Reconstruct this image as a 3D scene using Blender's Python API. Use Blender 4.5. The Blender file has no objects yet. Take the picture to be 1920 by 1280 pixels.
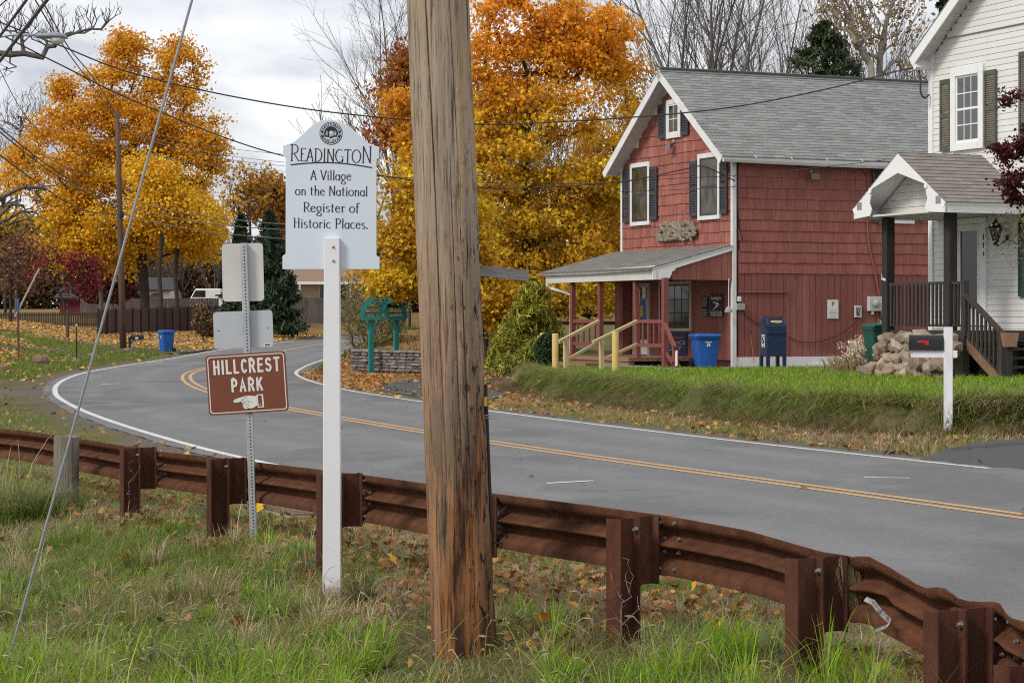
import bpy, bmesh, math, random
import numpy as np
from mathutils import Vector, Matrix

# ------------------------------------------------------------------ camera, sky, sun, exposure
FPX, HC, CX, HY = 4145.0, 1.75, 960.0, 597.0      # focal length in photo pixels, eye height, principal column, horizon row
scene = bpy.context.scene
COL = scene.collection
cam_d = bpy.data.cameras.new('camera'); cam = bpy.data.objects.new('camera', cam_d); COL.objects.link(cam)
cam.location = (0, 0, HC); cam.rotation_euler = (math.radians(90), 0, 0)
cam_d.sensor_width = 36; cam_d.lens = 36 * FPX / 1920
cam_d.shift_y = -(640 - HY) / 1920
cam_d.clip_start = 0.1; cam_d.clip_end = 9000
scene.camera = cam

SUN_EL, SUN_AZ = math.radians(42), math.radians(-128)   # azimuth clockwise from +Y
world = bpy.data.worlds.new('World'); scene.world = world; world.use_nodes = True
nt = world.node_tree; nt.nodes.clear()
def wn(t, **k):
    n = nt.nodes.new(t)
    for a, b in k.items(): setattr(n, a, b)
    return n
out = wn('ShaderNodeOutputWorld')
sky = wn('ShaderNodeTexSky'); sky.sky_type = 'NISHITA'; sky.sun_disc = False
sky.sun_elevation = SUN_EL; sky.sun_rotation = SUN_AZ; sky.air_density = 1.0; sky.dust_density = 2.0
bg_sky = wn('ShaderNodeBackground'); bg_sky.inputs[1].default_value = 0.11
nt.links.new(sky.outputs[0], bg_sky.inputs[0])
tc = wn('ShaderNodeTexCoord'); sep = wn('ShaderNodeSeparateXYZ'); nt.links.new(tc.outputs['Generated'], sep.inputs[0])
zadd = wn('ShaderNodeMath', operation='ADD'); zabs = wn('ShaderNodeMath', operation='ABSOLUTE')
nt.links.new(sep.outputs[2], zabs.inputs[0]); nt.links.new(zabs.outputs[0], zadd.inputs[0]); zadd.inputs[1].default_value = 0.30
dx = wn('ShaderNodeMath', operation='DIVIDE'); dy = wn('ShaderNodeMath', operation='DIVIDE')
nt.links.new(sep.outputs[0], dx.inputs[0]); nt.links.new(zadd.outputs[0], dx.inputs[1])
nt.links.new(sep.outputs[1], dy.inputs[0]); nt.links.new(zadd.outputs[0], dy.inputs[1])
cmb = wn('ShaderNodeCombineXYZ'); nt.links.new(dx.outputs[0], cmb.inputs[0]); nt.links.new(dy.outputs[0], cmb.inputs[1])
nz = wn('ShaderNodeTexNoise'); nz.inputs['Scale'].default_value = 2.7; nz.inputs['Detail'].default_value = 7; nz.inputs['Roughness'].default_value = 0.52
nz.inputs['Distortion'].default_value = 0.25
nt.links.new(cmb.outputs[0], nz.inputs['Vector'])
ramp = wn('ShaderNodeValToRGB'); nt.links.new(nz.outputs[0], ramp.inputs[0])
e = ramp.color_ramp.elements
e[0].position = 0.38; e[0].color = (0.46, 0.485, 0.55, 1)
e[1].position = 0.60; e[1].color = (0.95, 0.955, 0.965, 1)
m1 = e.new(0.48); m1.color = (0.70, 0.715, 0.76, 1)
bg_c = wn('ShaderNodeBackground'); bg_c.inputs[1].default_value = 0.76; nt.links.new(ramp.outputs[0], bg_c.inputs[0])
mixs = wn('ShaderNodeMixShader'); mixs.inputs[0].default_value = 0.93
nt.links.new(bg_sky.outputs[0], mixs.inputs[1]); nt.links.new(bg_c.outputs[0], mixs.inputs[2]); nt.links.new(mixs.outputs[0], out.inputs[0])

sun_d = bpy.data.lights.new('sun', 'SUN'); sun_d.energy = 1.5; sun_d.angle = math.radians(14); sun_d.color = (1.0, 0.95, 0.87)
sun = bpy.data.objects.new('sun', sun_d); COL.objects.link(sun)
sdir = Vector((math.sin(SUN_AZ) * math.cos(SUN_EL), math.cos(SUN_AZ) * math.cos(SUN_EL), math.sin(SUN_EL)))
sun.rotation_euler = sdir.to_track_quat('Z', 'Y').to_euler(); sun.location = (0, 0, 40)
vs = scene.view_settings; vs.view_transform = 'Standard'; vs.look = 'None'; vs.exposure = 0.62; vs.gamma = 1.0; vs.use_curve_mapping = False
scene.cycles.max_bounces = 5; scene.cycles.diffuse_bounces = 3; scene.cycles.glossy_bounces = 2; scene.cycles.transmission_bounces = 3
scene.cycles.transparent_max_bounces = 4; scene.cycles.use_denoising = False; scene.cycles.use_adaptive_sampling = True
scene.cycles.adaptive_threshold = 0.01; scene.cycles.filter_width = 1.1

# ------------------------------------------------------------------ helpers
R = random.Random(11); NR = np.random.default_rng(5)
def P(px, py, Y): return Vector(((px - CX) / FPX * Y, Y, HC - (py - HY) / FPX * Y))
def lin(c):
    c = c / 255.0
    return c / 12.92 if c <= 0.04045 else ((c + 0.055) / 1.055) ** 2.4
def S(r, g, b): return (lin(r), lin(g), lin(b))
def sm(a, b, x):
    t = np.clip((x - a) / (b - a), 0, 1); return t * t * (3 - 2 * t)
def catmull(pts, n=12):
    pts = [np.array(p, float) for p in pts]; out = []
    q = [2 * pts[0] - pts[1]] + pts + [2 * pts[-1] - pts[-2]]
    for i in range(1, len(q) - 2):
        for k in range(n):
            t = k / n
            out.append(0.5 * ((2 * q[i]) + (-q[i-1] + q[i+1]) * t + (2*q[i-1] - 5*q[i] + 4*q[i+1] - q[i+2]) * t*t + (-q[i-1] + 3*q[i] - 3*q[i+1] + q[i+2]) * t**3))
    out.append(pts[-1]); return np.array(out)

def vnoise(x, y, seed=0):
    """cheap smooth value noise, numpy"""
    xi = np.floor(x).astype(np.int64); yi = np.floor(y).astype(np.int64); xf = x - xi; yf = y - yi
    def h(a, b):
        n = (a * 374761393 + b * 668265263 + seed * 974634777) & 0xFFFFFFFF
        n = ((n ^ (n >> 13)) * 1274126177) & 0xFFFFFFFF
        return ((n ^ (n >> 16)) & 0xFFFF) / 65535.0
    u = xf*xf*(3-2*xf); v = yf*yf*(3-2*yf)
    return (h(xi,yi)*(1-u)+h(xi+1,yi)*u)*(1-v) + (h(xi,yi+1)*(1-u)+h(xi+1,yi+1)*u)*v
def fbm(x, y, seed=0, o=4):
    s = 0; a = 0.5; t = 0
    for i in range(o):
        s = s + a * vnoise(x * 2**i, y * 2**i, seed + i); t += a; a *= 0.5
    return s / t

WM = {}
def reg(o, M, parent=None):
    COL.objects.link(o); WM[o.name] = M.copy()
    if parent is not None:
        o.parent = parent; o.matrix_basis = WM[parent.name].inverted() @ M
    else: o.matrix_basis = M
    return o
def tag(o, label=None, cat=None, group=None, kind=None):
    if label: o['label'] = label
    if cat: o['category'] = cat
    if group: o['group'] = group
    if kind: o['kind'] = kind
    return o
def thing(name, label, cat, loc, group=None):
    o = bpy.data.objects.new(name, None); o.empty_display_size = 0.2
    reg(o, Matrix.Translation(Vector(loc))); return tag(o, label, cat, group)

def frame(o, x, z):
    """4x4 whose local x is x, local y is up, local z is z (outward)"""
    x = Vector(x).normalized(); z = Vector(z).normalized(); y = z.cross(x).normalized()
    M = Matrix.Identity(4)
    for i in range(3): M[i][0] = x[i]; M[i][1] = y[i]; M[i][2] = z[i]; M[i][3] = o[i]
    return M
I4 = Matrix.Identity(4)

class MB:
    def __init__(s): s.v = []; s.f = []; s.c = []; s.col = None
    def add(s, vs, fs, col=None):
        b = len(s.v); s.v += [tuple(p) for p in vs]; s.f += [tuple(b + i for i in f) for f in fs]
        s.c += [col if col else (1, 1, 1)] * len(vs)
        if col: s.col = True
        return s
    def fb(s, M, x0, x1, y0, y1, z0, z1, col=None):
        if x1 < x0: x0, x1 = x1, x0
        if y1 < y0: y0, y1 = y1, y0
        if z1 < z0: z0, z1 = z1, z0
        vs = [M @ Vector(p) for p in ((x0,y0,z0),(x1,y0,z0),(x1,y1,z0),(x0,y1,z0),(x0,y0,z1),(x1,y0,z1),(x1,y1,z1),(x0,y1,z1))]
        return s.add(vs, [(3,2,1,0),(4,5,6,7),(0,1,5,4),(1,2,6,5),(2,3,7,6),(3,0,4,7)], col)
    def box(s, c, size, rz=0, col=None):
        M = Matrix.Translation(Vector(c)) @ Matrix.Rotation(rz, 4, 'Z'); a, b, d = size
        return s.fb(M, -a/2, a/2, -b/2, b/2, -d/2, d/2, col)
    def beam(s, p0, p1, w, h, up=(0,0,1), col=None):
        p0 = Vector(p0); p1 = Vector(p1); z = (p1 - p0); L = z.length; z.normalize(); up = Vector(up)
        x = up.cross(z)
        if x.length < 1e-4: x = Vector((1,0,0)).cross(z)
        x.normalize(); y = z.cross(x)
        M = Matrix.Identity(4)
        for i in range(3): M[i][0] = x[i]; M[i][1] = y[i]; M[i][2] = z[i]; M[i][3] = p0[i]
        return s.fb(M, -w/2, w/2, -h/2, h/2, 0, L, col)
    def prism(s, M, outline, z0, z1, col=None):
        n = len(outline)
        vs = [M @ Vector((x, y, z0)) for x, y in outline] + [M @ Vector((x, y, z1)) for x, y in outline]
        fs = [tuple(range(n-1, -1, -1)), tuple(range(n, 2*n))] + [(i, (i+1) % n, n + (i+1) % n, n + i) for i in range(n)]
        return s.add(vs, fs, col)
    def tube(s, pts, r, n=8, col=None, cap=True):
        pts = [Vector(p) for p in pts]; k = len(pts)
        rr = list(r) if hasattr(r, '__len__') else [r] * k
        vs = []; ref = None
        for i in range(k):
            t = (pts[min(i+1, k-1)] - pts[max(i-1, 0)]).normalized()
            if ref is None:
                ref = Vector((0,0,1)) if abs(t.z) < 0.9 else Vector((1,0,0))
            x = (ref - t * ref.dot(t))
            if x.length < 1e-6: x = t.orthogonal()
            x.normalize(); y = t.cross(x); ref = x
            for j in range(n):
                a = 2 * math.pi * j / n; vs.append(pts[i] + (x * math.cos(a) + y * math.sin(a)) * rr[i])
        fs = [(i*n + j, i*n + (j+1) % n, (i+1)*n + (j+1) % n, (i+1)*n + j) for i in range(k-1) for j in range(n)]
        if cap: fs += [tuple(range(n-1, -1, -1)), tuple((k-1)*n + j for j in range(n))]
        return s.add(vs, fs, col)
    def lathe(s, M, prof, n=16, col=None):
        """profile (r, z) about local z"""
        k = len(prof); vs = []
        for r, z in prof:
            for j in range(n):
                a = 2*math.pi*j/n; vs.append(M @ Vector((r*math.cos(a), r*math.sin(a), z)))
        fs = [(i*n + j, i*n + (j+1) % n, (i+1)*n + (j+1) % n, (i+1)*n + j) for i in range(k-1) for j in range(n)]
        fs += [tuple(range(n-1, -1, -1)), tuple((k-1)*n + j for j in range(n))]
        return s.add(vs, fs, col)
    def loft(s, rings, col=None, cap=True):
        n = len(rings[0]); k = len(rings); vs = [p for r in rings for p in r]
        fs = [(i*n + j, i*n + (j+1) % n, (i+1)*n + (j+1) % n, (i+1)*n + j) for i in range(k-1) for j in range(n)]
        if cap: fs += [tuple(range(n-1, -1, -1)), tuple((k-1)*n + j for j in range(n))]
        return s.add(vs, fs, col)
    def build(s, name, mat, parent=None, origin=None, smooth=False, bevel=0, seg=1, subsurf=0, auto=None):
        me = bpy.data.meshes.new(name)
        if origin is None:
            if parent is not None: origin = WM[parent.name].translation
            else:
                a = np.array(s.v); origin = Vector(((a[:,0].min()+a[:,0].max())/2, (a[:,1].min()+a[:,1].max())/2, a[:,2].min()))
        o0 = Vector(origin)
        me.from_pydata([(p[0]-o0.x, p[1]-o0.y, p[2]-o0.z) for p in s.v], [], s.f)
        if s.col:
            ca = me.color_attributes.new('Col', 'FLOAT_COLOR', 'POINT')
            ca.data.foreach_set('color', np.array([(c[0], c[1], c[2], 1) for c in s.c], 'f').ravel())
        bm = bmesh.new(); bm.from_mesh(me); bmesh.ops.recalc_face_normals(bm, faces=bm.faces); bm.to_mesh(me); bm.free()
        me.materials.append(mat)
        if smooth: me.shade_smooth()
        o = bpy.data.objects.new(name, me); reg(o, Matrix.Translation(o0), parent)
        if bevel:
            b = o.modifiers.new('bevel', 'BEVEL'); b.width = bevel; b.segments = seg; b.limit_method = 'ANGLE'; b.angle_limit = math.radians(40)
        if subsurf:
            b = o.modifiers.new('sub', 'SUBSURF'); b.levels = subsurf; b.render_levels = subsurf
        if auto is not None:
            me.shade_smooth()
            try: me.set_sharp_from_angle(angle=math.radians(auto))
            except Exception: pass
        return o

def np_mesh(name, V, F, mat, cols=None, parent=None, origin=(0,0,0), smooth=False):
    V = np.asarray(V, np.float32) - np.array(origin, np.float32); F = np.asarray(F, np.int32); nf, k = F.shape
    me = bpy.data.meshes.new(name)
    me.vertices.add(len(V)); me.vertices.foreach_set('co', V.ravel())
    me.loops.add(nf * k); me.loops.foreach_set('vertex_index', F.ravel())
    me.polygons.add(nf); me.polygons.foreach_set('loop_start', np.arange(0, nf*k, k, dtype=np.int32)); me.polygons.foreach_set('loop_total', np.full(nf, k, np.int32))
    me.update(calc_edges=True)
    if cols is not None:
        C4 = np.ones((len(V), 4), np.float32); C4[:, :3] = cols
        ca = me.color_attributes.new('Col', 'FLOAT_COLOR', 'POINT'); ca.data.foreach_set('color', C4.ravel())
    me.materials.append(mat)
    if smooth: me.shade_smooth()
    o = bpy.data.objects.new(name, me); reg(o, Matrix.Translation(Vector(origin)), parent); return o

# shared little meshes: pieces that repeat carry one mesh per material
_PM = {}
def piece(name, shape, mat, M, parent):
    key = (shape, mat.name)
    if key not in _PM:
        m = MB()
        if shape == 'box': m.fb(I4, -.5, .5, -.5, .5, -.5, .5)
        elif shape == 'wedge':     # x width, y height, z thickness: thick at the bottom
            vs = [(-.5,0,0),(.5,0,0),(.5,1,0),(-.5,1,0),(-.5,0,1),(.5,0,1),(.5,1,.3),(-.5,1,.3)]
            m.add(vs, [(3,2,1,0),(4,5,6,7),(0,1,5,4),(1,2,6,5),(2,3,7,6),(3,0,4,7)])
        elif shape.startswith('stone'):
            rr = random.Random(shape); bm = bmesh.new(); bmesh.ops.create_icosphere(bm, subdivisions=1, radius=.5)
            for v in bm.verts:
                k = rr.uniform(.85, 1.2); v.co = Vector((max(-.46, min(.46, v.co.x*k*1.15)), max(-.46, min(.46, v.co.y*k*1.15)), max(-.46, min(.46, v.co.z*k*1.15))))
            me = bpy.data.meshes.new(shape); bm.to_mesh(me); bm.free(); me.materials.append(mat); _PM[key] = me
        elif shape == 'bolt':
            m.lathe(I4, [(.5,0),(.5,.25),(.32,.3),(.32,1.0)], 6)
        if key not in _PM:
            me = bpy.data.meshes.new(shape); me.from_pydata(m.v, [], m.f); me.materials.append(mat); me.update(); _PM[key] = me
    o = bpy.data.objects.new(name, _PM[key]); return reg(o, M, parent)
def TS(M, x, y, z, sx, sy, sz):   # local box inside frame M: centre (x,y,z), size
    return M @ Matrix.Translation((x, y, z)) @ Matrix.Diagonal((sx, sy, sz, 1))

# ------------------------------------------------------------------ materials
def new_mat(name):
    m = bpy.data.materials.new(name); m.use_nodes = True; t = m.node_tree; t.nodes.clear()
    o = t.nodes.new('ShaderNodeOutputMaterial'); b = t.nodes.new('ShaderNodeBsdfPrincipled'); t.links.new(b.outputs[0], o.inputs[0])
    return m, t, b, o
def node(t, kind, **k):
    n = t.nodes.new(kind)
    for a, v in k.items():
        if a in n.inputs: n.inputs[a].default_value = v
        else: setattr(n, a, v)
    return n
def noise_fac(t, scale, stretch=(1,1,1), detail=5, rough=.6, lo=.3, hi=.7, dist=0):
    g = t.nodes.new('ShaderNodeNewGeometry'); mp = t.nodes.new('ShaderNodeMapping'); mp.inputs['Scale'].default_value = stretch
    t.links.new(g.outputs['Position'], mp.inputs['Vector'])
    n = t.nodes.new('ShaderNodeTexNoise'); n.inputs['Scale'].default_value = scale; n.inputs['Detail'].default_value = detail; n.inputs['Roughness'].default_value = rough
    n.inputs['Distortion'].default_value = dist
    t.links.new(mp.outputs[0], n.inputs['Vector'])
    r = t.nodes.new('ShaderNodeMapRange'); r.inputs[1].default_value = lo; r.inputs[2].default_value = hi
    t.links.new(n.outputs[0], r.inputs[0]); return r.outputs[0], n
def mixc(t, fac, a, b, blend='MIX'):
    m = t.nodes.new('ShaderNodeMix'); m.data_type = 'RGBA'; m.blend_type = blend
    for inp, v in ((m.inputs[0], fac), (m.inputs[6], a), (m.inputs[7], b)):
        if hasattr(v, 'links') or hasattr(v, 'is_linked'): t.links.new(v, inp)
        elif isinstance(v, (int, float)): inp.default_value = v
        else: inp.default_value = (v[0], v[1], v[2], 1)
    return m.outputs[2]
def MAT(name, c1, c2=None, scale=6, stretch=(1,1,1), rough=.75, bump=0.0, bscale=None, orand=0.0, c3=None, s3=1.2, lo3=.55, hi3=.7, metal=0.0, spec=.35, vcol=False, lo=.3, hi=.7, detail=5, coat=0):
    m, t, b, o = new_mat(name)
    c2 = c2 or tuple(x * .8 for x in c1)
    f, n = noise_fac(t, scale, stretch, detail=detail, lo=lo, hi=hi)
    c = mixc(t, f, c1, c2)
    if c3 is not None:
        f3, n3 = noise_fac(t, s3, stretch, lo=lo3, hi=hi3); c = mixc(t, f3, c, c3)
    if vcol:
        a = t.nodes.new('ShaderNodeAttribute'); a.attribute_name = 'Col'; c = mixc(t, 1.0, c, a.outputs[0], 'MULTIPLY')
    if orand:
        oi = t.nodes.new('ShaderNodeObjectInfo'); r = t.nodes.new('ShaderNodeMapRange'); r.inputs[3].default_value = 1 - orand; r.inputs[4].default_value = 1 + orand
        t.links.new(oi.outputs['Random'], r.inputs[0]); h = t.nodes.new('ShaderNodeHueSaturation'); h.inputs['Color'].default_value = (1,1,1,1)
        t.links.new(r.outputs[0], h.inputs['Value']); t.links.new(c, h.inputs['Color']); c = h.outputs[0]
    t.links.new(c, b.inputs['Base Color']); b.inputs['Roughness'].default_value = rough; b.inputs['Metallic'].default_value = metal
    b.inputs['Specular IOR Level'].default_value = spec
    if coat: b.inputs['Coat Weight'].default_value = coat
    if bump:
        fb_, nb = noise_fac(t, bscale or scale * 3, stretch, detail=6)
        bp = t.nodes.new('ShaderNodeBump'); bp.inputs['Strength'].default_value = bump; bp.inputs['Distance'].default_value = .02
        t.links.new(fb_, bp.inputs['Height']); t.links.new(bp.outputs[0], b.inputs['Normal'])
    return m
def LEAFMAT(name, trans=.3, rough=.6):
    m, t, b, o = new_mat(name)
    a = t.nodes.new('ShaderNodeAttribute'); a.attribute_name = 'Col'
    t.links.new(a.outputs[0], b.inputs['Base Color']); b.inputs['Roughness'].default_value = rough; b.inputs['Specular IOR Level'].default_value = .2
    if trans:
        tr = t.nodes.new('ShaderNodeBsdfTranslucent'); t.links.new(a.outputs[0], tr.inputs[0])
        mx = t.nodes.new('ShaderNodeMixShader'); mx.inputs[0].default_value = trans
        t.links.new(b.outputs[0], mx.inputs[1]); t.links.new(tr.outputs[0], mx.inputs[2]); t.links.new(mx.outputs[0], o.inputs[0])
    return m
M_leaf = LEAFMAT('autumn leaf', .48); M_blade = LEAFMAT('grass blade', .45, .5); M_needle = LEAFMAT('needle', .1); M_litter = LEAFMAT('leaf litter', .12, .7)
# ------------------------------------------------------------------ terrain
CEN = catmull([(12.2,1.0),(4.53,19.55),(-.34,31.4),(-4.3,42.9),(-7.6,54.5),(-10.0,68),(-10.9,80),(-11.4,95),(-11.4,109),(-10.4,127),(-9,143),(-4.7,163),(3,183),(14,205),(30,230)], 40)
CT = np.gradient(CEN, axis=0); CT /= np.linalg.norm(CT, axis=1)[:, None]
CN = np.stack([CT[:,1], -CT[:,0]], 1)                      # to the right of travel (away from camera)
WL = np.interp(CEN[:,1], [0,31,43,54,68,300], [4.15,4.15,3.95,3.6,3.4,3.4]); WR = np.full(len(CEN), 3.38)
def zroad(y): return np.where(y > 88, .0085 * (y - 88) * sm(88, 120, y) , 0.0) + 0.0
def near_road(x, y):
    x = np.asarray(x, float); y = np.asarray(y, float); sh = x.shape; xf = x.ravel(); yf = y.ravel()
    d = np.empty(len(xf)); k = np.empty(len(xf), int)
    for a in range(0, len(xf), 8000):
        D = (xf[a:a+8000, None] - CEN[None,:,0])**2 + (yf[a:a+8000, None] - CEN[None,:,1])**2
        i = D.argmin(1); k[a:a+8000] = i
        d[a:a+8000] = (xf[a:a+8000] - CEN[i,0]) * CN[i,0] + (yf[a:a+8000] - CEN[i,1]) * CN[i,1]
    far = np.abs(d)
    return d.reshape(sh), k.reshape(sh)
def polysd(x, y, poly):
    """signed distance to an open polyline: positive on the right of its direction"""
    x = np.asarray(x, float); y = np.asarray(y, float)
    best = np.full(x.shape, 1e9); sgn = np.ones(x.shape)
    for (ax, ay), (bx, by) in zip(poly[:-1], poly[1:]):
        ex, ey = bx-ax, by-ay; L2 = ex*ex+ey*ey
        t = np.clip(((x-ax)*ex + (y-ay)*ey)/L2, 0, 1); qx = x-ax-t*ex; qy = y-ay-t*ey
        dd = np.hypot(qx, qy); s = np.sign(ex*(y-ay) - ey*(x-ax))
        m = dd < best - 1e-9; best = np.where(m, dd, best); sgn = np.where(m, -s, sgn)
    return best * sgn
RAIL = catmull([(2.75,8.1),(2.15,9.4),(1.80,10.1),(1.18,11.15),(.40,12.05),(-.19,13.15),(-.92,14.7),(-1.86,16.8),(-3.05,19.0),(-4.5,21.75),(-6.2,24.9),(-8.0,28.4)], 10)
RAILP = [tuple(p) for p in RAIL[::5]]
BANK = [(28,40),(20,36.5),(12,33.2),(8.2,31.2),(6.2,31.0),(4.5,34.2),(2.4,41),(.75,47.2),(.25,52),(.2,60),(-1,70)]
BANK = [tuple(p) for p in catmull(BANK, 5)]
def gz(x, y):
    x = np.asarray(x, float); y = np.asarray(y, float)
    d, k = near_road(x, y); wr = WR[k]; wl = WL[k]; zr = zroad(CEN[k,1])
    dr = d - wr; dl = -d - wl
    z = zr.copy()
    # right verge, terrace of the two houses, inner mound
    z = z + np.where(dr > 0, .12 * sm(.2, 2.0, dr) + .06 * sm(2, 12, dr), 0)
    sb = polysd(x, y, BANK)                              # >0 behind the crest
    sb = np.where(y > 80, -5, sb)
    zt = .50 + .12 * sm(0, 9, x - 3.5) * sm(60, 46, y) + .025 * np.exp(-((sb - .15) / .55)**2)
    tb = sm(-.30, .12, sb + .35 * (fbm(x*.9, y*.9, 3) - .5))
    z = np.where(dr > 0, z * (1 - tb) + zt * tb, z)
    z = z + np.where(dr > .4, 1.15 * sm(.5, 3.6, dr) * sm(66.5, 77, y) * sm(4, -3, x), 0)
    z = z + np.where(dr > 1, .5 * sm(66.0, 66.6, y) * sm(1.0, 1.6, dr) * sm(-1, -2.5, x) * sm(80, 70, y) * .6, 0)
    z = z + np.where(dr > 0, .018 * np.clip(y - 75, 0, 260) * sm(2, 14, dr), 0)
    # left: shoulder then rising lawn
    z = z + np.where(dl > 0, 1.05 * sm(1.2, 10, dl) * sm(52, 82, y) * (1 - .62 * sm(92, 118, y) * sm(-.235, -.185, x / np.maximum(y, 1)) * sm(185, 150, y)), 0)
    z = z + np.where(dl > 0, .006 * np.clip(y - 130, 0, 300), 0)
    # foreground: rail line, small ditch on the camera side
    sr = -polysd(x, y, RAILP)                              # >0 on the camera side of the rail (left of direction)
    fg = sm(34, 26, y) * (dl > 0)
    z = z + fg * (.05 * sm(-1.2, -.2, sr) - .26 * sm(.0, 1.9, sr) + .10 * sm(3, 9, sr))
    z = z + np.where((dl > .3) | (dr > .5), .05 * (fbm(x * .8, y * .8, 9) - .5) * sm(.2, 1.5, np.maximum(dl, dr)), 0)
    return z
def gzs(x, y): return float(gz(np.array([x]), np.array([y]))[0])
_YS = np.concatenate([np.arange(8, 60, .1), np.arange(60, 260, .3)])
def G(px, py):
    """where the sight line through a photo pixel meets the ground"""
    X = (px - CX) / FPX * _YS; Z = HC - (py - HY) / FPX * _YS
    hit = np.nonzero(Z <= gz(X, _YS))[0]
    i = hit[0] if len(hit) else len(_YS) - 1
    return Vector((X[i], _YS[i], gzs(X[i], _YS[i])))
def GD(px, Y):
    x = (px - CX) / FPX * Y; return Vector((x, Y, gzs(x, Y)))

# one sheet to the horizon
rows = np.concatenate([np.geomspace(3.0, 260, 310), np.geomspace(265, 5000, 24)])
cols = np.linspace(-1, 1, 230); cols = np.sign(cols) * (np.abs(cols) ** 1.25) * 1.25
GY, GA = np.meshgrid(rows, cols, indexing='ij'); GX = GA * (GY * .55 + 9)
d_, k_ = near_road(GX, GY); dr_ = d_ - WR[k_]; dl_ = -d_ - WL[k_]
GZ = gz(GX, np.minimum(GY, 330))
onroad = (np.maximum(dr_, dl_) < .28)
GZ = np.where(onroad, GZ - .02, GZ)
n1, n2 = GX.shape; idx = np.arange(n1 * n2).reshape(n1, n2)
F = np.stack([idx[:-1,:-1], idx[:-1,1:], idx[1:,1:], idx[1:,:-1]], -1).reshape(-1, 4)
# what covers the ground: r = dirt/gravel, g = fallen leaves, b = dry straw
sb_ = polysd(GX, GY, BANK); sr_ = -polysd(GX, GY, RAILP)
gravel = np.maximum(sm(2.2, .4, np.abs(polysd(GX, GY, [(-12.9,51),(-17,58),(-30,62)])) - 1.2 + 1.5*(fbm(GX*.8, GY*.8, 14)-.5)) * (dl_ > 0), sm(.95, .2, np.where(dr_ > 0, dr_, dl_) + .8 * (fbm(GX*1.3, GY*1.3, 4) - .5)) * ((dr_ > 0) | (dl_ > 0)) * (GY > 22))
leafz = np.zeros_like(GX)
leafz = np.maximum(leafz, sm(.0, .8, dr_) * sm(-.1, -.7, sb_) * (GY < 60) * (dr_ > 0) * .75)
leafz = np.maximum(leafz, ((dr_ > .1) & (GY > 44) & (GX < 4)) * sm(-.2, -1.2, sb_) * 1.0)
leafz = np.maximum(leafz, ((dl_ > .5) & (GY > 62)) * sm(.58, .74, fbm(GX*.22, GY*.1, 21)) * .9)
leafz = np.maximum(leafz, ((dl_ > .5) & (GY > 106)) * .8)
leafz = np.maximum(leafz, ((dl_ > 0) & (GY < 34)) * sm(.5, .75, fbm(GX*.9, GY*.9, 31)) * .6)
dry = sm(.35, .7, fbm(GX*.7, GY*.7, 41)) * .8
dry = np.where((sr_ > -1.2) & (GX > -1.2) & (GY < 15) & (sr_ < 1.0), 1.0, dry)
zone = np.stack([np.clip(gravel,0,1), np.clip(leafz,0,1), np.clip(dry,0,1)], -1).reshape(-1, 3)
mg, t, b, o = new_mat('ground cover')
a = t.nodes.new('ShaderNodeAttribute'); a.attribute_name = 'Col'; sp = t.nodes.new('ShaderNodeSeparateColor'); t.links.new(a.outputs[0], sp.inputs[0])
f1, _ = noise_fac(t, 3.0, lo=.35, hi=.65); f2, _ = noise_fac(t, 22.0, lo=.35, hi=.65); f3, _ = noise_fac(t, 60.0, lo=.3, hi=.7); f4, _ = noise_fac(t, 9, lo=.35, hi=.65)
green = mixc(t, f2, (.050,.085,.018), (.105,.145,.035)); green = mixc(t, f1, green, (.13,.125,.045))
straw = mixc(t, f2, (.20,.155,.085), (.10,.075,.045)); c = mixc(t, sp.outputs[2], green, straw)
lf = mixc(t, f4, (.30,.15,.055), (.20,.10,.045)); lf = mixc(t, f2, lf, (.36,.21,.08))
mth = node(t, 'ShaderNodeMath', operation='MULTIPLY_ADD'); t.links.new(f4, mth.inputs[0]); mth.inputs[1].default_value = .7; mth.inputs[2].default_value = -.35
ad = node(t, 'ShaderNodeMath', operation='ADD', use_clamp=True); t.links.new(mth.outputs[0], ad.inputs[0]); t.links.new(sp.outputs[1], ad.inputs[1])
ml = node(t, 'ShaderNodeMath', operation='MULTIPLY', use_clamp=True); t.links.new(ad.outputs[0], ml.inputs[0]); t.links.new(sp.outputs[1], ml.inputs[1])
c = mixc(t, ml.outputs[0], c, lf)
gr = mixc(t, f3, (.20,.175,.15), (.09,.078,.068)); c = mixc(t, sp.outputs[0], c, gr)
t.links.new(c, b.inputs['Base Color']); b.inputs['Roughness'].default_value = .95; b.inputs['Specular IOR Level'].default_value = .1
bp = node(t, 'ShaderNodeBump', Strength=.6, Distance=.03); t.links.new(f2, bp.inputs['Height']); t.links.new(bp.outputs[0], b.inputs['Normal'])
go = np_mesh('ground', np.stack([GX, GY, GZ], -1).reshape(-1, 3), F, mg, zone, smooth=True); tag(go, kind='structure')

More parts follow.
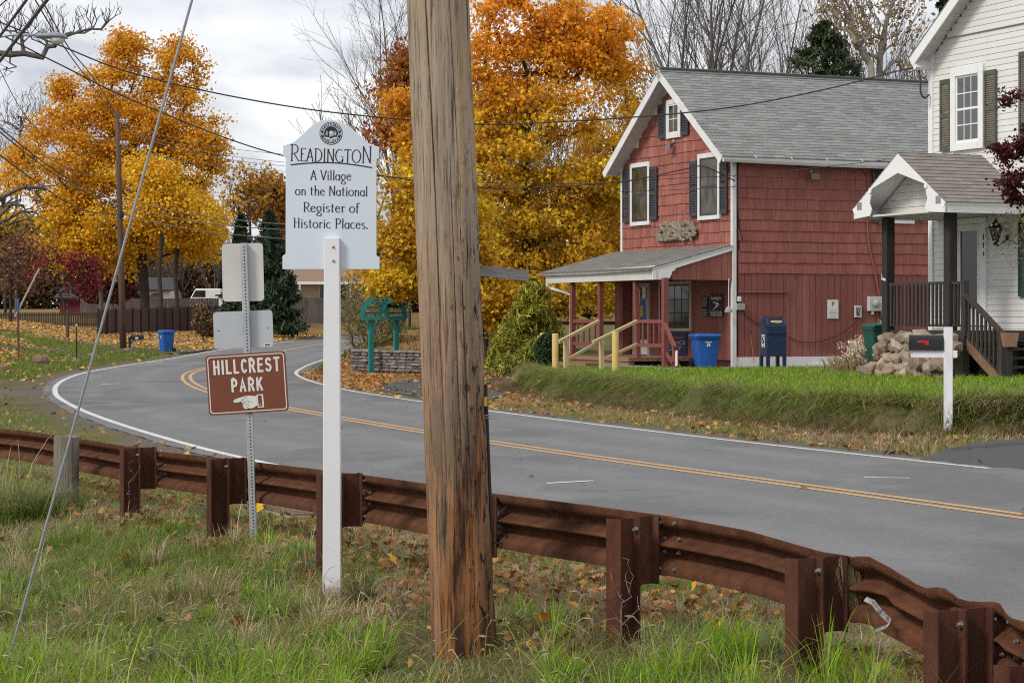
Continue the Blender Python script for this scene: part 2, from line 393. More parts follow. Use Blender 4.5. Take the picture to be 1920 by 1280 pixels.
# ------------------------------------------------------------------ road and markings
def ribbon(name, offs, mat, i0, i1, dz, step=1, cross=1, wear=None):
    """strip between two offsets from the road centre (functions of index), right positive"""
    ii = np.arange(i0, i1, step); V = []; 
    for j in range(cross + 1):
        f = j / cross; o = offs(ii, f); p = CEN[ii] + CN[ii] * o[:, None]
        V.append(np.concatenate([p, (zroad(CEN[ii,1]) + dz)[:, None]], 1))
    V = np.stack(V, 1); n = len(ii); idx = np.arange(n * (cross+1)).reshape(n, cross+1)
    Fq = np.stack([idx[:-1,:-1], idx[:-1,1:], idx[1:,1:], idx[1:,:-1]], -1).reshape(-1, 4)
    return np_mesh(name, V.reshape(-1,3), Fq, mat, None if wear is None else np.stack([wear(ii, j/cross) for j in range(cross+1)], 1).reshape(-1,1)*np.ones((1,3)), smooth=True)
NC = len(CEN)
edge_j = lambda i, s: .10 * (fbm(i * .35, i * 0.0 + s, s) - .5) + .06 * (fbm(i * 1.7, i * 0.0 + s, s + 3) - .5)
ma, t, b, o = new_mat('asphalt')
fA, _ = noise_fac(t, 110, detail=3, lo=.25, hi=.75); fB, _ = noise_fac(t, .55, lo=.3, hi=.7); fC, _ = noise_fac(t, 2.2, (1,.35,1), lo=.4, hi=.75)
fE, _ = noise_fac(t, 38, detail=4, lo=.3, hi=.7); c = mixc(t, fA, (.065,.065,.065), (.23,.23,.231)); cE = mixc(t, fE, (.09,.09,.09), (.205,.205,.206)); c = mixc(t, .45, c, cE); cB = mixc(t, fB, c, (.155,.155,.156)); c = mixc(t, .6, c, cB); 
c2_ = mixc(t, fC, c, (.22,.222,.225)); c = mixc(t, .5, c, c2_)
vor = node(t, 'ShaderNodeTexVoronoi', feature='DISTANCE_TO_EDGE'); vor.inputs['Scale'].default_value = .16
gq = t.nodes.new('ShaderNodeNewGeometry'); wpn = t.nodes.new('ShaderNodeTexNoise'); wpn.inputs['Scale'].default_value = .9; wpn.inputs['Detail'].default_value = 5
t.links.new(gq.outputs['Position'], wpn.inputs['Vector']); va = node(t, 'ShaderNodeVectorMath', operation='MULTIPLY_ADD'); va.inputs[1].default_value = (2.2,2.2,0)
t.links.new(wpn.outputs['Color'], va.inputs[0]); t.links.new(gq.outputs['Position'], va.inputs[2]); t.links.new(va.outputs[0], vor.inputs['Vector'])
crk = node(t, 'ShaderNodeMapRange'); crk.inputs[1].default_value = .0; crk.inputs[2].default_value = .006; crk.inputs[3].default_value = .75; crk.inputs[4].default_value = 0.0
t.links.new(vor.outputs['Distance'], crk.inputs[0]); fD, _ = noise_fac(t, .35, lo=.46, hi=.56)
mm = node(t, 'ShaderNodeMath', operation='MULTIPLY'); t.links.new(crk.outputs[0], mm.inputs[0]); t.links.new(fD, mm.inputs[1])
c = mixc(t, mm.outputs[0], c, (.045,.043,.042))
at = t.nodes.new('ShaderNodeAttribute'); at.attribute_name = 'Col'; fW, _ = noise_fac(t, 1.1, (1,.4,1), lo=.3, hi=.7); mw = node(t, 'ShaderNodeMath', operation='MULTIPLY'); t.links.new(at.outputs['Fac'], mw.inputs[0]); t.links.new(fW, mw.inputs[1]); cw = mixc(t, mw.outputs[0], c, (.25,.252,.255)); c = mixc(t, .75, c, cw)
fN, _ = noise_fac(t, 13, detail=8, rough=.8, lo=.3, hi=.7); cn_ = mixc(t, fN, (.07,.07,.07), (.25,.25,.251)); c = mixc(t, .38, c, cn_)
fP, _ = noise_fac(t, .28, (1,.5,1), detail=7, lo=.52, hi=.58); cp = mixc(t, fP, c, (.115,.115,.115)); c = mixc(t, .65, c, cp)
t.links.new(c, b.inputs['Base Color']); b.inputs['Roughness'].default_value = .82; b.inputs['Specular IOR Level'].default_value = .3
bp = node(t, 'ShaderNodeBump', Strength=.35, Distance=.01); t.links.new(fA, bp.inputs['Height']); t.links.new(bp.outputs[0], b.inputs['Normal'])
M_asph = ma
M_asph2 = MAT('old driveway asphalt', (.062,.061,.062), (.105,.104,.104), 60, rough=.92, bump=.4, c3=(.045,.044,.044), s3=1.1)
i_end = NC - 1
road = ribbon('road', lambda i, f: (-(WL[i] + .30 + edge_j(i, 1))) * (1 - f) + (WR[i] + .26 + edge_j(i, 2)) * f, M_asph, 0, i_end, 0.0, 1, 40, lambda i, f: sum(np.exp(-(((-(WL[i]+.3))*(1-f) + (WR[i]+.26)*f - c)/.33)**2) for c in (-2.85,-1.25,.95,2.5))); tag(road, kind='structure')
def PAINT(name, col, worn):
    m, t, b, o = new_mat(name); f, _ = noise_fac(t, 45, detail=6, lo=.38, hi=.72); g, _ = noise_fac(t, 3.5, lo=.45, hi=.75)
    mu = node(t, 'ShaderNodeMath', operation='MULTIPLY'); t.links.new(f, mu.inputs[0]); mu.inputs[1].default_value = worn
    ad = node(t, 'ShaderNodeMath', operation='MULTIPLY_ADD', use_clamp=True); t.links.new(g, ad.inputs[0]); t.links.new(f, ad.inputs[1]); t.links.new(mu.outputs[0], ad.inputs[2])
    c = mixc(t, ad.outputs[0], col, (.19,.185,.18)); t.links.new(c, b.inputs['Base Color']); b.inputs['Roughness'].default_value = .7; return m
M_white = PAINT('road paint white', (.76,.76,.74), .75); M_yel = PAINT('road paint yellow', (.66,.36,.10), .6)
def lineat(name, side, off, w, mat, i0, i1):
    o = ribbon(name, lambda i, f: (np.where(side == 'l', -WL[i], 0) + np.where(side == 'r', WR[i], 0) + off - w/2 + w * f), mat, i0, i1, .004); tag(o, kind='structure'); return o
iy = lambda Y: int(np.abs(CEN[:,1] - Y).argmin())
lineat('road_edge_line', 'l', 0.0, .125, M_white, iy(17.5), i_end); lineat('road_edge_line', 'r', 0, .11, M_white, iy(24.4), i_end)
lineat('road_centre_line', 'c', -.115, .105, M_yel, iy(4), i_end); lineat('road_centre_line', 'c', .115, .105, M_yel, iy(4), i_end)
def dash(px0, py0, px1, py1, w=.1):
    a = P(px0, py0, HC * FPX / (py0 - HY)); c = P(px1, py1, HC * FPX / (py1 - HY)); a.z = c.z = .004
    m = MB(); n = Vector((0, 1, 0)) * w / 2; m.add([a - n, c - n, c + n, a + n], [(0,1,2,3)]); o = m.build('road_tick_mark', M_white); tag(o, kind='structure')
dash(1025, 906, 1112, 901, .12); dash(1620, 895, 1706, 896, .09); dash(190, 720, 226, 719, .35); dash(278, 679, 306, 680, .5)

def sheet(name, poly, mat, dz=.03, res=.3):
    """flat polygon draped on the ground"""
    xs = [p[0] for p in poly]; ys = [p[1] for p in poly]
    bm = bmesh.new(); vs = [bm.verts.new((x, y, 0)) for x, y in poly]; bm.faces.new(vs)
    L = max(max(xs)-min(xs), max(ys)-min(ys))
    for ax, lo_, hi_ in ((0, min(xs), max(xs)), (1, min(ys), max(ys))):
        q = lo_ + res
        while q < hi_:
            g = bm.verts[:] + bm.edges[:] + bm.faces[:]
            bmesh.ops.bisect_plane(bm, geom=g, plane_co=(q if ax == 0 else 0, q if ax == 1 else 0, 0), plane_no=(1,0,0) if ax == 0 else (0,1,0)); q += res
    xy = np.array([(v.co.x, v.co.y) for v in bm.verts]); z = gz(xy[:,0], xy[:,1]) + dz; dq, kq_ = near_road(xy[:,0], xy[:,1]); z = np.where((dq - WR[kq_] < .21) & (-dq - WL[kq_] < .21), zroad(CEN[kq_,1]) - .015, z)
    for v, zz in zip(bm.verts, z): v.co.z = zz
    me = bpy.data.meshes.new(name); bm.to_mesh(me); bm.free(); me.materials.append(mat); me.shade_smooth()
    o = bpy.data.objects.new(name, me); reg(o, I4); tag(o, kind='structure'); return o
def jag(poly, amp, step, seed):
    rr = random.Random(seed); out = []
    for (ax, ay), (bx, by) in zip(poly, poly[1:] + poly[:1]):
        n = max(1, int(math.hypot(bx-ax, by-ay) / step))
        for k in range(n): out.append((ax + (bx-ax)*k/n + rr.uniform(-amp, amp), ay + (by-ay)*k/n + rr.uniform(-amp, amp)))
    return out
# driveway at the white mailbox
sheet('driveway', jag([(4.62,26.75),(5.7,28.6),(7.2,30.1),(9.5,31.0),(16,33.5),(22,30),(14,19),(9.3,14.7),(6.85,20.3)], .05, .5, 1), M_asph2, .012)
# driveway beside the red house
sheet('driveway', jag([(-.9,44.6),(-.2,46.6),(.15,50),(.0,56),(-.1,61.5),(-2.4,62.5),(-3.0,57.0),(-3.6,54.6)], .1, .6, 2), M_asph2, .015, .3)
# driveway of the far left houses
sheet('driveway', jag([(-15.6,104),(-18.5,103),(-23,106),(-31,112),(-45,118),(-45,124),(-31,119),(-23,113),(-18,110.5),(-15.0,112)], .12, 1.5, 3), M_asph2, .05, .8)
# gravel pull-off on the outside of the bend
M_grav = MAT('gravel', (.17,.155,.14), (.07,.063,.058), 45, rough=.95, bump=.8, c3=(.22,.14,.07), s3=5, lo3=.6, hi3=.68)
#sheet('gravel_shoulder', jag([(-9.4,43.4),(-11.6,52.2),(-14.8,66),(-17.5,66),(-30,58),(-30,53),(-16,50),(-12.6,43)], .25, .7, 4), M_grav, .03, .5)
# ------------------------------------------------------------------ materials for built things
def WOODPOLE():
    m, t, b, o = new_mat('weathered pole wood')
    g, _ = noise_fac(t, 26, (1,1,.045), detail=8, rough=.72, lo=.30, hi=.70)
    c = mixc(t, g, (.45,.345,.245), (.22,.16,.112))
    w, _ = noise_fac(t, 3.2, (1,1,.10), detail=6, lo=.45, hi=.66); c = mixc(t, w, c, (.36,.30,.24))
    w2, _ = noise_fac(t, 4.2, (1,1,.12), detail=6, lo=.50, hi=.68); c = mixc(t, w2, c, (.47,.31,.17))
    fine, _ = noise_fac(t, 75, (1,1,.03), detail=5, lo=.55, hi=.70); c = mixc(t, fine, c, (.07,.048,.036))
    # lower part: bark-stripped, resin brown with dark stain runs
    gp = t.nodes.new('ShaderNodeNewGeometry'); sx = t.nodes.new('ShaderNodeSeparateXYZ'); t.links.new(gp.outputs['Position'], sx.inputs[0])
    lowr = node(t, 'ShaderNodeMapRange'); lowr.inputs[1].default_value = 2.3; lowr.inputs[2].default_value = .85; t.links.new(sx.outputs[2], lowr.inputs[0])
    lb = mixc(t, g, (.40,.175,.068), (.12,.048,.021)); st, _ = noise_fac(t, 9, (1,1,.16), detail=7, lo=.47, hi=.58)
    lb = mixc(t, st, lb, (.045,.022,.013)); q, _ = noise_fac(t, 5.0, (1,1,.14), detail=6, lo=.42, hi=.62); lb = mixc(t, fine, lb, (.03,.016,.010))
    add = node(t, 'ShaderNodeMath', operation='MULTIPLY'); t.links.new(lowr.outputs[0], add.inputs[0])
    qq = node(t, 'ShaderNodeMapRange'); qq.inputs[3].default_value = .72; qq.inputs[4].default_value = 1.5; t.links.new(q, qq.inputs[0]); t.links.new(qq.outputs[0], add.inputs[1])
    cl = node(t, 'ShaderNodeClamp'); t.links.new(add.outputs[0], cl.inputs[0]); c = mixc(t, cl.outputs[0], c, lb)
    # gouges and staple scars, more of them on the right-hand face
    sc, _ = noise_fac(t, 30, (1,1,.40), detail=5, lo=.56, hi=.62); nr = t.nodes.new('ShaderNodeSeparateXYZ'); t.links.new(gp.outputs['Normal'], nr.inputs[0])
    rf = node(t, 'ShaderNodeMapRange'); rf.inputs[1].default_value = -.25; rf.inputs[2].default_value = .6; t.links.new(nr.outputs[0], rf.inputs[0])
    zf = node(t, 'ShaderNodeMapRange'); zf.inputs[1].default_value = 3.2; zf.inputs[2].default_value = 1.9; t.links.new(sx.outputs[2], zf.inputs[0])
    ms = node(t, 'ShaderNodeMath', operation='MULTIPLY'); t.links.new(sc, ms.inputs[0]); t.links.new(rf.outputs[0], ms.inputs[1])
    ms2 = node(t, 'ShaderNodeMath', operation='MULTIPLY'); t.links.new(ms.outputs[0], ms2.inputs[0]); t.links.new(zf.outputs[0], ms2.inputs[1])
    c = mixc(t, ms2.outputs[0], c, (.028,.018,.013))
    t.links.new(c, b.inputs['Base Color']); b.inputs['Roughness'].default_value = .85; b.inputs['Specular IOR Level'].default_value = .2
    bp = node(t, 'ShaderNodeBump', Strength=.8, Distance=.008); t.links.new(g, bp.inputs['Height']); bp2 = node(t, 'ShaderNodeBump', Strength=.8, Distance=.006, invert=True)
    t.links.new(fine, bp2.inputs['Height']); t.links.new(bp.outputs[0], bp2.inputs['Normal']); t.links.new(bp2.outputs[0], b.inputs['Normal']); return m
M_pole = WOODPOLE()
M_crack = MAT('dark split in wood', (.035,.025,.02), rough=.95)
M_grey_wood = MAT('silvered plank', (.30,.29,.28), (.19,.18,.175), 12, (.3,.3,1), rough=.85, bump=.4)
M_rust = MAT('rusted steel', (.15,.060,.030), (.070,.030,.019), 11, (1,1,.5), rough=.88, bump=.5, bscale=90, c3=(.19,.078,.037), s3=4.5, lo3=.5, hi3=.8, spec=.15, detail=9)
M_rust_d = MAT('rusted steel post', (.115,.043,.026), (.060,.025,.018), 9, (1,1,.35), rough=.88, bump=.45, bscale=100, orand=.15, c3=(.17,.070,.038), s3=6, lo3=.54, hi3=.72, spec=.15, detail=9)
M_galv = MAT('galvanised steel', (.50,.51,.53), (.36,.37,.39), 9, rough=.5, metal=.55, bump=.08)
M_zinc = MAT('dull zinc bolt', (.42,.43,.44), (.25,.25,.25), 60, rough=.45, metal=.7)
M_signback = MAT('aluminium sign back', (.60,.59,.56), (.50,.49,.47), 2.5, rough=.55, metal=.15)
M_signback2 = MAT('grey aluminium sign back', (.50,.52,.55), (.42,.44,.47), 2.0, rough=.5, metal=.2)
M_signbrown = MAT('brown sign sheeting', (.190,.058,.028), (.165,.050,.025), 3, rough=.55)
M_signwhite = MAT('white sign print', (.72,.70,.67), (.66,.65,.62), 9, rough=.5)
M_vinyl = MAT('white painted post', (.76,.76,.785), (.69,.69,.715), 3, (1,1,.3), rough=.5, c3=(.54,.54,.54), s3=6, lo3=.6, hi3=.8)
M_board = MAT('pale blue sign board', (.62,.68,.745), (.585,.645,.71), 2.5, (1,1,.3), rough=.5, c3=(.53,.585,.64), s3=7, lo3=.60, hi3=.85)
M_ink = MAT('black lettering', (.022,.022,.027), rough=.6)
M_black = MAT('black', (.02,.02,.022), rough=.55)
M_blackwood = MAT('weathered black wood', (.020,.017,.016), (.036,.031,.028), 9, (1,1,.15), rough=.8, bump=.3)

def text(body, M, x, y, h, w, z, mat, parent, name='lettering', align='CENTER', extr=.0015):
    """text in the frame M, centred at x, baseline box bottom y, scaled to width w and height h"""
    cu = bpy.data.curves.new(name, 'FONT'); cu.body = body; cu.align_x = 'LEFT'; cu.extrude = extr; cu.resolution_u = 3; cu.materials.append(mat); cu.space_line = .9
    o = bpy.data.objects.new(name, cu); COL.objects.link(o); bpy.context.view_layer.update()
    bb = o.bound_box; x0 = min(p[0] for p in bb); x1 = max(p[0] for p in bb); y0 = min(p[1] for p in bb); y1 = max(p[1] for p in bb)
    me = bpy.data.meshes.new_from_object(o.evaluated_get(bpy.context.evaluated_depsgraph_get())); me.name = name; me.materials.clear(); me.materials.append(mat); o2 = bpy.data.objects.new(name, me)
    sx = w / max(1e-6, x1 - x0); sy = h / max(1e-6, y1 - y0)
    Mo = M @ Matrix.Translation((x - w/2 - x0*sx, y - y0*sy, z)) @ Matrix.Diagonal((sx, sy, 1, 1))
    bpy.data.objects.remove(o); COL.objects.link(o2); bpy.context.collection if 0 else None; COL.objects.unlink(o2)
    return reg(o2, Mo, parent)

# ------------------------------------------------------------------ near utility pole
def px_at(y): return 821 + (872 - 821) * y / 1262.0
PY = 11.8
base = GD(872, PY)
pole = thing('utility_pole', 'tall weathered wooden utility pole leaning in the foreground grass', 'utility pole', base)
rings = []
zs = np.concatenate([np.linspace(base.z - .3, 4.2, 70), np.linspace(4.4, 9.4, 12)])
NPOL = 72
axis_pts = []
for z in zs:
    py = HY - (z - HC) * FPX / PY; cx = (px_at(py) - CX) / FPX * PY
    r0 = .169 - .0012 * (z) if z > 0 else .169 + .02 * (-z)
    axis_pts.append((cx, z)); ring = []
    for j in range(NPOL):
        a = 2*math.pi*j/NPOL
        # grooves that run with the grain
        k = 0
        for (ga, gw, gd, ph) in ((-1.95,.05,.010,0),(-1.42,.035,.009,1),(-1.15,.04,.010,2),(-.75,.05,.008,3),(-2.35,.04,.006,4),(-.35,.06,.012,5),(-2.8,.05,.007,6)):
            aa = ga + .05*math.sin(z*.9+ph) + .02*math.sin(z*3.1+ph*2); dd = (a - aa + math.pi) % (2*math.pi) - math.pi
            k -= gd * math.exp(-(dd/gw)**2)
        nzv = float(vnoise(np.array([a*7.0]), np.array([z*.9 + 3]), 5)[0]) - .5
        rough_r = .012 * max(0, math.cos(a + .35)) * (float(vnoise(np.array([a*11.0]), np.array([z*7.0]), 8)[0]) - .5) * (1 if z < 2.3 else .25)
        rr = r0 + k + .006*nzv + rough_r + (.012 * max(0, .25 - z) if z < .25 else 0)
        ring.append((cx + rr*math.cos(a), PY + rr*math.sin(a), z))
    rings.append(ring)
m = MB(); m.loft(rings); m.build('shaft', M_pole, pole, smooth=True)
def pole_pt(a, z, out=0):
    py = HY - (z - HC) * FPX / PY; cx = (px_at(py) - CX) / FPX * PY
    return Vector((cx + (.167+out)*math.cos(a), PY + (.167+out)*math.sin(a), z))
# long drying splits seen as dark lines
for aa, z0, z1, w in ((-1.95, .9, 4.1, .006), (-1.42, -.1, 3.2, .004), (-1.15, .5, 4.1, .006)):
    m = MB(); n = 26; L = []; 
    for i in range(n):
        z = z0 + (z1-z0)*i/(n-1); a = aa + .05*math.sin(z*.9) + .02*math.sin(z*3.1) + R.uniform(-.006,.006); ww = w*(.25 + .75*math.sin(math.pi*i/(n-1)))*R.uniform(.7,1.2)
        p = pole_pt(a, z, -.0035); tdir = Vector((-math.sin(a), math.cos(a), 0)); L.append((p - tdir*ww/2, p + tdir*ww/2))
    for i in range(n-1): m.add([L[i][0], L[i][1], L[i+1][1], L[i+1][0]], [(0,1,2,3)])
    m.build('drying_split', M_crack, pole)
# dark strap of old cable guard down the right-hand side, tag, spikes
m = MB(); m.tube([pole_pt(-.10, z, .004) for z in np.linspace(.62, 1.40, 9)], [.011]*9, 8); m.build('cable_guard', M_black, pole)
M_tag = MAT('yellow tag', (.62,.42,.03), (.5,.34,.03), 20, rough=.5)
q = pole_pt(-.32, 1.31, .010); m = MB(); m.box(q, (.018, .010, .05), .6); tg = m.build('pole_tag', M_tag, pole)
for zz, a in ((1.235, -.32), (1.22, -.30)):
    m = MB(); m.tube([pole_pt(a, zz), pole_pt(a, zz) + Vector((.075, -.02, .002))], .0035, 6); m.build('spike', M_zinc, pole)
m = MB(); m.tube([pole_pt(-.25, 1.66), pole_pt(-.25, 1.66) + Vector((.06, -.02, .0))], .003, 6); m.build('spike', M_black, pole)
q = P(893, 499, PY + .17); q2 = P(990, 521, PY + .30)
m = MB(); m.beam(P(858, 503, PY + .19), P(990, 517, PY + .32), .022, .058, up=(0,0,1)); m.build('nailed_plank', M_grey_wood, pole)
fp = frame(pole_pt(-2.05, .0, .002), (math.sin(2.05), -math.cos(2.05), 0) if False else (-math.sin(-2.05), math.cos(-2.05), 0), (math.cos(-2.05), math.sin(-2.05), 0))
text('M', fp, 0, HC - (890 - HY)/FPX*PY, .042, .026, .003, M_crack, pole, 'stamped_letter')
# guy wire from the pole to its ground anchor
ga = G(2, 1276); ga.z -= .05; gt = Vector(((815-960)/FPX*PY - .05, PY - .05, 7.9))
m = MB(); m.tube([ga + (gt-ga)*k/8 for k in range(9)], .0075, 8); gw = m.build('guy_wire', MAT('grey guy strand', (.30,.31,.33), (.22,.23,.25), 30, rough=.5))
tag(gw, 'galvanised steel guy wire slanting across the picture from the lower left grass', 'guy wire')

# ------------------------------------------------------------------ village sign
SY = 13.9; sbp = GD(623, SY)
sg = thing('village_sign', 'pale blue village history sign with arched top on a white post', 'sign', sbp)
FS = frame((0, SY, 0), (1,0,0), (0,-1,0))            # faces the camera; local y is height
def sx_(px): return (px - CX) / FPX * SY
def sz_(py): return HC - (py - HY) / FPX * SY
def hz(pts): return [(sx_(x), sz_(y)) for x, y in pts]
# outline: shoulders, ogee top
L = [(530,505),(530,480),(536,476),(536,296),(531,293),(531,273)]
top = [(536,272),(548,268),(558,261),(568,252),(578,242),(590,232),(604,226),(621,224)]
right = [(712 - (x - 530), y) for x, y in reversed(top)] ; 
outl = L + top + [(1242 - x, y + 3) for x, y in reversed(top[:-1])] + [(711,276),(711,297),(706,300),(706,479),(712,483),(712,505)]
m = MB(); m.prism(FS, hz(outl), -.012, .012); bd = m.build('sign_board', M_board, sg, bevel=.002)
m = MB(); m.loft([[(sx_(x0), SY - .055, z), (sx_(x1), SY - .055, z), (sx_(x1), SY + .035, z), (sx_(x0), SY + .035, z)] for x0, x1, z in ((606, 640, sbp.z - .25), (607, 639, sz_(780)), (609, 637.5, sz_(446)))])
pst = m.build('post', M_vinyl, sg, bevel=.003)
for py in (463, 489):
    m = MB(); c = P(625, py, SY - .055); Mb = frame(c, (1,0,0), (0,-1,0)); m.lathe(Mb, [(.010,0),(.010,.002),(.006,.003),(.006,.010)], 8); bo = m.build('bolt', M_zinc, pst)
# calligraphic stroke lettering: heavier on upright strokes
def arc(cx, cy, rx, ry, a0, a1, n=12):
    return [(cx + rx*math.cos(math.radians(a0+(a1-a0)*k/n)), cy + ry*math.sin(math.radians(a0+(a1-a0)*k/n))) for k in range(n+1)]
SER = .07
def ser(x, y, w=.09): return [(x-w, y), (x+w, y)]
GL = {
 'A': (.66, [[(.06,0),(.34,1)], [(.34,1),(.60,0)], [(.15,.34),(.49,.34)], ser(.06,0,.07), ser(.60,0,.08)]),
 'R': (.66, [[(.14,0),(.14,1)], [(.02,.97),(.12,1)] + arc(.28,.73,.27,.27,90,-90) + [(.14,.46)], [(.28,.46),(.62,.0),(.70,.02)], ser(.14,0,.08)]),
 'E': (.50, [[(.12,0),(.12,1)], [(.12,1),(.46,1),(.47,.92)], [(.12,.56),(.36,.56)], [(.12,0),(.46,0),(.49,.1)]]),
 'D': (.72, [[(.12,0),(.12,1)], [(.02,1),(.12,1)] + arc(.22,.5,.44,.5,90,-90,18) + [(.04,0)]]),
 'I': (.26, [[(.13,0),(.13,1)], ser(.13,0), ser(.13,1)]),
 'N': (.72, [[(.12,0),(.12,1)], [(.06,1),(.12,1),(.60,0)], [(.60,0),(.60,1)], ser(.12,0,.07), ser(.60,1,.08)]),
 'G': (.74, [arc(.40,.5,.36,.5,55,325,22), [(.66,.30),(.66,.0)], ser(.62,.42,.12)]),
 'T': (.62, [[(.31,0),(.31,1)], [(.02,.90),(.04,1),(.58,1),(.60,.90)], ser(.31,0)]),
 'O': (.82, [arc(.41,.5,.37,.5,0,360,28)]),
 'V': (.64, [[(.04,1),(.33,0)], [(.33,0),(.60,1)], ser(.04,1,.08), ser(.60,1,.06)]),
 'H': (.70, [[(.14,0),(.14,1)], [(.56,0),(.56,1)], [(.0,1),(.14,1)], [(.14,.56),(.56,.56)], ser(.14,0,.07), ser(.56,0,.07), ser(.56,1,.07)]),
 'P': (.62, [[(.14,0),(.14,1)], [(.02,.97),(.12,1)] + arc(.28,.72,.27,.28,90,-90) + [(.14,.44)], ser(.14,0,.08)]),
 'i': (.24, [[(.12,0),(.12,.6)], ser(.12,0,.07), [(.05,.6),(.12,.6)], arc(.12,.80,.035,.035,0,360,8)]),
 'l': (.24, [[(.12,0),(.12,1.02)], ser(.12,0,.07), [(.05,1.02),(.12,1.02)]]),
 'a': (.52, [arc(.24,.28,.20,.29,40,330,16), [(.44,.58),(.44,.0),(.50,.0)]]),
 'g': (.54, [arc(.25,.33,.20,.26,0,360,18), [(.45,.58),(.52,.60)], [(.30,.07),(.14,.02),(.16,-.06),(.40,-.10)] + arc(.27,-.26,.22,.15,40,-250,14)]),
 'e': (.52, [[(.06,.32),(.46,.40)] + arc(.26,.30,.21,.30,20,330,20)]),
 'o': (.56, [arc(.28,.30,.24,.30,0,360,22)]),
 'n': (.56, [[(.12,0),(.12,.6)], [(.12,.40)] + arc(.29,.40,.16,.20,180,0,9) + [(.45,0)], [(.04,.6),(.12,.6)], ser(.12,0,.06), ser(.45,0,.06)]),
 't': (.38, [[(.16,.86),(.16,.10)] + arc(.25,.10,.09,.10,180,300,6), [(.02,.6),(.34,.6)]]),
 'h': (.58, [[(.12,0),(.12,1.02)], [(.12,.40)] + arc(.30,.40,.17,.20,180,0,9) + [(.47,0)], [(.04,1.02),(.12,1.02)], ser(.12,0,.06), ser(.47,0,.06)]),
 's': (.44, [arc(.22,.45,.15,.15,40,260,9) + arc(.22,.15,.16,.15,80,-140,9)]),
 'r': (.40, [[(.12,0),(.12,.6)], [(.12,.42)] + arc(.26,.42,.13,.17,180,35,7), [(.04,.6),(.12,.6)], ser(.12,0,.06)]),
 'f': (.40, [[(.15,-.05),(.15,.80)] + arc(.28,.80,.13,.20,180,30,7), [(.02,.58),(.32,.58)], ser(.15,-.05,.06)]),
 'c': (.50, [arc(.27,.30,.22,.30,50,320,18)]),
 '.': (.24, [arc(.10,.05,.04,.04,0,360,8)]), ' ': (.34, []),
}
def ribbon_text(mb, s, M, xc, yb, h, w, thick=.105, thin=.045, z=.0, caps=None):
    adv = []; x = 0
    for i, ch in enumerate(s):
        k = caps(i) if caps else 1.0; adv.append((x, k)); x += GL[ch][0] * k + (.05 if ch != ' ' else 0)
    sc = w / x
    for (ch, (x0, k)) in zip(s, adv):
        for st in GL[ch][1]:
            L = []; n = len(st)
            for i, (a, c) in enumerate(st):
                p0 = st[max(0, i-1)]; p1 = st[min(n-1, i+1)]; dx_, dy_ = p1[0]-p0[0], p1[1]-p0[1]; l = math.hypot(dx_, dy_) or 1
                wd = thin + (thick - thin) * abs(dy_/l)**1.4; nx, ny = -dy_/l*wd/2, dx_/l*wd/2
                X = xc - w/2 + (x0 + a*k)*sc; Yv = yb + c*h*k
                L.append((M @ Vector((X + nx*sc, Yv + ny*h, z)), M @ Vector((X - nx*sc, Yv - ny*h, z))))
            for i in range(n-1): mb.add([L[i][0], L[i][1], L[i+1][1], L[i+1][0]], [(0,1,2,3)])
PX = SY / FPX
def sign_line(s, pxc, pyb, pxh, pxw, name, caps=None, thick=.11, tilt=0.0, thin=.05):
    Mt = FS @ Matrix.Translation((sx_(pxc), sz_(pyb), .0138)) @ Matrix.Rotation(tilt, 4, 'Z')
    adv = lambda q: sum(GL[c][0] + (.05 if c != ' ' else 0) for c in q); tot = adv(s); x = 0
    if ' ' not in s:
        mb = MB(); ribbon_text(mb, s, Mt, 0, 0, pxh*PX, pxw*PX, thick, thin, 0, caps); return mb.build(name, M_ink, bd)
    for w_ in s.split(' '):
        a = adv(w_); mb = MB(); ribbon_text(mb, w_, Mt, (-.5 + (x + a/2)/tot)*pxw*PX, 0, pxh*PX, pxw*PX*a/tot, thick, thin, 0); mb.build(name, M_ink, bd); x += a + GL[' '][0]
sign_line('READINGTON', 621, 304, 24, 155, 'lettering', caps=lambda i: 1.28 if i in (0, 9) else 1.0, thick=.10, tilt=-.03)
sign_line('A Village', 621, 338, 18, 78, 'lettering', tilt=-.015); sign_line('on the National', 622, 367, 18, 137, 'lettering', tilt=-.015)
sign_line('Register of', 622, 398, 18, 107, 'lettering', tilt=-.015); sign_line('Historic Places.', 621, 428, 18, 142, 'lettering', tilt=-.015)
m = MB(); L = []
for k in range(25):
    f = k/24; x = 545 + 153*f; y = 311 - 8.5*math.sin(math.pi*(f*.86+.06)) + 6*f; L.append((FS @ Vector((sx_(x), sz_(y-1.1), .0138)), FS @ Vector((sx_(x), sz_(y+1.1), .0138))))
for i in range(24): m.add([L[i][0], L[i][1], L[i+1][1], L[i+1][0]], [(0,1,2,3)])
m.build('underline', M_ink, bd)
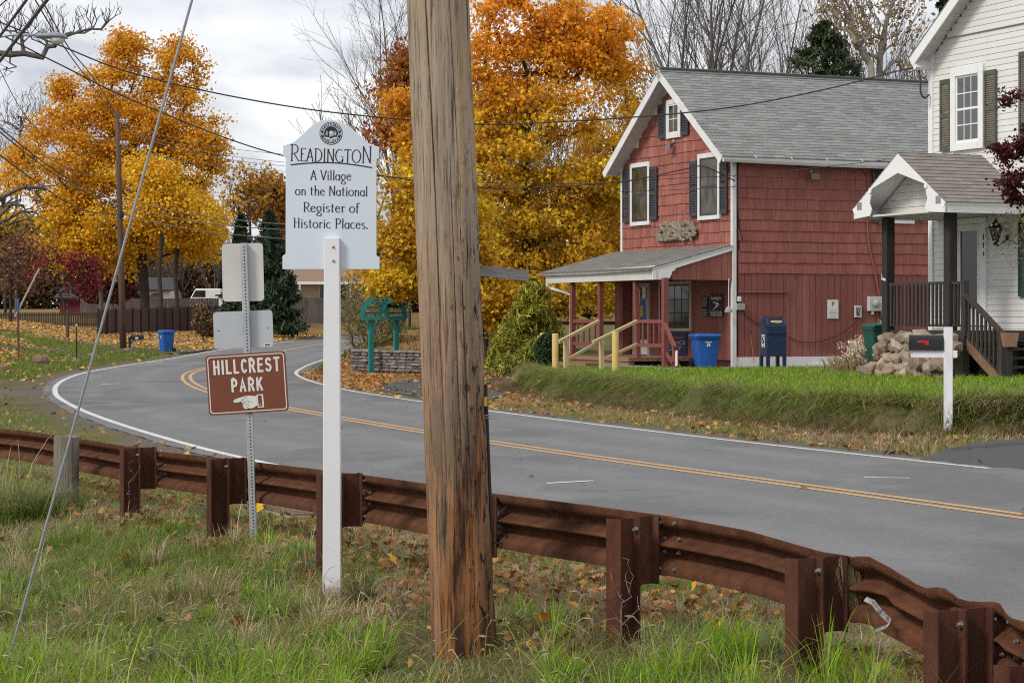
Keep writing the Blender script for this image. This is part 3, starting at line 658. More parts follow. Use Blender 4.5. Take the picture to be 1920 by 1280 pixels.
# round township seal
FC = FS @ Matrix.Translation((sx_(621), sz_(250.5), 0)); rS = 21.5*PX
def disk(mb, r, z, n=40, r0=0):
    if r0: 
        vs = [FC @ Vector((r*math.cos(2*math.pi*k/n), r*math.sin(2*math.pi*k/n), z)) for k in range(n)] + [FC @ Vector((r0*math.cos(2*math.pi*k/n), r0*math.sin(2*math.pi*k/n), z)) for k in range(n)]
        mb.add(vs, [(k, (k+1)%n, n+(k+1)%n, n+k) for k in range(n)])
    else: mb.add([FC @ Vector((r*math.cos(2*math.pi*k/n), r*math.sin(2*math.pi*k/n), z)) for k in range(n)], [tuple(range(n))])
m = MB(); disk(m, rS, .0132); seal = m.build('round_seal', M_ink, bd)
m = MB(); disk(m, rS*.93, .0142, r0=rS*.89); disk(m, rS*.66, .0142, r0=rS*.62)
for s, a0, a1, flip in (('READINGTON', 158, 22, 0), ('TOWNSHIP', 214, 326, 1)):
    for i, ch in enumerate(s):
        a = math.radians(a0 + (a1-a0)*i/(len(s)-1)); rr_ = rS*(.70 if not flip else .86)
        Ml = FC @ Matrix.Rotation(a, 4, 'Z') @ Matrix.Translation((rr_, 0, 0)) @ Matrix.Rotation(math.radians(-90 if not flip else 90), 4, 'Z')
        if ch in 'WS':
            pl = {'W': [[(.0,1),(.18,0),(.35,.8),(.52,0),(.7,1)]], 'S': [arc(.3,.74,.24,.26,40,260,8)+arc(.3,.25,.26,.25,80,-140,8)]}[ch]; GL[ch] = (.7, pl)
        mb_ = MB(); ribbon_text(mb_, ch, Ml, 0, 0, rS*.17, rS*.15, .2, .16, .0143); m.v_off = len(m.v); m.add(mb_.v, mb_.f)
for sgn in (-1, 1):   # leaf sprigs at the sides
    m.add([FC @ Vector((sgn*rS*x, rS*y, .0143)) for x, y in ((.70,-.14),(.80,-.16),(.86,.02),(.84,.12),(.78,-.04),(.70,-.08))], [(0,1,2,3,4,5)])
m.add([FC @ Vector((rS*x, rS*y, .0143)) for x, y in ((-.48,-.32),(-.2,-.36),(0,-.50),(.2,-.36),(.48,-.32),(.46,-.44),(.2,-.50),(0,-.64),(-.2,-.50),(-.46,-.44))], [(0,1,2,7,8,9),(2,3,4,5,6,7)])   # ribbon
m.add([FC @ Vector((rS*x, rS*y, .0143)) for x, y in ((-.15,-.12),(.15,-.12),(.15,.10),(.09,.19),(0,.23),(-.09,.19),(-.15,.10))], [tuple(range(7))])   # shield-like centre
m.add([FC @ Vector((rS*x, rS*y, .0143)) for x, y in ((-.17,-.30),(.17,-.22),(.17,-.16),(-.17,-.22))], [(0,1,2,3)])
for x0 in (-.42, -.34, .24, .34, .42): m.add([FC @ Vector((rS*(x0+x), rS*y, .0143)) for x, y in ((-.03,-.18),(.03,-.18),(.025,.12),(0,.26),(-.02,.12))], [(0,1,2,3,4)])
m.build('seal_print', M_board, seal)

# ------------------------------------------------------------------ park sign and the two sign backs on one perforated post
HYd = 16.9; hb = GD(475, HYd)
hs = thing('park_sign_post', 'brown park sign and two grey sign backs on one perforated steel post', 'sign post', hb)
tilt = math.atan2((474-455.5), (1000-455)); 
def hp(px, py, d=0): p = P(px, py, HYd + d); return p
FH = frame(P(464, 660, HYd), (1,0,0), (0,-1,0)) @ Matrix.Rotation(tilt, 4, 'Z')
def hx(px, py):       # pixel -> local coordinates in the leaning post's frame
    q = FH.inverted() @ P(px, py, HYd); return q.x, q.y
ptop = hx(455, 456); pbot = (0, hx(475, 1000)[1] - .4)
ps = MB(); ps.fb(FH, -.026, .026, pbot[1], ptop[1], -.026, .026); post = ps.build('post', M_galv, hs, bevel=.003)
mh = MB()
y = pbot[1] + .2
while y < ptop[1] - .02:
    for zf in (.0265,):
        c = FH @ Vector((.004, y, zf)); 
        mh.add([c + (FH.to_3x3() @ Vector((.0062*math.cos(a), .0062*math.sin(a), 0))) for a in [k*math.pi/4 for k in range(8)]], [tuple(range(8))])
    c = FH @ Vector((-.0265, y, 0)); mh.add([c + (FH.to_3x3() @ Vector((0, .0062*math.cos(a), .0062*math.sin(a)))) for a in [k*math.pi/4 for k in range(8)]], [tuple(range(8))])
    y += .0254
ho = mh.build('post_holes', M_black, post); ho['kind'] = 'stuff'
def rrect(x0, x1, y0, y1, r, n=6):
    pts = []
    for cx, cy, a0 in ((x1-r, y1-r, 0), (x0+r, y1-r, 90), (x0+r, y0+r, 180), (x1-r, y0+r, 270)):
        pts += [(cx + r*math.cos(math.radians(a0+90*k/n)), cy + r*math.sin(math.radians(a0+90*k/n))) for k in range(n+1)]
    return pts
# upper sign back (behind the post), lower sign back
xa, ya = hx(419, 566); xb, yb = hx(487, 455)
m = MB(); m.prism(FH @ Matrix.Rotation(-.01, 4, 'Z'), rrect(xa-.012, xb+.012, ya, yb, .03), -.034, -.030); u1 = m.build('sign_back', M_signback, hs)
u1['label'] = 'cream upright sign back'
xa, ya = hx(401, 654); xb, yb = hx(510, 581)
m = MB(); m.prism(FH @ Matrix.Rotation(.006, 4, 'Z'), rrect(xa, xb, ya, yb, .025), -.034, -.030); u2 = m.build('sign_back', M_signback2, hs)
u2['label'] = 'grey wide sign back'
for px, py in ((409, 620), (502, 615)):
    lx, ly = hx(px, py); m = MB(); m.lathe(FH @ Matrix.Translation((lx, ly, -.030)), [(.005,0),(.005,.003)], 6); m.build('rivet', M_black, u2)
lx, ly = hx(501, 647); m = MB(); m.fb(FH, lx-.03, lx+.03, ly-.011, ly+.011, -.029, -.0275); m.build('sticker', M_signwhite, u2)
m = MB(); m.fb(FH, lx-.02, lx+.02, ly-.002, ly+.008, -.0273, -.0268); m.build('sticker_print', M_black, u2)
# brown panel in front of the post
xa, ya = hx(392, 774); xb, yb = hx(537, 662)
FB = FH @ Matrix.Rotation(.045, 4, 'Z') @ Matrix.Translation((.002, 0, 0)); cx_, cy_ = (xa+xb)/2, (ya+yb)/2 ; W2, H2 = .305, .2285
FB = FH @ Matrix.Translation((cx_, cy_, .030)) @ Matrix.Rotation(.030, 4, 'Z')
m = MB(); m.prism(FB, rrect(-W2, W2, -H2, H2, .03), 0, .012); pn = m.build('park_panel', M_signbrown, hs, bevel=.001)
pn['label'] = 'brown park direction panel'
def ring_strip(mb, M, o1, o2, z):
    n = len(o1); mb.add([M @ Vector((x, y, z)) for x, y in o1] + [M @ Vector((x, y, z)) for x, y in o2], [(k, (k+1)%n, n+(k+1)%n, n+k) for k in range(n)])
m = MB(); ring_strip(m, FB, rrect(-W2+.012, W2-.012, -H2+.012, H2-.012, .024), rrect(-W2+.019, W2-.019, -H2+.019, H2-.019, .020), .0135); m.build('border', M_signwhite, pn)
SK = {'H': (1, [[(0,0),(0,1)],[(.62,0),(.62,1)],[(0,.53),(.62,.53)]]), 'I': (1, [[(0,0),(0,1)]]), 'L': (1, [[(0,1),(0,0),(.5,0)]]),
 'C': (1, [arc(.33,.5,.33,.5,48,312,16)]), 'R': (1, [[(0,0),(0,1),(.34,1)] + arc(.34,.74,.28,.26,90,-90,8) + [(0,.48)], [(.34,.48),(.64,0)]]),
 'E': (1, [[(.54,1),(0,1),(0,0),(.54,0)], [(0,.53),(.46,.53)]]), 'S': (1, [arc(.31,.75,.30,.25,30,265,9) + arc(.31,.26,.32,.26,85,-150,9)]), 'T': (1, [[(.31,0),(.31,1)],[(0,1),(.62,1)]]),
 'P': (1, [[(0,0),(0,1),(.34,1)] + arc(.34,.72,.28,.28,90,-90,8) + [(0,.44)]]), 'A': (1, [[(0,0),(.33,1),(.66,0)],[(.12,.3),(.54,.3)]]), 'K': (1, [[(0,0),(0,1)],[(.6,1),(0,.38)],[(.22,.6),(.64,0)]])}
def gothic(mb, s, M, xc, yb, h, w, stroke, z):
    wid = {c: max(p[0] for st in SK[c][1] for p in st) for c in s}; gap = .62; tot = sum(wid[c] for c in s) + gap*(len(s)-1); sc = w/(tot + stroke/h); x = xc - w/2 + stroke/2
    for c in s:
        for si, st in enumerate(SK[c][1]):
            zz_ = z + si*.0004
            pts = [Vector((x + a*sc, yb + stroke/2 + b_*(h-stroke), 0)) for a, b_ in st]; n = len(pts); Lp = []
            closed = (pts[0]-pts[-1]).length < 1e-6
            for i in range(n):
                d0 = (pts[i]-pts[i-1]).normalized() if i else None; d1 = (pts[i+1]-pts[i]).normalized() if i < n-1 else None
                if d0 is None: d0 = d1
                if d1 is None: d1 = d0
                tdir = (d0+d1).normalized(); nn = Vector((-tdir.y, tdir.x, 0)); k = stroke/2/max(.45, abs(nn.dot(Vector((-d1.y, d1.x, 0)))))
                e_ = Vector((0,0,0))
                if i == 0: e_ = -d1*stroke*.5
                if i == n-1: e_ = d0*stroke*.5
                Lp.append((pts[i]+nn*k+e_, pts[i]-nn*k+e_))
            for i in range(n-1):
                q = [M @ Vector((p.x, p.y, zz_ + i*.00012)) for p in (Lp[i][0], Lp[i][1], Lp[i+1][1], Lp[i+1][0])]; mb.add(q, [(0,1,2,3)])
        x += wid[c]*sc + gap*sc
m = MB(); gothic(m, 'HILLCREST', FB, .0, .078, .110, .50, .0165, .0137); m.build('lettering', M_signwhite, pn)
m = MB(); gothic(m, 'PARK', FB, -.005, -.062, .104, .232, .0165, .0137); m.build('lettering', M_signwhite, pn)
# pointing hand with cuff: coordinates read off the panel (pixels of the hand drawing, 1600 x 1280 over 100 x 80)
def hd(pts): return [(cx2 + (x - 740)/1600*100*HYd/FPX, cy2 - (y - 830)/1600*100*HYd/FPX) for x, y in pts]
cx2, cy2 = .004, -.142
hand = [(285,785),(300,745),(350,720),(470,690),(560,668),(660,645),(760,640),(850,655),(930,668),(985,665),(990,960),(940,965),(900,1000),(840,1025),(760,1020),(705,1010),(660,1040),(600,1025),(565,975),(560,930),(555,880),(575,858),(530,840),(510,800),(430,822),(330,825),(290,810)]
m = MB(); m.add([FB @ Vector((x, y, .0137)) for x, y in hd(hand)], [tuple(range(len(hand)))]); hnd = m.build('pointing_hand', M_signwhite, pn)
m = MB()
o1 = hd([(985,630),(1180,625),(1190,1015),(1000,1020)]); o2 = hd([(1018,660),(1135,656),(1140,985),(1030,990)]); ring_strip(m, FB, o1, o2, .0137)
bx_, by_ = hd([(1080,928)])[0]; m.add([FB @ Vector((bx_ + .0045*math.cos(k*math.pi/5), by_ + .0045*math.sin(k*math.pi/5), .0137)) for k in range(10)], [tuple(range(10))]); m.build('cuff', M_signwhite, pn)
m = MB()
for st in ([(510,800),(570,750),(640,690),(710,672)], [(575,858),(630,820),(680,800),(730,810),(790,850),(850,858)], [(560,865),(640,880),(700,895),(715,930),(750,915)], [(565,945),(640,965),(690,970),(715,1010)], [(385,745),(395,785)], [(515,705),(525,735)], [(660,720),(680,750)], [(580,760),(600,790),(575,815)], [(715,820),(745,860)]):
    q = hd(st); q = [FB @ Vector((x, y, .0150)) for x, y in q]; 
    for a_, b_ in zip(q[:-1], q[1:]):
        dd = (b_-a_).normalized(); nn = FB.to_3x3() @ Vector((0,0,1)); sd = dd.cross(nn)*.0011; m.add([a_-sd, b_-sd, b_+sd, a_+sd], [(0,1,2,3)])
m.build('hand_lines', M_ink, hnd)['kind'] = 'stuff'

# ------------------------------------------------------------------ guardrail
gr_o = Vector((RAIL[0][0], RAIL[0][1], 0))
rail = thing('guardrail', 'rusty brown steel guardrail with battered rail along the near side of the road', 'guardrail', gr_o)
RT = np.gradient(RAIL, axis=0); RT /= np.linalg.norm(RT, axis=1)[:, None]; RN = np.stack([RT[:,1], -RT[:,0]], 1)    # RN points to the road
RS = np.concatenate([[0], np.cumsum(np.linalg.norm(np.diff(RAIL, axis=0), axis=1))])
def rat(s):
    return Vector((np.interp(s, RS, RAIL[:,0]), np.interp(s, RS, RAIL[:,1]), 0)), Vector((np.interp(s, RS, RN[:,0]), np.interp(s, RS, RN[:,1]), 0)).normalized()
def s_of_px(px):
    q = CX + RAIL[:,0]/RAIL[:,1]*FPX; return float(np.interp(-px, -q, RS))
# height of the rail's top edge (photo rows)
TOPY = [(0,803),(50,808),(150,822),(300,846),(430,860),(600,880),(700,893),(800,907),(930,926),(1100,947),(1270,970),(1400,994),(1540,1034),(1600,1043),(1625,1042),(1680,1070),(1720,1090),(1735,1100),(1765,1098),(1800,1120),(1850,1130),(1866,1128),(1885,1148),(1920,1164),(2000,1200)]
def rail_top(s):
    p, n = rat(s); px = CX + p.x/p.y*FPX; py = np.interp(px, [a for a, b in TOPY], [b for a, b in TOPY]); return HC - (py - HY)/FPX*p.y
# W profile (depth towards road, drop from the top edge), seen from behind
WP = [(.000,-.000),(.010,-.018),(.006,-.030),(.030,-.060),(.078,-.085),(.082,-.100),(.078,-.115),(.030,-.140),(.004,-.152),(.004,-.160),(.030,-.172),(.078,-.197),(.082,-.212),(.078,-.227),(.030,-.252),(.006,-.282),(.010,-.294),(.0,-.312)]
WPt = [(d*1.25 - .082, h) for d, h in WP]
def rail_piece(s0, s1, lap, crush=0, name='rail_section'):
    n = max(6, int((s1-s0)/.06)); rings = []
    for i in range(n+1):
        s = s0 + (s1-s0)*i/n; p, nn = rat(s); zt = rail_top(s); px = CX + p.x/p.y*FPX
        ring = []; cr = 0
        if px > 1560: cr = min(1, (px-1560)/60)
        for j, (d, h) in enumerate(WPt):
            dd = d + .082 + .005*lap; hh = h
            if cr:
                if j < 5:
                    k = (5-j)/5; tr_ = lambda q_: 4*abs(q_ - math.floor(q_ + .5)) - 1; dd += cr*k*(.018*tr_(px*.0105) + .012*tr_(px*.004)); hh += cr*k*.006*tr_(px*.013+.3)
                dd -= cr*.01
                if abs(px - 1648) < 26 and 4 < j < 14: dd += .05*(1-abs(px-1648)/26)
            # depth is measured towards the camera side being the open back
            q = p + nn*dd ; ring.append(Vector((q.x, q.y, zt + hh)))
        rings.append(ring)
    m = MB(); k = len(WPt); vs = [q for r in rings for q in r]
    fs = [(i*k+j, i*k+j+1, (i+1)*k+j+1, (i+1)*k+j) for i in range(n) for j in range(k-1)]; m.add(vs, fs)
    o = m.build(name, M_rust, rail, smooth=True); sd = o.modifiers.new('thick', 'SOLIDIFY'); sd.thickness = .004; return o
joins = [RS[0], s_of_px(1870), s_of_px(1250), s_of_px(680), s_of_px(297), RS[-1]]
joins = sorted(joins)
for i, (a_, b_) in enumerate(zip(joins[:-1], joins[1:])):
    rail_piece(a_, min(b_ + .30, RS[-1]), i % 2)
# posts: flange width .10, web depth .15, block behind the rail
def rpost(px, ytop, hgt=None, block=True, yaw=0.0):
    ss_ = np.linspace(RS[0], RS[-1], 900); pp_ = [rat(q_) for q_ in ss_]; s = float(ss_[int(np.argmin([abs(CX + (a_ - b_*.225).x/(a_ - b_*.225).y*FPX - px) for a_, b_ in pp_]))]); p, n = rat(s); tdir = Vector((n.y, -n.x, 0))      # tdir: along the rail to the near end
    if yaw: 
        Rr = Matrix.Rotation(yaw, 3, 'Z'); n = Rr @ n; tdir = Rr @ tdir
    zt = HC - (ytop - HY)/FPX*p.y; zb = gzs(p.x, p.y) - .3
    M = Matrix.Identity(4); o_ = p - n*.30
    for i in range(3): M[i][0] = tdir[i]; M[i][1] = n[i]; M[i][2] = (0,0,1)[i]; M[i][3] = o_[i]
    m = MB()     # I section: two flanges across the rail, web between
    m.fb(M, -.052, .052, 0, .007, zb, zt); m.fb(M, -.052, .052, .143, .150, zb, zt); m.fb(M, -.003, .003, .0072, .1428, zb, zt - .002)
    o = m.build('post', M_rust_d, rail)
    if block:
        m = MB(); z1 = zt + .004; z0 = z1 - .36
        m.fb(M, -.050, .050, .153, .160, z0, z1); m.fb(M, -.050, .050, .288, .295, z0, z1); m.fb(M, -.004, .004, .1602, .2878, z0, z1 - .003); m.build('block', M_rust_d, o)
    for dz in (.06,):
        q = M @ Vector((.030, .1425, zt - dz)); Mb = frame(q, tdir, -n)
        piece('bolt', 'bolt', M_zinc, Mb @ Matrix.Diagonal((.030,.030,.024,1)), o)
    return o
for px, yt in ((244, 838), (408, 858), (618, 887), (862, 930), (1172, 966), (1508, 1041), (1770, 1138), (1905, 1240)): rpost(px, yt)
# splice bolts where the sections overlap, just beyond each post
for px in (300, 682, 925, 1262, 1890):
    s = s_of_px(px); zt = rail_top(s)
    for ds in (0, .10):
        p, n = rat(s + ds)
        for dh in (.035, .12, .19, .275):
            q = p + n*(.012 if dh in (.035,.275) else .05)
            Mb = frame(Vector((q.x, q.y, zt - dh)), (n.y, -n.x, 0), -n); piece('splice_bolt', 'bolt', M_zinc, Mb @ Matrix.Diagonal((.021,.021,.016,1)), rail)
# torn flap of bright metal, straw caught on the post
m = MB(); tz = [(1622,1122),(1636,1128),(1650,1146),(1668,1163),(1666,1172),(1640,1182)]
L = [P(x, y, 10.15 - .01*i) for i, (x, y) in enumerate(tz)]
for i in range(len(L)-1):
    w0 = Vector((.008, .004, .010)); m.add([L[i]-w0, L[i]+w0, L[i+1]+w0, L[i+1]-w0], [(0,1,2,3)])
tf = m.build('torn_flap', MAT('torn bright steel', (.45,.44,.43), (.16,.12,.1), 60, rough=.5, metal=.4), rail); sd = tf.modifiers.new('t', 'SOLIDIFY'); sd.thickness = .004
M_straw = LEAFMAT('straw', .1)
q_ = [P(x, y, 12.9) for x, y in ((951,948),(938,962),(931,980),(936,996),(948,1002),(951,1012),(938,1018),(926,1016))]; m = MB(); m.tube([Vector(p) for p in catmull([tuple(p) for p in q_], 4)], .005, 6); m.build('cable_loop', M_black, rail)
m = MB(); s_ = s_of_px(1560); pc, n_ = rat(s_of_px(1545))
for i in range(70):
    x = 1588 + R.gauss(0, 9); y = 1040 + R.random()*12; dY = 10.62
    pts = [P(x, y, dY - .12), P(x + R.uniform(-6,6) + 6, y + 40*R.random() + 15, dY - .13), P(x + R.uniform(-9,9) + 12, y + 50 + 70*R.random(), dY - .12)]
    cc = R.choice(((.30,.21,.13),(.22,.15,.09),(.38,.29,.19))); m.tube(pts, .0016, 3, col=cc)
st_o = m.build('caught_straw', M_straw, rail); st_o['kind'] = 'stuff'

# ------------------------------------------------------------------ wooden stub post, drain grate
p0 = GD(124, 20.4); zt = HC - (817-HY)/FPX*20.4
m = MB(); rz = .35
for i in range(1): pass
rg = []
for z, k in ((p0.z-.3, 1.0), (p0.z+.2, 1.0), (zt-.01, .97), (zt, .93)):
    ring = []
    for j in range(20):
        a = 2*math.pi*j/20; r = .105*(1 + .18*max(0, abs(math.cos(2*a)) - .6))*(1 + .05*math.sin(5*a + z*2)); ring.append((p0.x + r*k*math.cos(a + rz)*1.05, p0.y + r*k*math.sin(a + rz), z + (.012*math.sin(a*2) if z == zt else 0)))
    rg.append(ring)
m.loft(rg); M_stub = MAT('old grey timber', (.26,.23,.19), (.13,.115,.095), 16, (1,1,.08), rough=.9, bump=.7, c3=(.20,.20,.13), s3=5)
so = m.build('timber_post', M_stub); tag(so, 'squat grey timber post at the far left of the guardrail', 'post')
g0 = G(560, 958); dg = thing('storm_drain', 'rusty storm drain grate in the leaves behind the guardrail', 'drain', g0)
Mg = frame((g0.x, g0.y, g0.z), (RT[60][0], RT[60][1], 0), (0,0,1))
M_conc = MAT('concrete', (.36,.34,.31), (.27,.255,.23), 9, rough=.9, bump=.3, c3=(.2,.17,.13), s3=2.5)
m = MB(); m.fb(Mg, -.75, .75, -.36, .36, -.1, .018); m.build('frame', M_conc, dg)
M_grate = MAT('rusty cast iron', (.30,.19,.13), (.18,.11,.08), 14, rough=.85)
for i in range(12):
    piece('bar', 'box', M_grate, TS(Mg, -.66 + i*.12, 0, .028, .055, .58, .03), dg)
m = MB(); m.fb(Mg, -.70, .70, -.30, .30, .014, .0195); m.build('pit', M_black, dg)
# ------------------------------------------------------------------ house frames
UA = math.radians(23.7)
U = Vector((-math.sin(UA), math.cos(UA), 0)); V = Vector((math.cos(UA), math.sin(UA), 0))
C1 = Vector((5.61, 56.0, 0)); GBR = gzs(5.6, 55.6)
FR = frame(C1, -U, -V)            # red house front: x runs right (negative inside the wall), y height, z out
SR = frame(C1, V, -U)             # red house side: x runs back
M_redsh = MAT('red cedar shake', (.325,.110,.086), (.235,.080,.064), 30, (1,1,.10), rough=.8, bump=.35, bscale=60, orand=.10, c3=(.35,.130,.102), s3=9, lo3=.5, hi3=.72)
M_redsh_f = MAT('red cedar shake front', (.35,.118,.090), (.25,.083,.065), 30, (1,1,.10), rough=.8, bump=.35, bscale=60, vcol=True, c3=(.44,.19,.15), s3=9, lo3=.5, hi3=.72)
M_redbd = MAT('red vertical board', (.255,.085,.068), (.20,.066,.054), 20, (1,1,.12), rough=.75, bump=.25, orand=.06, c3=(.33,.135,.11), s3=2.0, lo3=.52, hi3=.75)
M_redpt = MAT('red porch paint', (.25,.072,.058), (.19,.056,.047), 12, (1,1,.3), rough=.65, bump=.15, c3=(.30,.14,.11), s3=8, lo3=.62, hi3=.75)
M_reddk = MAT('red joint', (.09,.026,.021), rough=.9)
M_trim = MAT('white house trim', (.74,.735,.72), (.64,.635,.62), 5, rough=.6, c3=(.52,.50,.47), s3=3, lo3=.62, hi3=.8)
M_trimw = MAT('fresh white trim', (.80,.80,.79), (.74,.74,.73), 4, rough=.55)
M_soff = MAT('soffit', (.62,.61,.57), (.55,.54,.50), 4, rough=.7)
def SHINGLE(name, c1, c2):
    return MAT(name, c1, c2, 40, rough=.95, bump=.5, bscale=90, vcol=True, c3=tuple(x*.72 for x in c1), s3=1.3, lo3=.5, hi3=.75)
M_roof = SHINGLE('grey green shingle', (.30,.31,.295), (.22,.23,.215)); M_roof2 = SHINGLE('porch shingle', (.27,.255,.235), (.20,.19,.175)); 
M_roof3 = MAT('brown grey shingle', (.30,.265,.245), (.225,.20,.185), 40, rough=.95, bump=.5, bscale=90, orand=.13)
M_shut = MAT('charcoal shutter', (.055,.060,.068), (.045,.05,.056), 6, rough=.6)
M_glass, t, b, o = new_mat('window glass'); b.inputs['Base Color'].default_value = (.02,.022,.022,1); b.inputs['Roughness'].default_value = .06; b.inputs['Specular IOR Level'].default_value = .6
M_sash = MAT('dark sash', (.05,.052,.055), rough=.5); M_sashg = MAT('grey sash', (.34,.35,.36), rough=.5)
M_plank = MAT('bare porch wood', (.33,.20,.12), (.22,.13,.085), 14, (1,1,.4), rough=.85, bump=.3, c3=(.25,.09,.06), s3=4)
M_yellow = MAT('yellow bollard', (.66,.47,.16), (.58,.41,.14), 6, rough=.55, c3=(.40,.28,.12), s3=14, lo3=.62, hi3=.72)
M_newwood = MAT('fresh lumber', (.56,.45,.24), (.48,.38,.20), 12, (1,1,.3), rough=.7)
M_cream = MAT('door frame paint', (.52,.44,.36), (.44,.37,.30), 6, rough=.7)
M_blue = MAT('recycling blue', (.016,.11,.42), (.012,.085,.34), 3, rough=.5, spec=.4, c3=(.05,.13,.33), s3=5, lo3=.58, hi3=.75)
M_usps = MAT('mailbox blue', (.008,.030,.085), (.006,.024,.07), 4, rough=.38, spec=.5, coat=.2)

M_tar = MAT('tar paper', (.045,.045,.045), rough=.95)
# ------------------------------------------------------------------ red house
rh = thing('red_house', 'red shingled two storey house with grey roof and front porch', 'house', (C1.x, C1.y, GBR))
W, LEN = 6.28, 8.6; ZB = GBR - .15; ZE = 5.93; ZR = 8.22; ZT = 2.92
def roof_z(x): return ZR - (ZR - ZE) * abs(x + W/2) / (W/2)       # wall-top line of the gable at local x
m = MB(); m.prism(FR, [(-W, ZB), (0, ZB), (0, ZE), (-W/2, ZR), (-W, ZE)], -LEN, -.02); core = m.build('wall', M_reddk, rh)
m = MB(); m.fb(SR, .0, LEN, ZB, GBR + .28, .0, .03); m.fb(SR, 2.3, LEN, GBR+.02, GBR + .10, .03, .05); m.build('base_board', M_trim, rh)
# vertical boards, lower side wall
x = .12; bw = .190
while x < 7.4:
    w = bw if R.random() < .85 else bw*.55
    piece('board', 'box', M_redbd, TS(SR, x + w/2, (GBR + .28 + ZT)/2, .014, w - .012, ZT - GBR - .28, .022), rh); x += w
for i in range(34):   # lower front wall under the porch
    piece('board', 'box', M_redbd, TS(FR, -.10 - i*.184 - .092, (GBR + .2 + 3.6)/2, .012, .184 - .010, 3.6 - GBR - .2, .022), rh)
# shakes: side wall as single pieces, front as one mass
nsh = 0; rowh = .272; z = ZT - .02; row = 0
stuff = MB()
while z < ZE - .05:
    x = -.02 + R.uniform(-.1, 0); h = min(rowh + .05, ZE + .03 - z)
    while x < 7.2:
        w = R.choice((.16,.2,.24,.28,.32,.36)) * R.uniform(.9,1.1); dz = R.uniform(-.006,.006)
        x0 = max(.12, x); x1 = min(x + w, 7.2)
        if x1 - x0 > .05:
            if x0 < 6.25 and nsh < 300:
                piece('shake', 'wedge', M_redsh, SR @ Matrix.Translation(((x0+x1)/2, z + dz, .012)) @ Matrix.Diagonal((x1-x0-.006, h, .030 + R.uniform(-.003,.004), 1)), rh); nsh += 1
            else: stuff.fb(SR, x0, x1-.006, z + dz, z + h, .012, .034, col=(R.uniform(.85,1.15),)*3)
        x += w
    z += rowh; row += 1
z = 3.15
while z < ZR - .1:
    hw = W/2 * (ZR - z) / (ZR - ZE) if z > ZE else W/2
    hw = min(hw, W/2) - .02; x = -W/2 - hw
    xe = -W/2 + hw; rowv = R.uniform(.95,1.05)
    while x < xe - .03:
        w = R.choice((.16,.2,.24,.28,.34)) * R.uniform(.9,1.1); x1 = min(x + w, xe); g = R.uniform(.82,1.12)*rowv; dz = R.uniform(-.008,.008)
        zt2 = z + rowh + .03
        zz0 = min(zt2, roof_z(x) - .01); zz1 = min(zt2, roof_z(x1 - .006) - .01)
        if zz0 > z + .03 and zz1 > z + .03:
            th = .034 + R.uniform(-.003,.004); a = [(x, z+dz, .0), (x1-.006, z+dz, .0), (x1-.006, zz1, .0), (x, zz0, .0), (x, z+dz, th), (x1-.006, z+dz, th), (x1-.006, zz1, .010), (x, zz0, .010)]
            stuff.add([FR @ Vector(q) for q in a], [(3,2,1,0),(4,5,6,7),(0,1,5,4),(1,2,6,5),(2,3,7,6),(3,0,4,7)], col=(g, g*R.uniform(.97,1.03), g))
        x = x1 if x1 >= xe else x + w
    z += rowh
so = stuff.build('shakes', M_redsh_f, rh); so['kind'] = 'stuff'
# corner boards
for x0, x1 in ((-W-.02, -W+.08), (-.05, .0)):
    m = MB(); m.fb(FR, x0, x1, GBR, ZE + .05, .0, .055); m.build('corner_board', M_trim, rh)
m = MB(); m.fb(SR, -.056, .055, GBR, ZE - .02, .0, .056); m.build('corner_board', M_trim, rh)
# roof
OV, RK, TH = .32, .46, .09
sl = math.hypot(W/2, ZR - ZE); sdx, sdz = (W/2)/sl, (ZR - ZE)/sl
ridge_z = ZR + .12
def slope_frame(sign):   # origin at the ridge above the front rake, x back along the ridge, y down the slope, z up off the roof
    d = Vector(FR.to_3x3() @ Vector((sign*sdx, -sdz, 0))); up = Vector(FR.to_3x3() @ Vector((sign*sdz, sdx, 0))); x = V if True else 0
    M = Matrix.Identity(4); o_ = FR @ Vector((-W/2, ridge_z, RK))
    for i in range(3): M[i][0] = x[i]; M[i][1] = d[i]; M[i][2] = up[i]; M[i][3] = o_[i]
    return M
SL = sl + OV + .04; RL = LEN + RK + .4
for sign, nm in ((1, 'near'), (-1, 'far')):
    Ms = slope_frame(sign)
    m = MB(); m.fb(Ms, 0, RL, -.02, SL, -TH, -.012); rp = m.build('roof_deck', M_tar, rh)
    m = MB(); n = int(SL/.140)
    for i in range(n + 1):
        y1 = SL + .02 - i*.140; y0 = max(-.03, y1 - .155); xx = -.02 - (.152 if i % 2 else 0) - (.05 if i % 3 == 1 else 0)
        rv = R.uniform(.93,1.07)
        while xx < RL:
            xw = .305; a0 = max(-.03, xx); a1 = min(RL + .02, xx + xw - .013)
            if a1 > a0 + .02:
                g = R.uniform(.82,1.12)*rv; 
                q = [(a0,y1,-.012),(a1,y1,-.012),(a1,y0,-.012),(a0,y0,-.012),(a0,y1,.012),(a1,y1,.012),(a1,y0,.0),(a0,y0,.0)]
                m.add([Ms @ Vector(p) for p in q], [(4,5,6,7),(0,1,5,4),(1,2,6,5),(3,0,4,7)], col=(g, g, g))
            xx += xw
    ro = m.build('roof_shingles', M_roof, rh); ro['kind'] = 'stuff'
    # rake board and soffit
    m = MB(); m.fb(Ms, -.03, -.001, -.02, SL, -TH-.13, -.013); m.build('rake_board', M_trim, rh)
    m = MB(); m.fb(Ms, .0, RK - .01, .05, SL - .01, -TH-.030, -TH-.002); m.build('soffit', M_soff, rh)
    m = MB(); m.fb(Ms, RK - .01, RK + .035, .10, SL - OV, -TH-.20, -TH-.031); m.build('frieze_board', M_trim, rh)
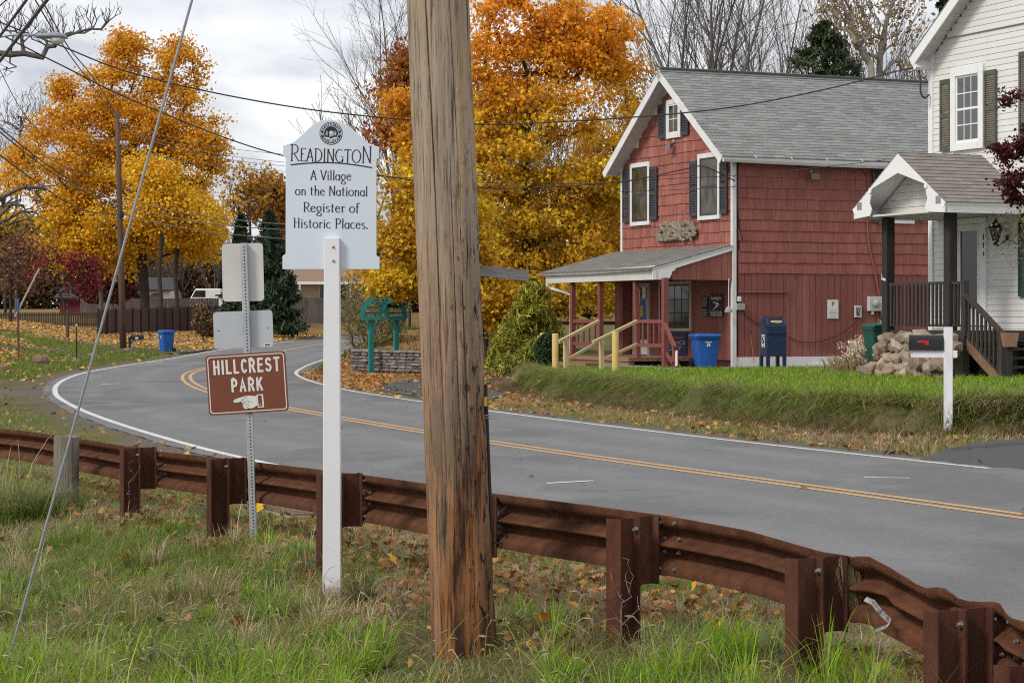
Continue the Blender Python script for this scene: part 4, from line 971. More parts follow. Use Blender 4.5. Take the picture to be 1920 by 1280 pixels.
m = MB(); Ms = slope_frame(1); m.fb(Ms, -.02, RL, -.10, .10, .012, .022, col=(.9,.9,.9)); Ms2 = slope_frame(-1); m.fb(Ms2, -.02, RL, -.10, .10, .0125, .0225, col=(.9,.9,.9)); m.build('ridge_cap', M_roof, rh)
Ms = slope_frame(1); ep = Ms @ Vector((0, SL, -.02))
# eave fascia and sagging gutter
m = MB(); e0 = Ms @ Vector((.0, SL, -.05)); e1 = Ms @ Vector((RL, SL, -.05)); m.beam(e0, e1, .025, .13); m.build('fascia', M_trim, rh)
def gutter(mb, p0, p1, sag=0, r=.062, n=14, out=None):
    out = Vector(out)
    rings = []
    for i in range(n+1):
        p = p0.lerp(p1, i/n); p = p + Vector((0,0,-sag*math.sin(math.pi*i/n)))
        pr = [(0,.0),(0,-.10),(.07,-.11),(.105,-.05),(.115,-.01),(.100,-.01),(.092,-.05),(.06,-.095),(.012,-.09),(.012,.0)]
        rings.append([p + out*a + Vector((0,0,b)) for a, b in pr])
    mb.loft(rings)
m = MB(); gutter(m, Ms @ Vector((-.02, SL + .012, -.045)), Ms @ Vector((RL, SL + .012, -.06)), .045, out=-U); gt_ = m.build('gutter', M_trim, rh)
for k in range(6):
    p = Ms @ Vector((.9 + k*1.05, SL, .02)); m = MB(); m.tube([p, p - U*.12 + Vector((0,0,-.05 - .02*math.sin(k)))], .008, 5); m.build('gutter_strap', M_trim, gt_)
# windows
def window(parent, Fm, x0, x1, y0, y1, depth=.05, fw=.10, frame_mat=None, sash=M_sash, grid=None, split=True, sill=True, pane_in=-.03, glass=None):
    fm = frame_mat or M_trim
    wd = MB(); wd.fb(Fm, x0 + fw*.6, x1 - fw*.6, y0 + fw*.6, y1 - fw*.6, .02, .035); w_ = wd.build('window', glass or M_glass, parent)
    m = MB(); m.fb(Fm, x0, x0+fw, y0, y1, .0, depth); m.fb(Fm, x1-fw, x1, y0, y1, .0, depth); m.fb(Fm, x0+fw, x1-fw, y1-fw*1.05, y1, .0, depth+.008); m.fb(Fm, x0+fw, x1-fw, y0, y0+fw*.9, .0, depth+.012); m.build('frame', fm, w_)
    xa, xb, ya, yb = x0+fw, x1-fw, y0+fw*.9, y1-fw*1.05; ym = (ya+yb)/2; s = .045
    m = MB(); m.fb(Fm, xa, xa+s, ya, yb, .035, .045); m.fb(Fm, xb-s, xb, ya, yb, .035, .045); m.fb(Fm, xa+s, xb-s, ya, ya+s*1.3, .035, .045); m.fb(Fm, xa+s, xb-s, yb-s, yb, .035, .045)
    if split: m.fb(Fm, xa+s, xb-s, ym-.025, ym+.025, .035, .048)
    m.build('sash', sash, w_)
    if grid:
        nx, ny, gm = grid; m = MB()
        for i in range(1, nx): xx = xa + s + (xb-xa-2*s)*i/nx; m.fb(Fm, xx-.011, xx+.011, ya+s, yb-s, .036, .042)
        for j in range(1, ny): yy = ya + s + (yb-ya-2*s)*j/ny; m.fb(Fm, xa+s, xb-s, yy-.011, yy+.011, .0365, .0425)
        m.build('muntins', gm, w_)
    return w_
def shutter(parent, Fm, x0, x1, y0, y1, mat, slat=None, mid=True, arch=False):
    m = MB(); s = min(.055, (x1-x0)*.17); m.fb(Fm, x0, x0+s, y0, y1, .03, .062); m.fb(Fm, x1-s, x1, y0, y1, .03, .062)
    ym = y0 + (y1-y0)*.5
    for a, b_ in ((y0, y0+.10), (y1-.10, y1)) + (((ym-.05, ym+.05),) if mid else ()): m.fb(Fm, x0+s, x1-s, a, b_, .03, .060)
    sh = m.build('shutter', mat, parent)
    m = MB(); y = y0 + .115
    while y < y1 - .12:
        if not (mid and abs(y - ym) < .07):
            q = [(x0+s,y,.034),(x1-s,y,.034),(x1-s,y+.030,.056),(x0+s,y+.030,.056),(x0+s,y,.030),(x1-s,y,.030),(x1-s,y+.030,.050),(x0+s,y+.030,.050)]
            m.add([Fm @ Vector((p[0], p[1], .086 - p[2])) for p in q], [(3,2,1,0),(4,5,6,7),(0,1,5,4),(1,2,6,5),(2,3,7,6),(3,0,4,7)])
        y += .045
    lv = m.build('louvres', slat or mat, sh); lv['kind'] = 'stuff'; return sh
Mcurt, t, b, o = new_mat('glass with painted room and reflections'); b.inputs['Roughness'].default_value = .09; b.inputs['Specular IOR Level'].default_value = .38; fq, _ = noise_fac(t, 4, (1,1,.5), detail=6, lo=.4, hi=.62); t.links.new(mixc(t, fq, (.018,.017,.014), (.10,.075,.035)), b.inputs['Base Color'])  # golden mottle in the pane colour stands in for room and reflected leaves
FRw = FR @ Matrix.Translation((0,0,.035))
window(rh, FRw, -1.76, -.59, 4.30, 6.02, glass=Mcurt, fw=.115); shutter(rh, FRw, -2.20, -1.78, 4.42, 5.86, M_shut); shutter(rh, FRw, -.565, -.20, 4.42, 5.86, M_shut)
window(rh, FRw, -5.66, -4.50, 4.30, 6.02, glass=Mcurt, fw=.115); shutter(rh, FRw, -6.10, -5.68, 4.42, 5.86, M_shut); shutter(rh, FRw, -4.48, -4.06, 4.42, 5.86, M_shut)
window(rh, FRw, -3.52, -2.70, 6.55, 7.58, glass=Mcurt, split=False, sash=M_trim, grid=(2,2,M_trim), fw=.12); shutter(rh, FRw, -3.96, -3.54, 6.58, 7.50, M_shut, mid=False); shutter(rh, FRw, -2.68, -2.28, 6.58, 7.42, M_shut, mid=False)
SRw = SR @ Matrix.Translation((0,0,.035))
shutter(rh, SRw, 4.10, 4.52, 4.25, 5.78, M_shut); window(rh, SRw, 4.55, 5.75, 4.36, 5.80, glass=Mcurt)

# ---- porch
PD = 2.30; FZ = GBR + .26; PF = FR @ Matrix.Translation((0, 0, PD))
pr0, pr1 = 3.62, 3.02                        # roof height at the wall, at the eave
xl, xr = -W - .28, .06
m = MB()
def pq(x, z): return FR @ Vector((x, pr0 + (pr1-pr0)*z/PD, z))
# roof deck as a thin sloped slab, shingles in courses
slp = math.hypot(PD, pr0-pr1); dn = Vector(FR.to_3x3() @ Vector((0, (pr1-pr0)/slp, PD/slp))); upn = Vector(FR.to_3x3() @ Vector((0, PD/slp, (pr0-pr1)/slp)))
Mp = Matrix.Identity(4); o_ = FR @ Vector((xl, pr0, .04))
for i in range(3): Mp[i][0] = (-U)[i]; Mp[i][1] = dn[i]; Mp[i][2] = upn[i]; Mp[i][3] = o_[i]
m.fb(Mp, 0, xr-xl, 0, slp, -.06, -.01); m.build('porch_roof_deck', M_trim, rh)
m = MB(); i = 0; y1 = slp + .05
while y1 > .05:
    xx = -.05 - (.15 if i % 2 else 0); y0 = max(0, y1-.155)
    while xx < xr - xl:
        a0, a1 = max(-.02, xx), min(xr-xl+.02, xx+.298); g = R.uniform(.86,1.1)
        if a1 > a0: m.add([Mp @ Vector(p) for p in ((a0,y1,-.01),(a1,y1,-.01),(a1,y1,.012),(a0,y1,.012),(a1,y0,.0),(a0,y0,.0))], [(0,1,2,3),(3,2,4,5)], col=(g,g,g))
        xx += .305
    y1 -= .14; i += 1
po = m.build('porch_shingles', M_roof2, rh); po['kind'] = 'stuff'
m = MB(); m.fb(PF, xl+.06, xr, 2.72, 2.95, -.10, -.06); m.build('porch_fascia', M_soff, rh)
m = MB(); gutter(m, PF @ Vector((xl - .06, 3.04, -.05)), PF @ Vector((xr - .02, 3.07, -.05)), .02, out=-V); m.build('porch_gutter', M_trim, rh)
m = MB(); m.fb(FR, xl+.1, xr-.05, 2.76, 2.80, .06, PD-.12); m.build('porch_ceiling', M_redpt, rh)
# side gable of the porch: red boards, white raking board and corner patch
SP = frame(FR @ Vector((xr, 0, PD)), V, -U)      # x from porch front back to the wall
def rz_(x): return pr1 + (pr0-pr1)*x/PD
n = 12; x0 = .52
for i in range(10):
    a, b_ = x0 + i*.178, min(x0 + (i+1)*.178 - .008, PD - .02)
    mm_ = MB(); mm_.prism(SP, [(a, 2.72), (b_, 2.72), (b_, rz_(b_) - .13), (a, rz_(a) - .13)], -.06, -.035); mm_.build('porch_gable_board', M_redbd, rh)
m = MB(); m.prism(SP, [(-.02, rz_(-.02) - .19), (PD-.03, rz_(PD-.03) - .135), (PD-.03, rz_(PD-.03) - .012), (-.02, rz_(-.02) - .012)], -.034, -.010); m.build('porch_rake_board', M_trimw, rh)
m = MB(); m.prism(SP, [(-.02, 2.72), (.42, 2.72), (.50, 2.84), (.53, 2.93), (.60, 2.95), (.62, rz_(.62) - .16), (-.02, rz_(-.02)-.195)], -.034, -.008); m.build('porch_corner_patch', M_trimw, rh)
# floor, posts, rails
m = MB(); m.tube([P(1026, 522, 61.0), P(1027, 536, 61.0), P(1034, 541, 61.0), P(1060, 548, 60.6), P(1071, 553, 60.4), P(1071, 600, 60.4), P(1069, 688, 60.4)], .045, 8); m.build('downspout', M_trim, rh)
m = MB(); m.fb(FR, xl+.25, -1.55, FZ-.10, FZ, .04, PD-.10); fl = m.build('porch_floor', M_plank, rh)
m = MB(); m.fb(FR, xl+.35, -1.60, GBR-.1, FZ-.10, PD-.30, PD-.14); m.build('porch_skirt', M_plank, rh)
m = MB(); m.fb(FR, xl+.6, -3.2, GBR-.1, FZ-.17, PD-.10, PD+.32); m.build('porch_step', M_plank, rh)
m = MB(); m.fb(FR, -2.6, .3, GBR-.2, GBR+.06, PD-.35, PD+.15); m.build('porch_slab', M_conc, rh)
pxs = [-6.30, -4.55, -2.32, -.06]
def fx(px, z=PD-.2):           # local x on the porch front line for a photo column
    r = (px-CX)/FPX; o = FR @ Vector((0,0,z)); return -(o.x - r*o.y)/(math.sin(UA) + r*math.cos(UA))
posts = [fx(1074), fx(1126), fx(1196), fx(1247)]
for i, (xx, wv) in enumerate(zip(posts, (.12,.12,.12,.14))):
    ln = .12 if i == 2 else 0
    m = MB(); m.loft([[FR @ Vector((xx+a-ln*(k), y, PD-.2+b_)) for a, b_ in ((-wv/2,-wv/2),(wv/2,-wv/2),(wv/2,wv/2),(-wv/2,wv/2))] for y, k in ((FZ if i < 3 else GBR+.05, 0), (2.76, 1))]); m.build('porch_post', M_redpt, rh, bevel=.005)
def prail(x0, x1, y, h=.09, z=PD-.2): 
    m = MB(); m.fb(FR, x0, x1, y, y+h, z-.03, z+.03); return m.build('porch_rail', M_redpt, rh)
for a, b_ in ((posts[0], posts[1]), (posts[2], posts[3])):
    r1 = prail(a+.06, b_-.06, FZ+.88); r2 = prail(a+.06, b_-.06, FZ+.28)
    nb = 4
    for k in range(nb):
        xx = a + .06 + (b_-a-.12)*(k+.75)/(nb+.5)
        piece('baluster', 'box', M_redpt, TS(FR, xx, FZ+.62, PD-.2, .05, .56, .04), rh)
# back rail of porch (far end)
m = MB(); m.fb(FR, -W-.02, -W+.05, FZ+.82, FZ+.92, .2, PD-.2); m.build('porch_rail', M_redpt, rh)
m = MB(); m.fb(FR, -W+.02, -W+.14, FZ, 2.76, .05, .17); m.build('porch_post', M_redpt, rh)
# wide wall return beside the door
m = MB(); m.fb(FR, fx(1165,.1), fx(1180,.1), FZ, 2.78, .03, .30); m.build('porch_wall_return', M_redbd, rh)
# handrail of the near steps
xs = posts[3]
m = MB(); m.beam(FR @ Vector((xs+.06, FZ+.86, PD-.15)), FR @ Vector((xs+.9, FZ+.28, PD-.0)), .075, .10); m.build('step_rail', M_redpt, rh)
m = MB(); m.beam(FR @ Vector((xs+.22, FZ+.16, PD-.1)), FR @ Vector((xs+.78, FZ-.10, PD-.0)), .05, .09); m.build('step_rail', M_redpt, rh)
for dx_, zt_ in ((.24, .70), (.78, .33)):
    m = MB(); m.fb(FR, xs+dx_-.06, xs+dx_+.06, GBR+.02, FZ+zt_, PD-.14, PD-.02); m.build('step_post', M_redpt, rh)
m = MB(); m.fb(FR, xs+.85, xs+.93, GBR+.1, FZ+.22, PD-.06, PD-.035); m.build('reflector_strip', M_trimw, rh)
m = MB(); m.fb(FR, xs+.35, xs+1.5, GBR-.05, GBR+.05, PD-.35, PD+.25); m.build('step_slab', M_conc, rh)
# door and its frame, front window, posters
dx0, dx1 = fx(1185,.1), fx(1216,.1)
m = MB(); m.fb(FR, dx0, dx0+.12, FZ, 2.72, .03, .09); m.fb(FR, dx1-.12, dx1, FZ, 2.72, .03, .09); m.fb(FR, dx0+.12, dx1-.12, 2.60, 2.72, .03, .089); dr_o = m.build('door', M_cream, rh)
m = MB(); m.fb(FR, dx0+.12, dx1-.12, FZ, 2.60, .025, .05); m.build('door_leaf', M_glass, dr_o)
m = MB(); m.fb(FR, dx0+.14, dx1-.14, FZ+.02, FZ+.42, .05, .06); m.build('kick_plate', M_trimw, dr_o)
m = MB(); m.fb(FR, dx0+.3, dx1-.3, FZ+.95, FZ+1.5, .05, .058); m.build('door_poster', M_blue, dr_o)
for a0, a1, y0, y1, mt in ((.55,.75,1.55,1.85,M_trimw),(.25,.42,1.4,1.8,M_trimw),(.4,.6,1.05,1.35,M_tag)):
    m = MB(); m.fb(FR, dx0+a0, dx0+a1, FZ+y0, FZ+y1, .058, .064); m.build('notice', mt, dr_o)
wx0, wx1 = fx(1234,.08), fx(1294,.08)
Mglz, t, b, o = new_mat('post office window'); b.inputs['Base Color'].default_value = (.055,.05,.03,1); b.inputs['Roughness'].default_value = .1
window(rh, FR @ Matrix.Translation((0,0,.02)), wx0, wx1, 1.42, 2.74, fw=.08, frame_mat=M_cream, split=False, grid=(4,3,M_black), glass=Mglz)
# blue bin, yellow poster etc. hang on their own
def poster(name, Fm, x0, x1, y0, y1, z, mat, label, cat='sign'):
    m = MB(); m.fb(Fm, x0, x1, y0, y1, z, z+.015); o = m.build(name, mat); tag(o, label, cat); return o
M_navy = MAT('navy poster', (.012,.028,.075), (.01,.02,.055), 3, rough=.4)
bx0, bx1 = fx(1246,.06), fx(1287,.06)
bp_ = poster('service_poster', FR, bx0, bx1, .78, 1.38, .04, M_navy, 'dark blue service poster below the porch window of the red house')
M_grey_t = MAT('grey print', (.42,.45,.50), rough=.6)
text('SERVICE', FR, (bx0+bx1)/2, 1.06, .10, (bx1-bx0)*.9, .058, M_grey_t, bp_); text('COST', FR, (bx0+bx1)/2 - .05, .90, .11, (bx1-bx0)*.62, .058, M_grey_t, bp_)
m = MB(); m.fb(FR, bx0+.12, bx1-.2, 1.22, 1.27, .056, .0585); m.build('print', M_redpt, bp_)
px0, px1 = fx(1331,.06), fx(1355,.06)
pp = poster('post_office_sign', FR, px0, px1, 1.78, 2.38, .04, M_ink, 'black post office sign with white eagle emblem on the red porch wall')
text('Readington', FR, (px0+px1)/2, 2.20, .13, (px1-px0)*.78, .058, M_signwhite, pp)
def eagle(mb, Fm, x0, y0, w, h, z):   # sweeping eagle head in a parallelogram
    q = lambda pts: [Fm @ Vector((x0 + w*a, y0 + h*b_, z)) for a, b_ in pts]
    mb.add(q([(.06,.95),(.45,.99),(.80,.86),(.97,.64),(.72,.68),(.62,.60),(.42,.66),(.60,.78),(.30,.84)]), [(0,1,2,8),(2,3,4,7),(4,5,6,7),(2,7,8)])
    mb.add(q([(.97,.60),(.86,.54),(.20,.06),(.06,.06),(.42,.40),(.66,.60)]), [(0,1,5),(1,2,3,4),(1,4,5)])
m = MB(); eagle(m, FR, px0+.1, 1.96, (px1-px0)*.62, .22, .0585); m.build('eagle_emblem', M_signwhite, pp)
text('UNITED STATES', FR, (px0+px1)/2, 1.875, .065, (px1-px0)*.86, .058, M_signwhite, pp); text('POSTAL SERVICE', FR, (px0+px1)/2, 1.805, .06, (px1-px0)*.86, .058, M_signwhite, pp)
hx0, hx1 = fx(1315,.06), fx(1326.5,.06)
hh_ = poster('hours_sign', FR, hx0, hx1, 1.80, 2.32, .04, M_ink, 'narrow black opening hours sign beside the post office sign')
m = MB()
for k in range(8): 
    if k != 3: m.fb(FR, hx0+.04+.02*(k%2), hx1-.04-.03*((k+1)%2), 1.83+k*.062, 1.83+k*.062+.022, .056, .058)
m.build('small_print', M_grey_t, hh_)
# driftwood carving over the porch
dw = MB(); rr_ = random.Random(3)
cpl = [(1228,441),(1240,428),(1252,416),(1268,414),(1281,424),(1299,414),(1303,440),(1290,449),(1262,451),(1246,453),(1231,451)]; dw.prism(FR, [(fx(a_, .1), HC - (b_ - HY)/FPX*(FR @ Vector((fx(a_, .1), 0, .1))).y) for a_, b_ in cpl], .04, .10)
for i in range(52):
    f = (i+.5)/52; xx = fx(1234 + 64*f, .2); cy = 4.02 + .05*math.sin(f*11) + rr_.uniform(-.19,.19); a = rr_.choice((.45,-.5,.1,-.15)) + rr_.uniform(-.25,.25); L_ = rr_.uniform(.10,.24); 
    p = FR @ Vector((xx, cy, .12)); dv = Vector(FR.to_3x3() @ Vector((math.cos(a), math.sin(a), rr_.uniform(-.2,.2))))
    dw.tube([p - dv*L_, p - dv*L_*.4 + Vector((0,0,.05)), p + dv*L_*.4 + Vector((0,0,rr_.uniform(-.03,.06))), p + dv*L_], [.015, .05, .042, .012], 6)
dwo = dw.build('driftwood_carving', MAT('grey driftwood', (.33,.28,.21), (.17,.14,.10), 14, rough=.9, bump=.6, c3=(.42,.38,.32), s3=5), smooth=False); tag(dwo, 'grey driftwood carving mounted above the porch roof of the red house', 'carving')
# lamps, boxes and cables on the walls: things of their own
def flood(Fm, x, y, nm, lb):
    o = thing(nm, lb, 'lamp', Fm @ Vector((x, y, .05)))
    m = MB(); m.lathe(Fm @ Matrix.Translation((x, y+.10, .04)), [(.05,0),(.05,.03),(.02,.06)], 10); m.build('mount', M_sashg, o)
    m = MB(); m.loft([[Fm @ Vector((x+a, y+b_, .10)) for a, b_ in ((-.07,-.05),(.07,-.05),(.07,.05),(-.07,.05))], [Fm @ Vector((x+.02+a, y-.05+b_, .24)) for a, b_ in ((-.12,-.07),(.12,-.07),(.12,.07),(-.12,.07))]]); m.build('lamp_head', MAT('grey lamp '+nm, (.20,.18,.16), (.15,.14,.13), 8, rough=.6), o); return o
flood(FR, -3.12, 6.36, 'flood_lamp', 'small grey flood lamp under the gable window of the red house'); flood(SR, 2.25, 5.44, 'flood_lamp', 'grey flood lamp high on the side wall of the red house')
lp = thing('porch_lamp', 'small white hanging lamp beneath the porch roof edge', 'lamp', FR @ Vector((-.55, 2.4, .9)))
c_ = P(1366, 575, 55.7); m = MB(); m.tube([P(1366.5, 522, 55.7), c_], .012, 5); m.build('stem', M_trim, lp); m = MB(); m.lathe(Matrix.Translation(c_ - Vector((0,0,.16))), [(.03,0),(.10,.02),(.09,.09),(.03,.17)], 10); m.build('shade', M_sashg, lp)
def wallbox(nm, Fm, x0, x1, y0, y1, d, mat, lb, cat='box'):
    m = MB(); m.fb(Fm, x0, x1, y0, y1, .03, d); o = m.build(nm, mat, bevel=.008); tag(o, lb, cat); return o
def sxp(px, z=0):              # local x on the side wall for a photo column
    r = (px-CX)/FPX; o = SR @ Vector((0,0,z)); return -(o.x - r*o.y)/(math.cos(UA) - r*math.sin(UA))
def sxy(px, py): 
    x = sxp(px); p = SR @ Vector((x, 0, 0)); return x, HC - (py-HY)/FPX*p.y
M_gbox = MAT('grey green box', (.38,.40,.35), (.32,.34,.30), 5, rough=.55); M_lgrey = MAT('light grey enamel', (.52,.53,.55), (.46,.47,.49), 5, rough=.5)
x0, y0 = sxy(1378, 581); x1, y1 = sxy(1393, 569); wallbox('junction_box', SR, x0, x1, y0, y1, .12, M_gbox, 'grey green junction box low on the corner of the red house')
x0, y0 = sxy(1381, 565); x1, y1 = sxy(1387, 556); wallbox('sensor_box', SR, x0, x1, y0, y1, .09, M_trimw, 'tiny white box above the grey green junction box')
x0, y0 = sxy(1600, 595); x1, y1 = sxy(1612, 573); wb = wallbox('cable_box', SR, x0, x1, y0, y1, .10, M_lgrey, 'open grey cable box with dark wires between parking sign and meter')
m = MB(); 
for k in range(5): m.tube([SR @ Vector((x0+(x1-x0)*R.random(), y0+.05, .105)), SR @ Vector((x0+(x1-x0)*R.random(), (y0+y1)/2, .112)), SR @ Vector((x0+(x1-x0)*R.random(), y1-.05, .105))], .006, 4)
m.build('wires', M_black, wb)
x0, y0 = sxy(1624, 583); x1, y1 = sxy(1654, 556); em = thing('electric_meter', 'light grey electric meter box on the red wall beside the porch post', 'electric meter', SR @ Vector((x0, y0, .03)))
m = MB(); m.fb(SR, x0, x1, y0, y1, .03, .16); m.build('meter_box', M_lgrey, em, bevel=.01)
xc, yc = sxy(1636, 569); m = MB(); m.lathe(SR @ Matrix.Translation((xc, yc, .16)), [(.105,0),(.10,.05),(.075,.10),(.03,.11)], 16); m.build('meter_dial', M_gbox, em, smooth=True)
for px in (1632, 1651): xx, yy = sxy(px, 587); m = MB(); m.fb(SR, xx-.03, xx+.03, yy-.03, y0, .06, .12); m.build('knockout', M_trimw, em)
# red conduit curving down the wall to the meter, pipe, cables
def wallline(nm, pts, r, mat, lb, cat='cable', off=.06):
    q = []; 
    for px, py in pts: xx, yy = sxy(px, py); q.append(SR @ Vector((xx, yy, off)))
    q = [Vector(p) for p in catmull([tuple(p) for p in q], 5)]; m = MB(); m.tube(q, r, 6); o = m.build(nm, mat, smooth=True); tag(o, lb, cat); return o
wallline('conduit', [(1590,297),(1607,308),(1620,322),(1625,345),(1624,420),(1626,450),(1631,480),(1638,510),(1645,545),(1648,556)], .022, M_redsh, 'red painted conduit curving down the side wall to the electric meter', 'conduit')
wallline('wall_pipe', [(1382,548),(1420,548),(1475,548.5)], .02, M_redpt, 'short red painted pipe along the lower side wall', 'pipe', .05)
wallline('wall_cable', [(1386,575),(1398,592),(1412,603),(1425,608)], .010, M_reddk, 'dark cable drooping from junction box towards the blue mailbox')
wallline('wall_cable', [(1476,630),(1495,640),(1525,641),(1555,634),(1580,622),(1598,607),(1606,596)], .010, M_reddk, 'dark cable sagging from the cable box across the side wall')
wallline('wall_cable', [(1382,290),(1381,330),(1380,360),(1383,420),(1390,450)], .012, M_black, 'black service cable clipped to the white corner board', off=.075)
# parking sign
x0, y0 = sxy(1550, 597); x1, y1 = sxy(1570, 562); ps_ = poster('parking_sign', SR, x0, x1, y0, y1, .035, M_signwhite, 'white parking notice with a black letter on the red side wall')
text('P', SR, (x0+x1)/2 + .005, y1-.17, .12, .075, .0515, M_ink, ps_)
m = MB()
for k in range(6): m.fb(SR, x0+.03+.015*(k%3), x1-.03-.015*((k+1)%3), y0+.04+k*.034, y0+.04+k*.034+.012, .050, .0518)
m.build('small_print', M_grey_t, ps_)
x_, y_ = sxy(1681, 417); m = MB(); x2_, _ = sxy(1711, 417); m.fb(SR, sxp(1646), sxp(1712), y_-.03, y_+.09, .05, .07); ob = m.build('trim_board', M_trimw, rh)
# orange marker stake
a_ = P(1407.5, 627, 55.8); b_ = P(1414, 682, 55.8); m = MB(); m.tube([b_, a_], .009, 5); o = m.build('marker_stake', MAT('orange stake', (.55,.14,.05), rough=.6)); tag(o, 'thin orange marker stake leaning by the red wall', 'stake')
# pavement along the red house
m = MB(); m.fb(SR, -.4, 7.0, GBR-.2, GBR+.035, .06, 1.25); o = m.build('pavement', M_conc); tag(o, kind='structure')
# services to the gable corner: white insulators
for k, py in enumerate((306, 329, 338, 349)):
    p = P(1376, py, 55.85); m = MB(); m.lathe(frame(p, (1,0,0), (0,-1,0)), [(.035,0),(.045,.03),(.025,.05),(.04,.07),(.02,.10)], 8); m.build('insulator', M_sashg, rh)

# ------------------------------------------------------------------ white house
W0 = Vector((9.09, 48.0, 0)); GW = gzs(8.3, 46.3); WRm = frame(W0, -U, -V)
M_sid = MAT('white vinyl siding', (.70,.69,.66), (.66,.65,.62), 3, (1,1,.3), rough=.55, orand=.02, c3=(.60,.58,.53), s3=1.6, lo3=.58, hi3=.8)
M_sidk = MAT('siding shadow gap', (.30,.29,.27), rough=.9)
M_shg = MAT('faded green brown shutter', (.10,.105,.075), (.08,.09,.065), 4, rough=.7, c3=(.045,.075,.062), s3=2.2, lo3=.5, hi3=.62); M_shs = MAT('faded shutter slat', (.19,.155,.105), (.14,.12,.085), 6, rough=.7)
M_shgreen = MAT('green shutter', (.030,.060,.042), (.025,.05,.035), 4, rough=.6)
wh = thing('white_house', 'white clapboard house with gabled entry porch and shutters', 'house', (W0.x, W0.y, GW))
WW = 7.4; WE = 7.42; WRz = WE + .71*WW/2
m = MB(); m.prism(WRm, [(0, GW-.4), (WW, GW-.4), (WW, WE), (WW/2, WRz), (0, WE)], -6.5, -.01); m.build('wall', M_sidk, wh)
ex = .127; z = 1.28; k = 0
zc = HC + (HY - 72.5)/FPX*47.6
while z < WRz - .2:
    over = .03 if z > zc - .02 else 0
    xa_ = .13; xb_ = WW - .1
    if z + ex > WE: xa_ = max(.13, (z + ex - WE)/.71 + .02); xb_ = WW - xa_
    zlo = max(z, zc) if abs(z - zc) < 0 else z
    piece('clapboard', 'wedge', M_sid, WRm @ Matrix.Translation(((xa_+xb_)/2, z, over)) @ Matrix.Diagonal((xb_-xa_, ex + .012, .019, 1)), wh)
    if abs(z + ex - zc) < ex/2:
        m = MB(); m.fb(WRm, xa_, xb_, z+ex-.012, z+ex+.012, .0, .048); m.build('gable_ledge', M_sidk, wh)
    z += ex
m = MB(); m.fb(WRm, -.03, .13, GW, WE + .1, -.02, .045); m.build('corner_board', M_trimw, wh)
m = MB(); m.fb(WRm, -.045, -.002, GW-.2, WE - .05, -6.4, -.021); m.build('side_wall', M_sid, wh)
# roof with rake boards and boxed soffit
for sign in (-1, 1):
    sl_ = math.hypot(1, .71); d_ = Vector(WRm.to_3x3() @ Vector((sign/sl_, -.71/sl_, 0))); up_ = Vector(WRm.to_3x3() @ Vector((sign*.71/sl_, 1/sl_, 0)))
    Mw = Matrix.Identity(4); o_ = WRm @ Vector((WW/2, WRz + .10, .42))
    for i in range(3): Mw[i][0] = V[i]; Mw[i][1] = d_[i]; Mw[i][2] = up_[i]; Mw[i][3] = o_[i]
    LS = (WW/2 + .17)*sl_
    m = MB(); m.fb(Mw, 0, 7.2, 0, LS, -.10, -.02); m.build('roof_deck', M_soff, wh)
    m = MB(); m.fb(Mw, -.04, 7.2, -.02, LS+.03, -.019, .0, col=(.9,.9,.9)); m.build('roof_covering', M_roof, wh)
    m = MB(); m.fb(Mw, -.03, .0, 0, LS, -.24, -.021); m.build('rake_board', M_trimw, wh)
    npn = int(LS/.26)
    for i in range(npn): piece('soffit_panel', 'box', M_soff, TS(Mw, .20, LS - .13 - i*.26, -.115, .38, .252, .02), wh)
    m = MB(); m.fb(Mw, -.02, .42, LS-.10, LS+.005, -.34, -.101); m.build('eave_return', M_trimw, wh)
# windows
def wxp(px, z=0):
    r = (px-CX)/FPX; o = WRm @ Vector((0,0,z)); return (r*o.y - o.x)/(math.sin(UA) + r*math.cos(UA))
def wxy(px, py, z=0): x = wxp(px, z); p = WRm @ Vector((x, 0, z)); return x, HC - (py-HY)/FPX*p.y
Fw2 = WRm @ Matrix.Translation((0,0,.015))
x0, _ = wxy(1788, 0); x1, _ = wxy(1849, 0); yb_ = wxy(1790, 284)[1]; yt_ = wxy(1845, 120)[1] + .0
Mgw, t, b, o = new_mat('curtained glass'); b.inputs['Base Color'].default_value = (.10,.105,.10,1); b.inputs['Roughness'].default_value = .08; b.inputs['Specular IOR Level'].default_value = .6
window(wh, Fw2, x0, x1, yb_, yt_, depth=.075, fw=.17, frame_mat=M_trimw, sash=M_trimw, grid=(3,4,M_trimw), glass=Mgw)
a0, a1 = wxp(1767), wxp(1786.5); shutter(wh, Fw2, a0, a1, yb_+.02, yt_-.20, M_shg, M_shs); a0, a1 = wxp(1850), wxp(1872); shutter(wh, Fw2, a0, a1, yb_+.02, yt_-.16, M_shg, M_shs)
a0, a1 = wxp(1914), wxp(1935); shutter(wh, Fw2, a0, a1, wxy(1915, 556)[1], wxy(1915, 396)[1], M_shgreen); shutter(wh, Fw2, a0+.02, a1+.02, yb_, yt_+.1, M_shg, M_shs)
window(wh, Fw2, a1+.02, a1+1.0, wxy(1915,556)[1], wxy(1915,396)[1], depth=.07, fw=.12, frame_mat=M_trimw, sash=M_trimw, glass=Mgw)
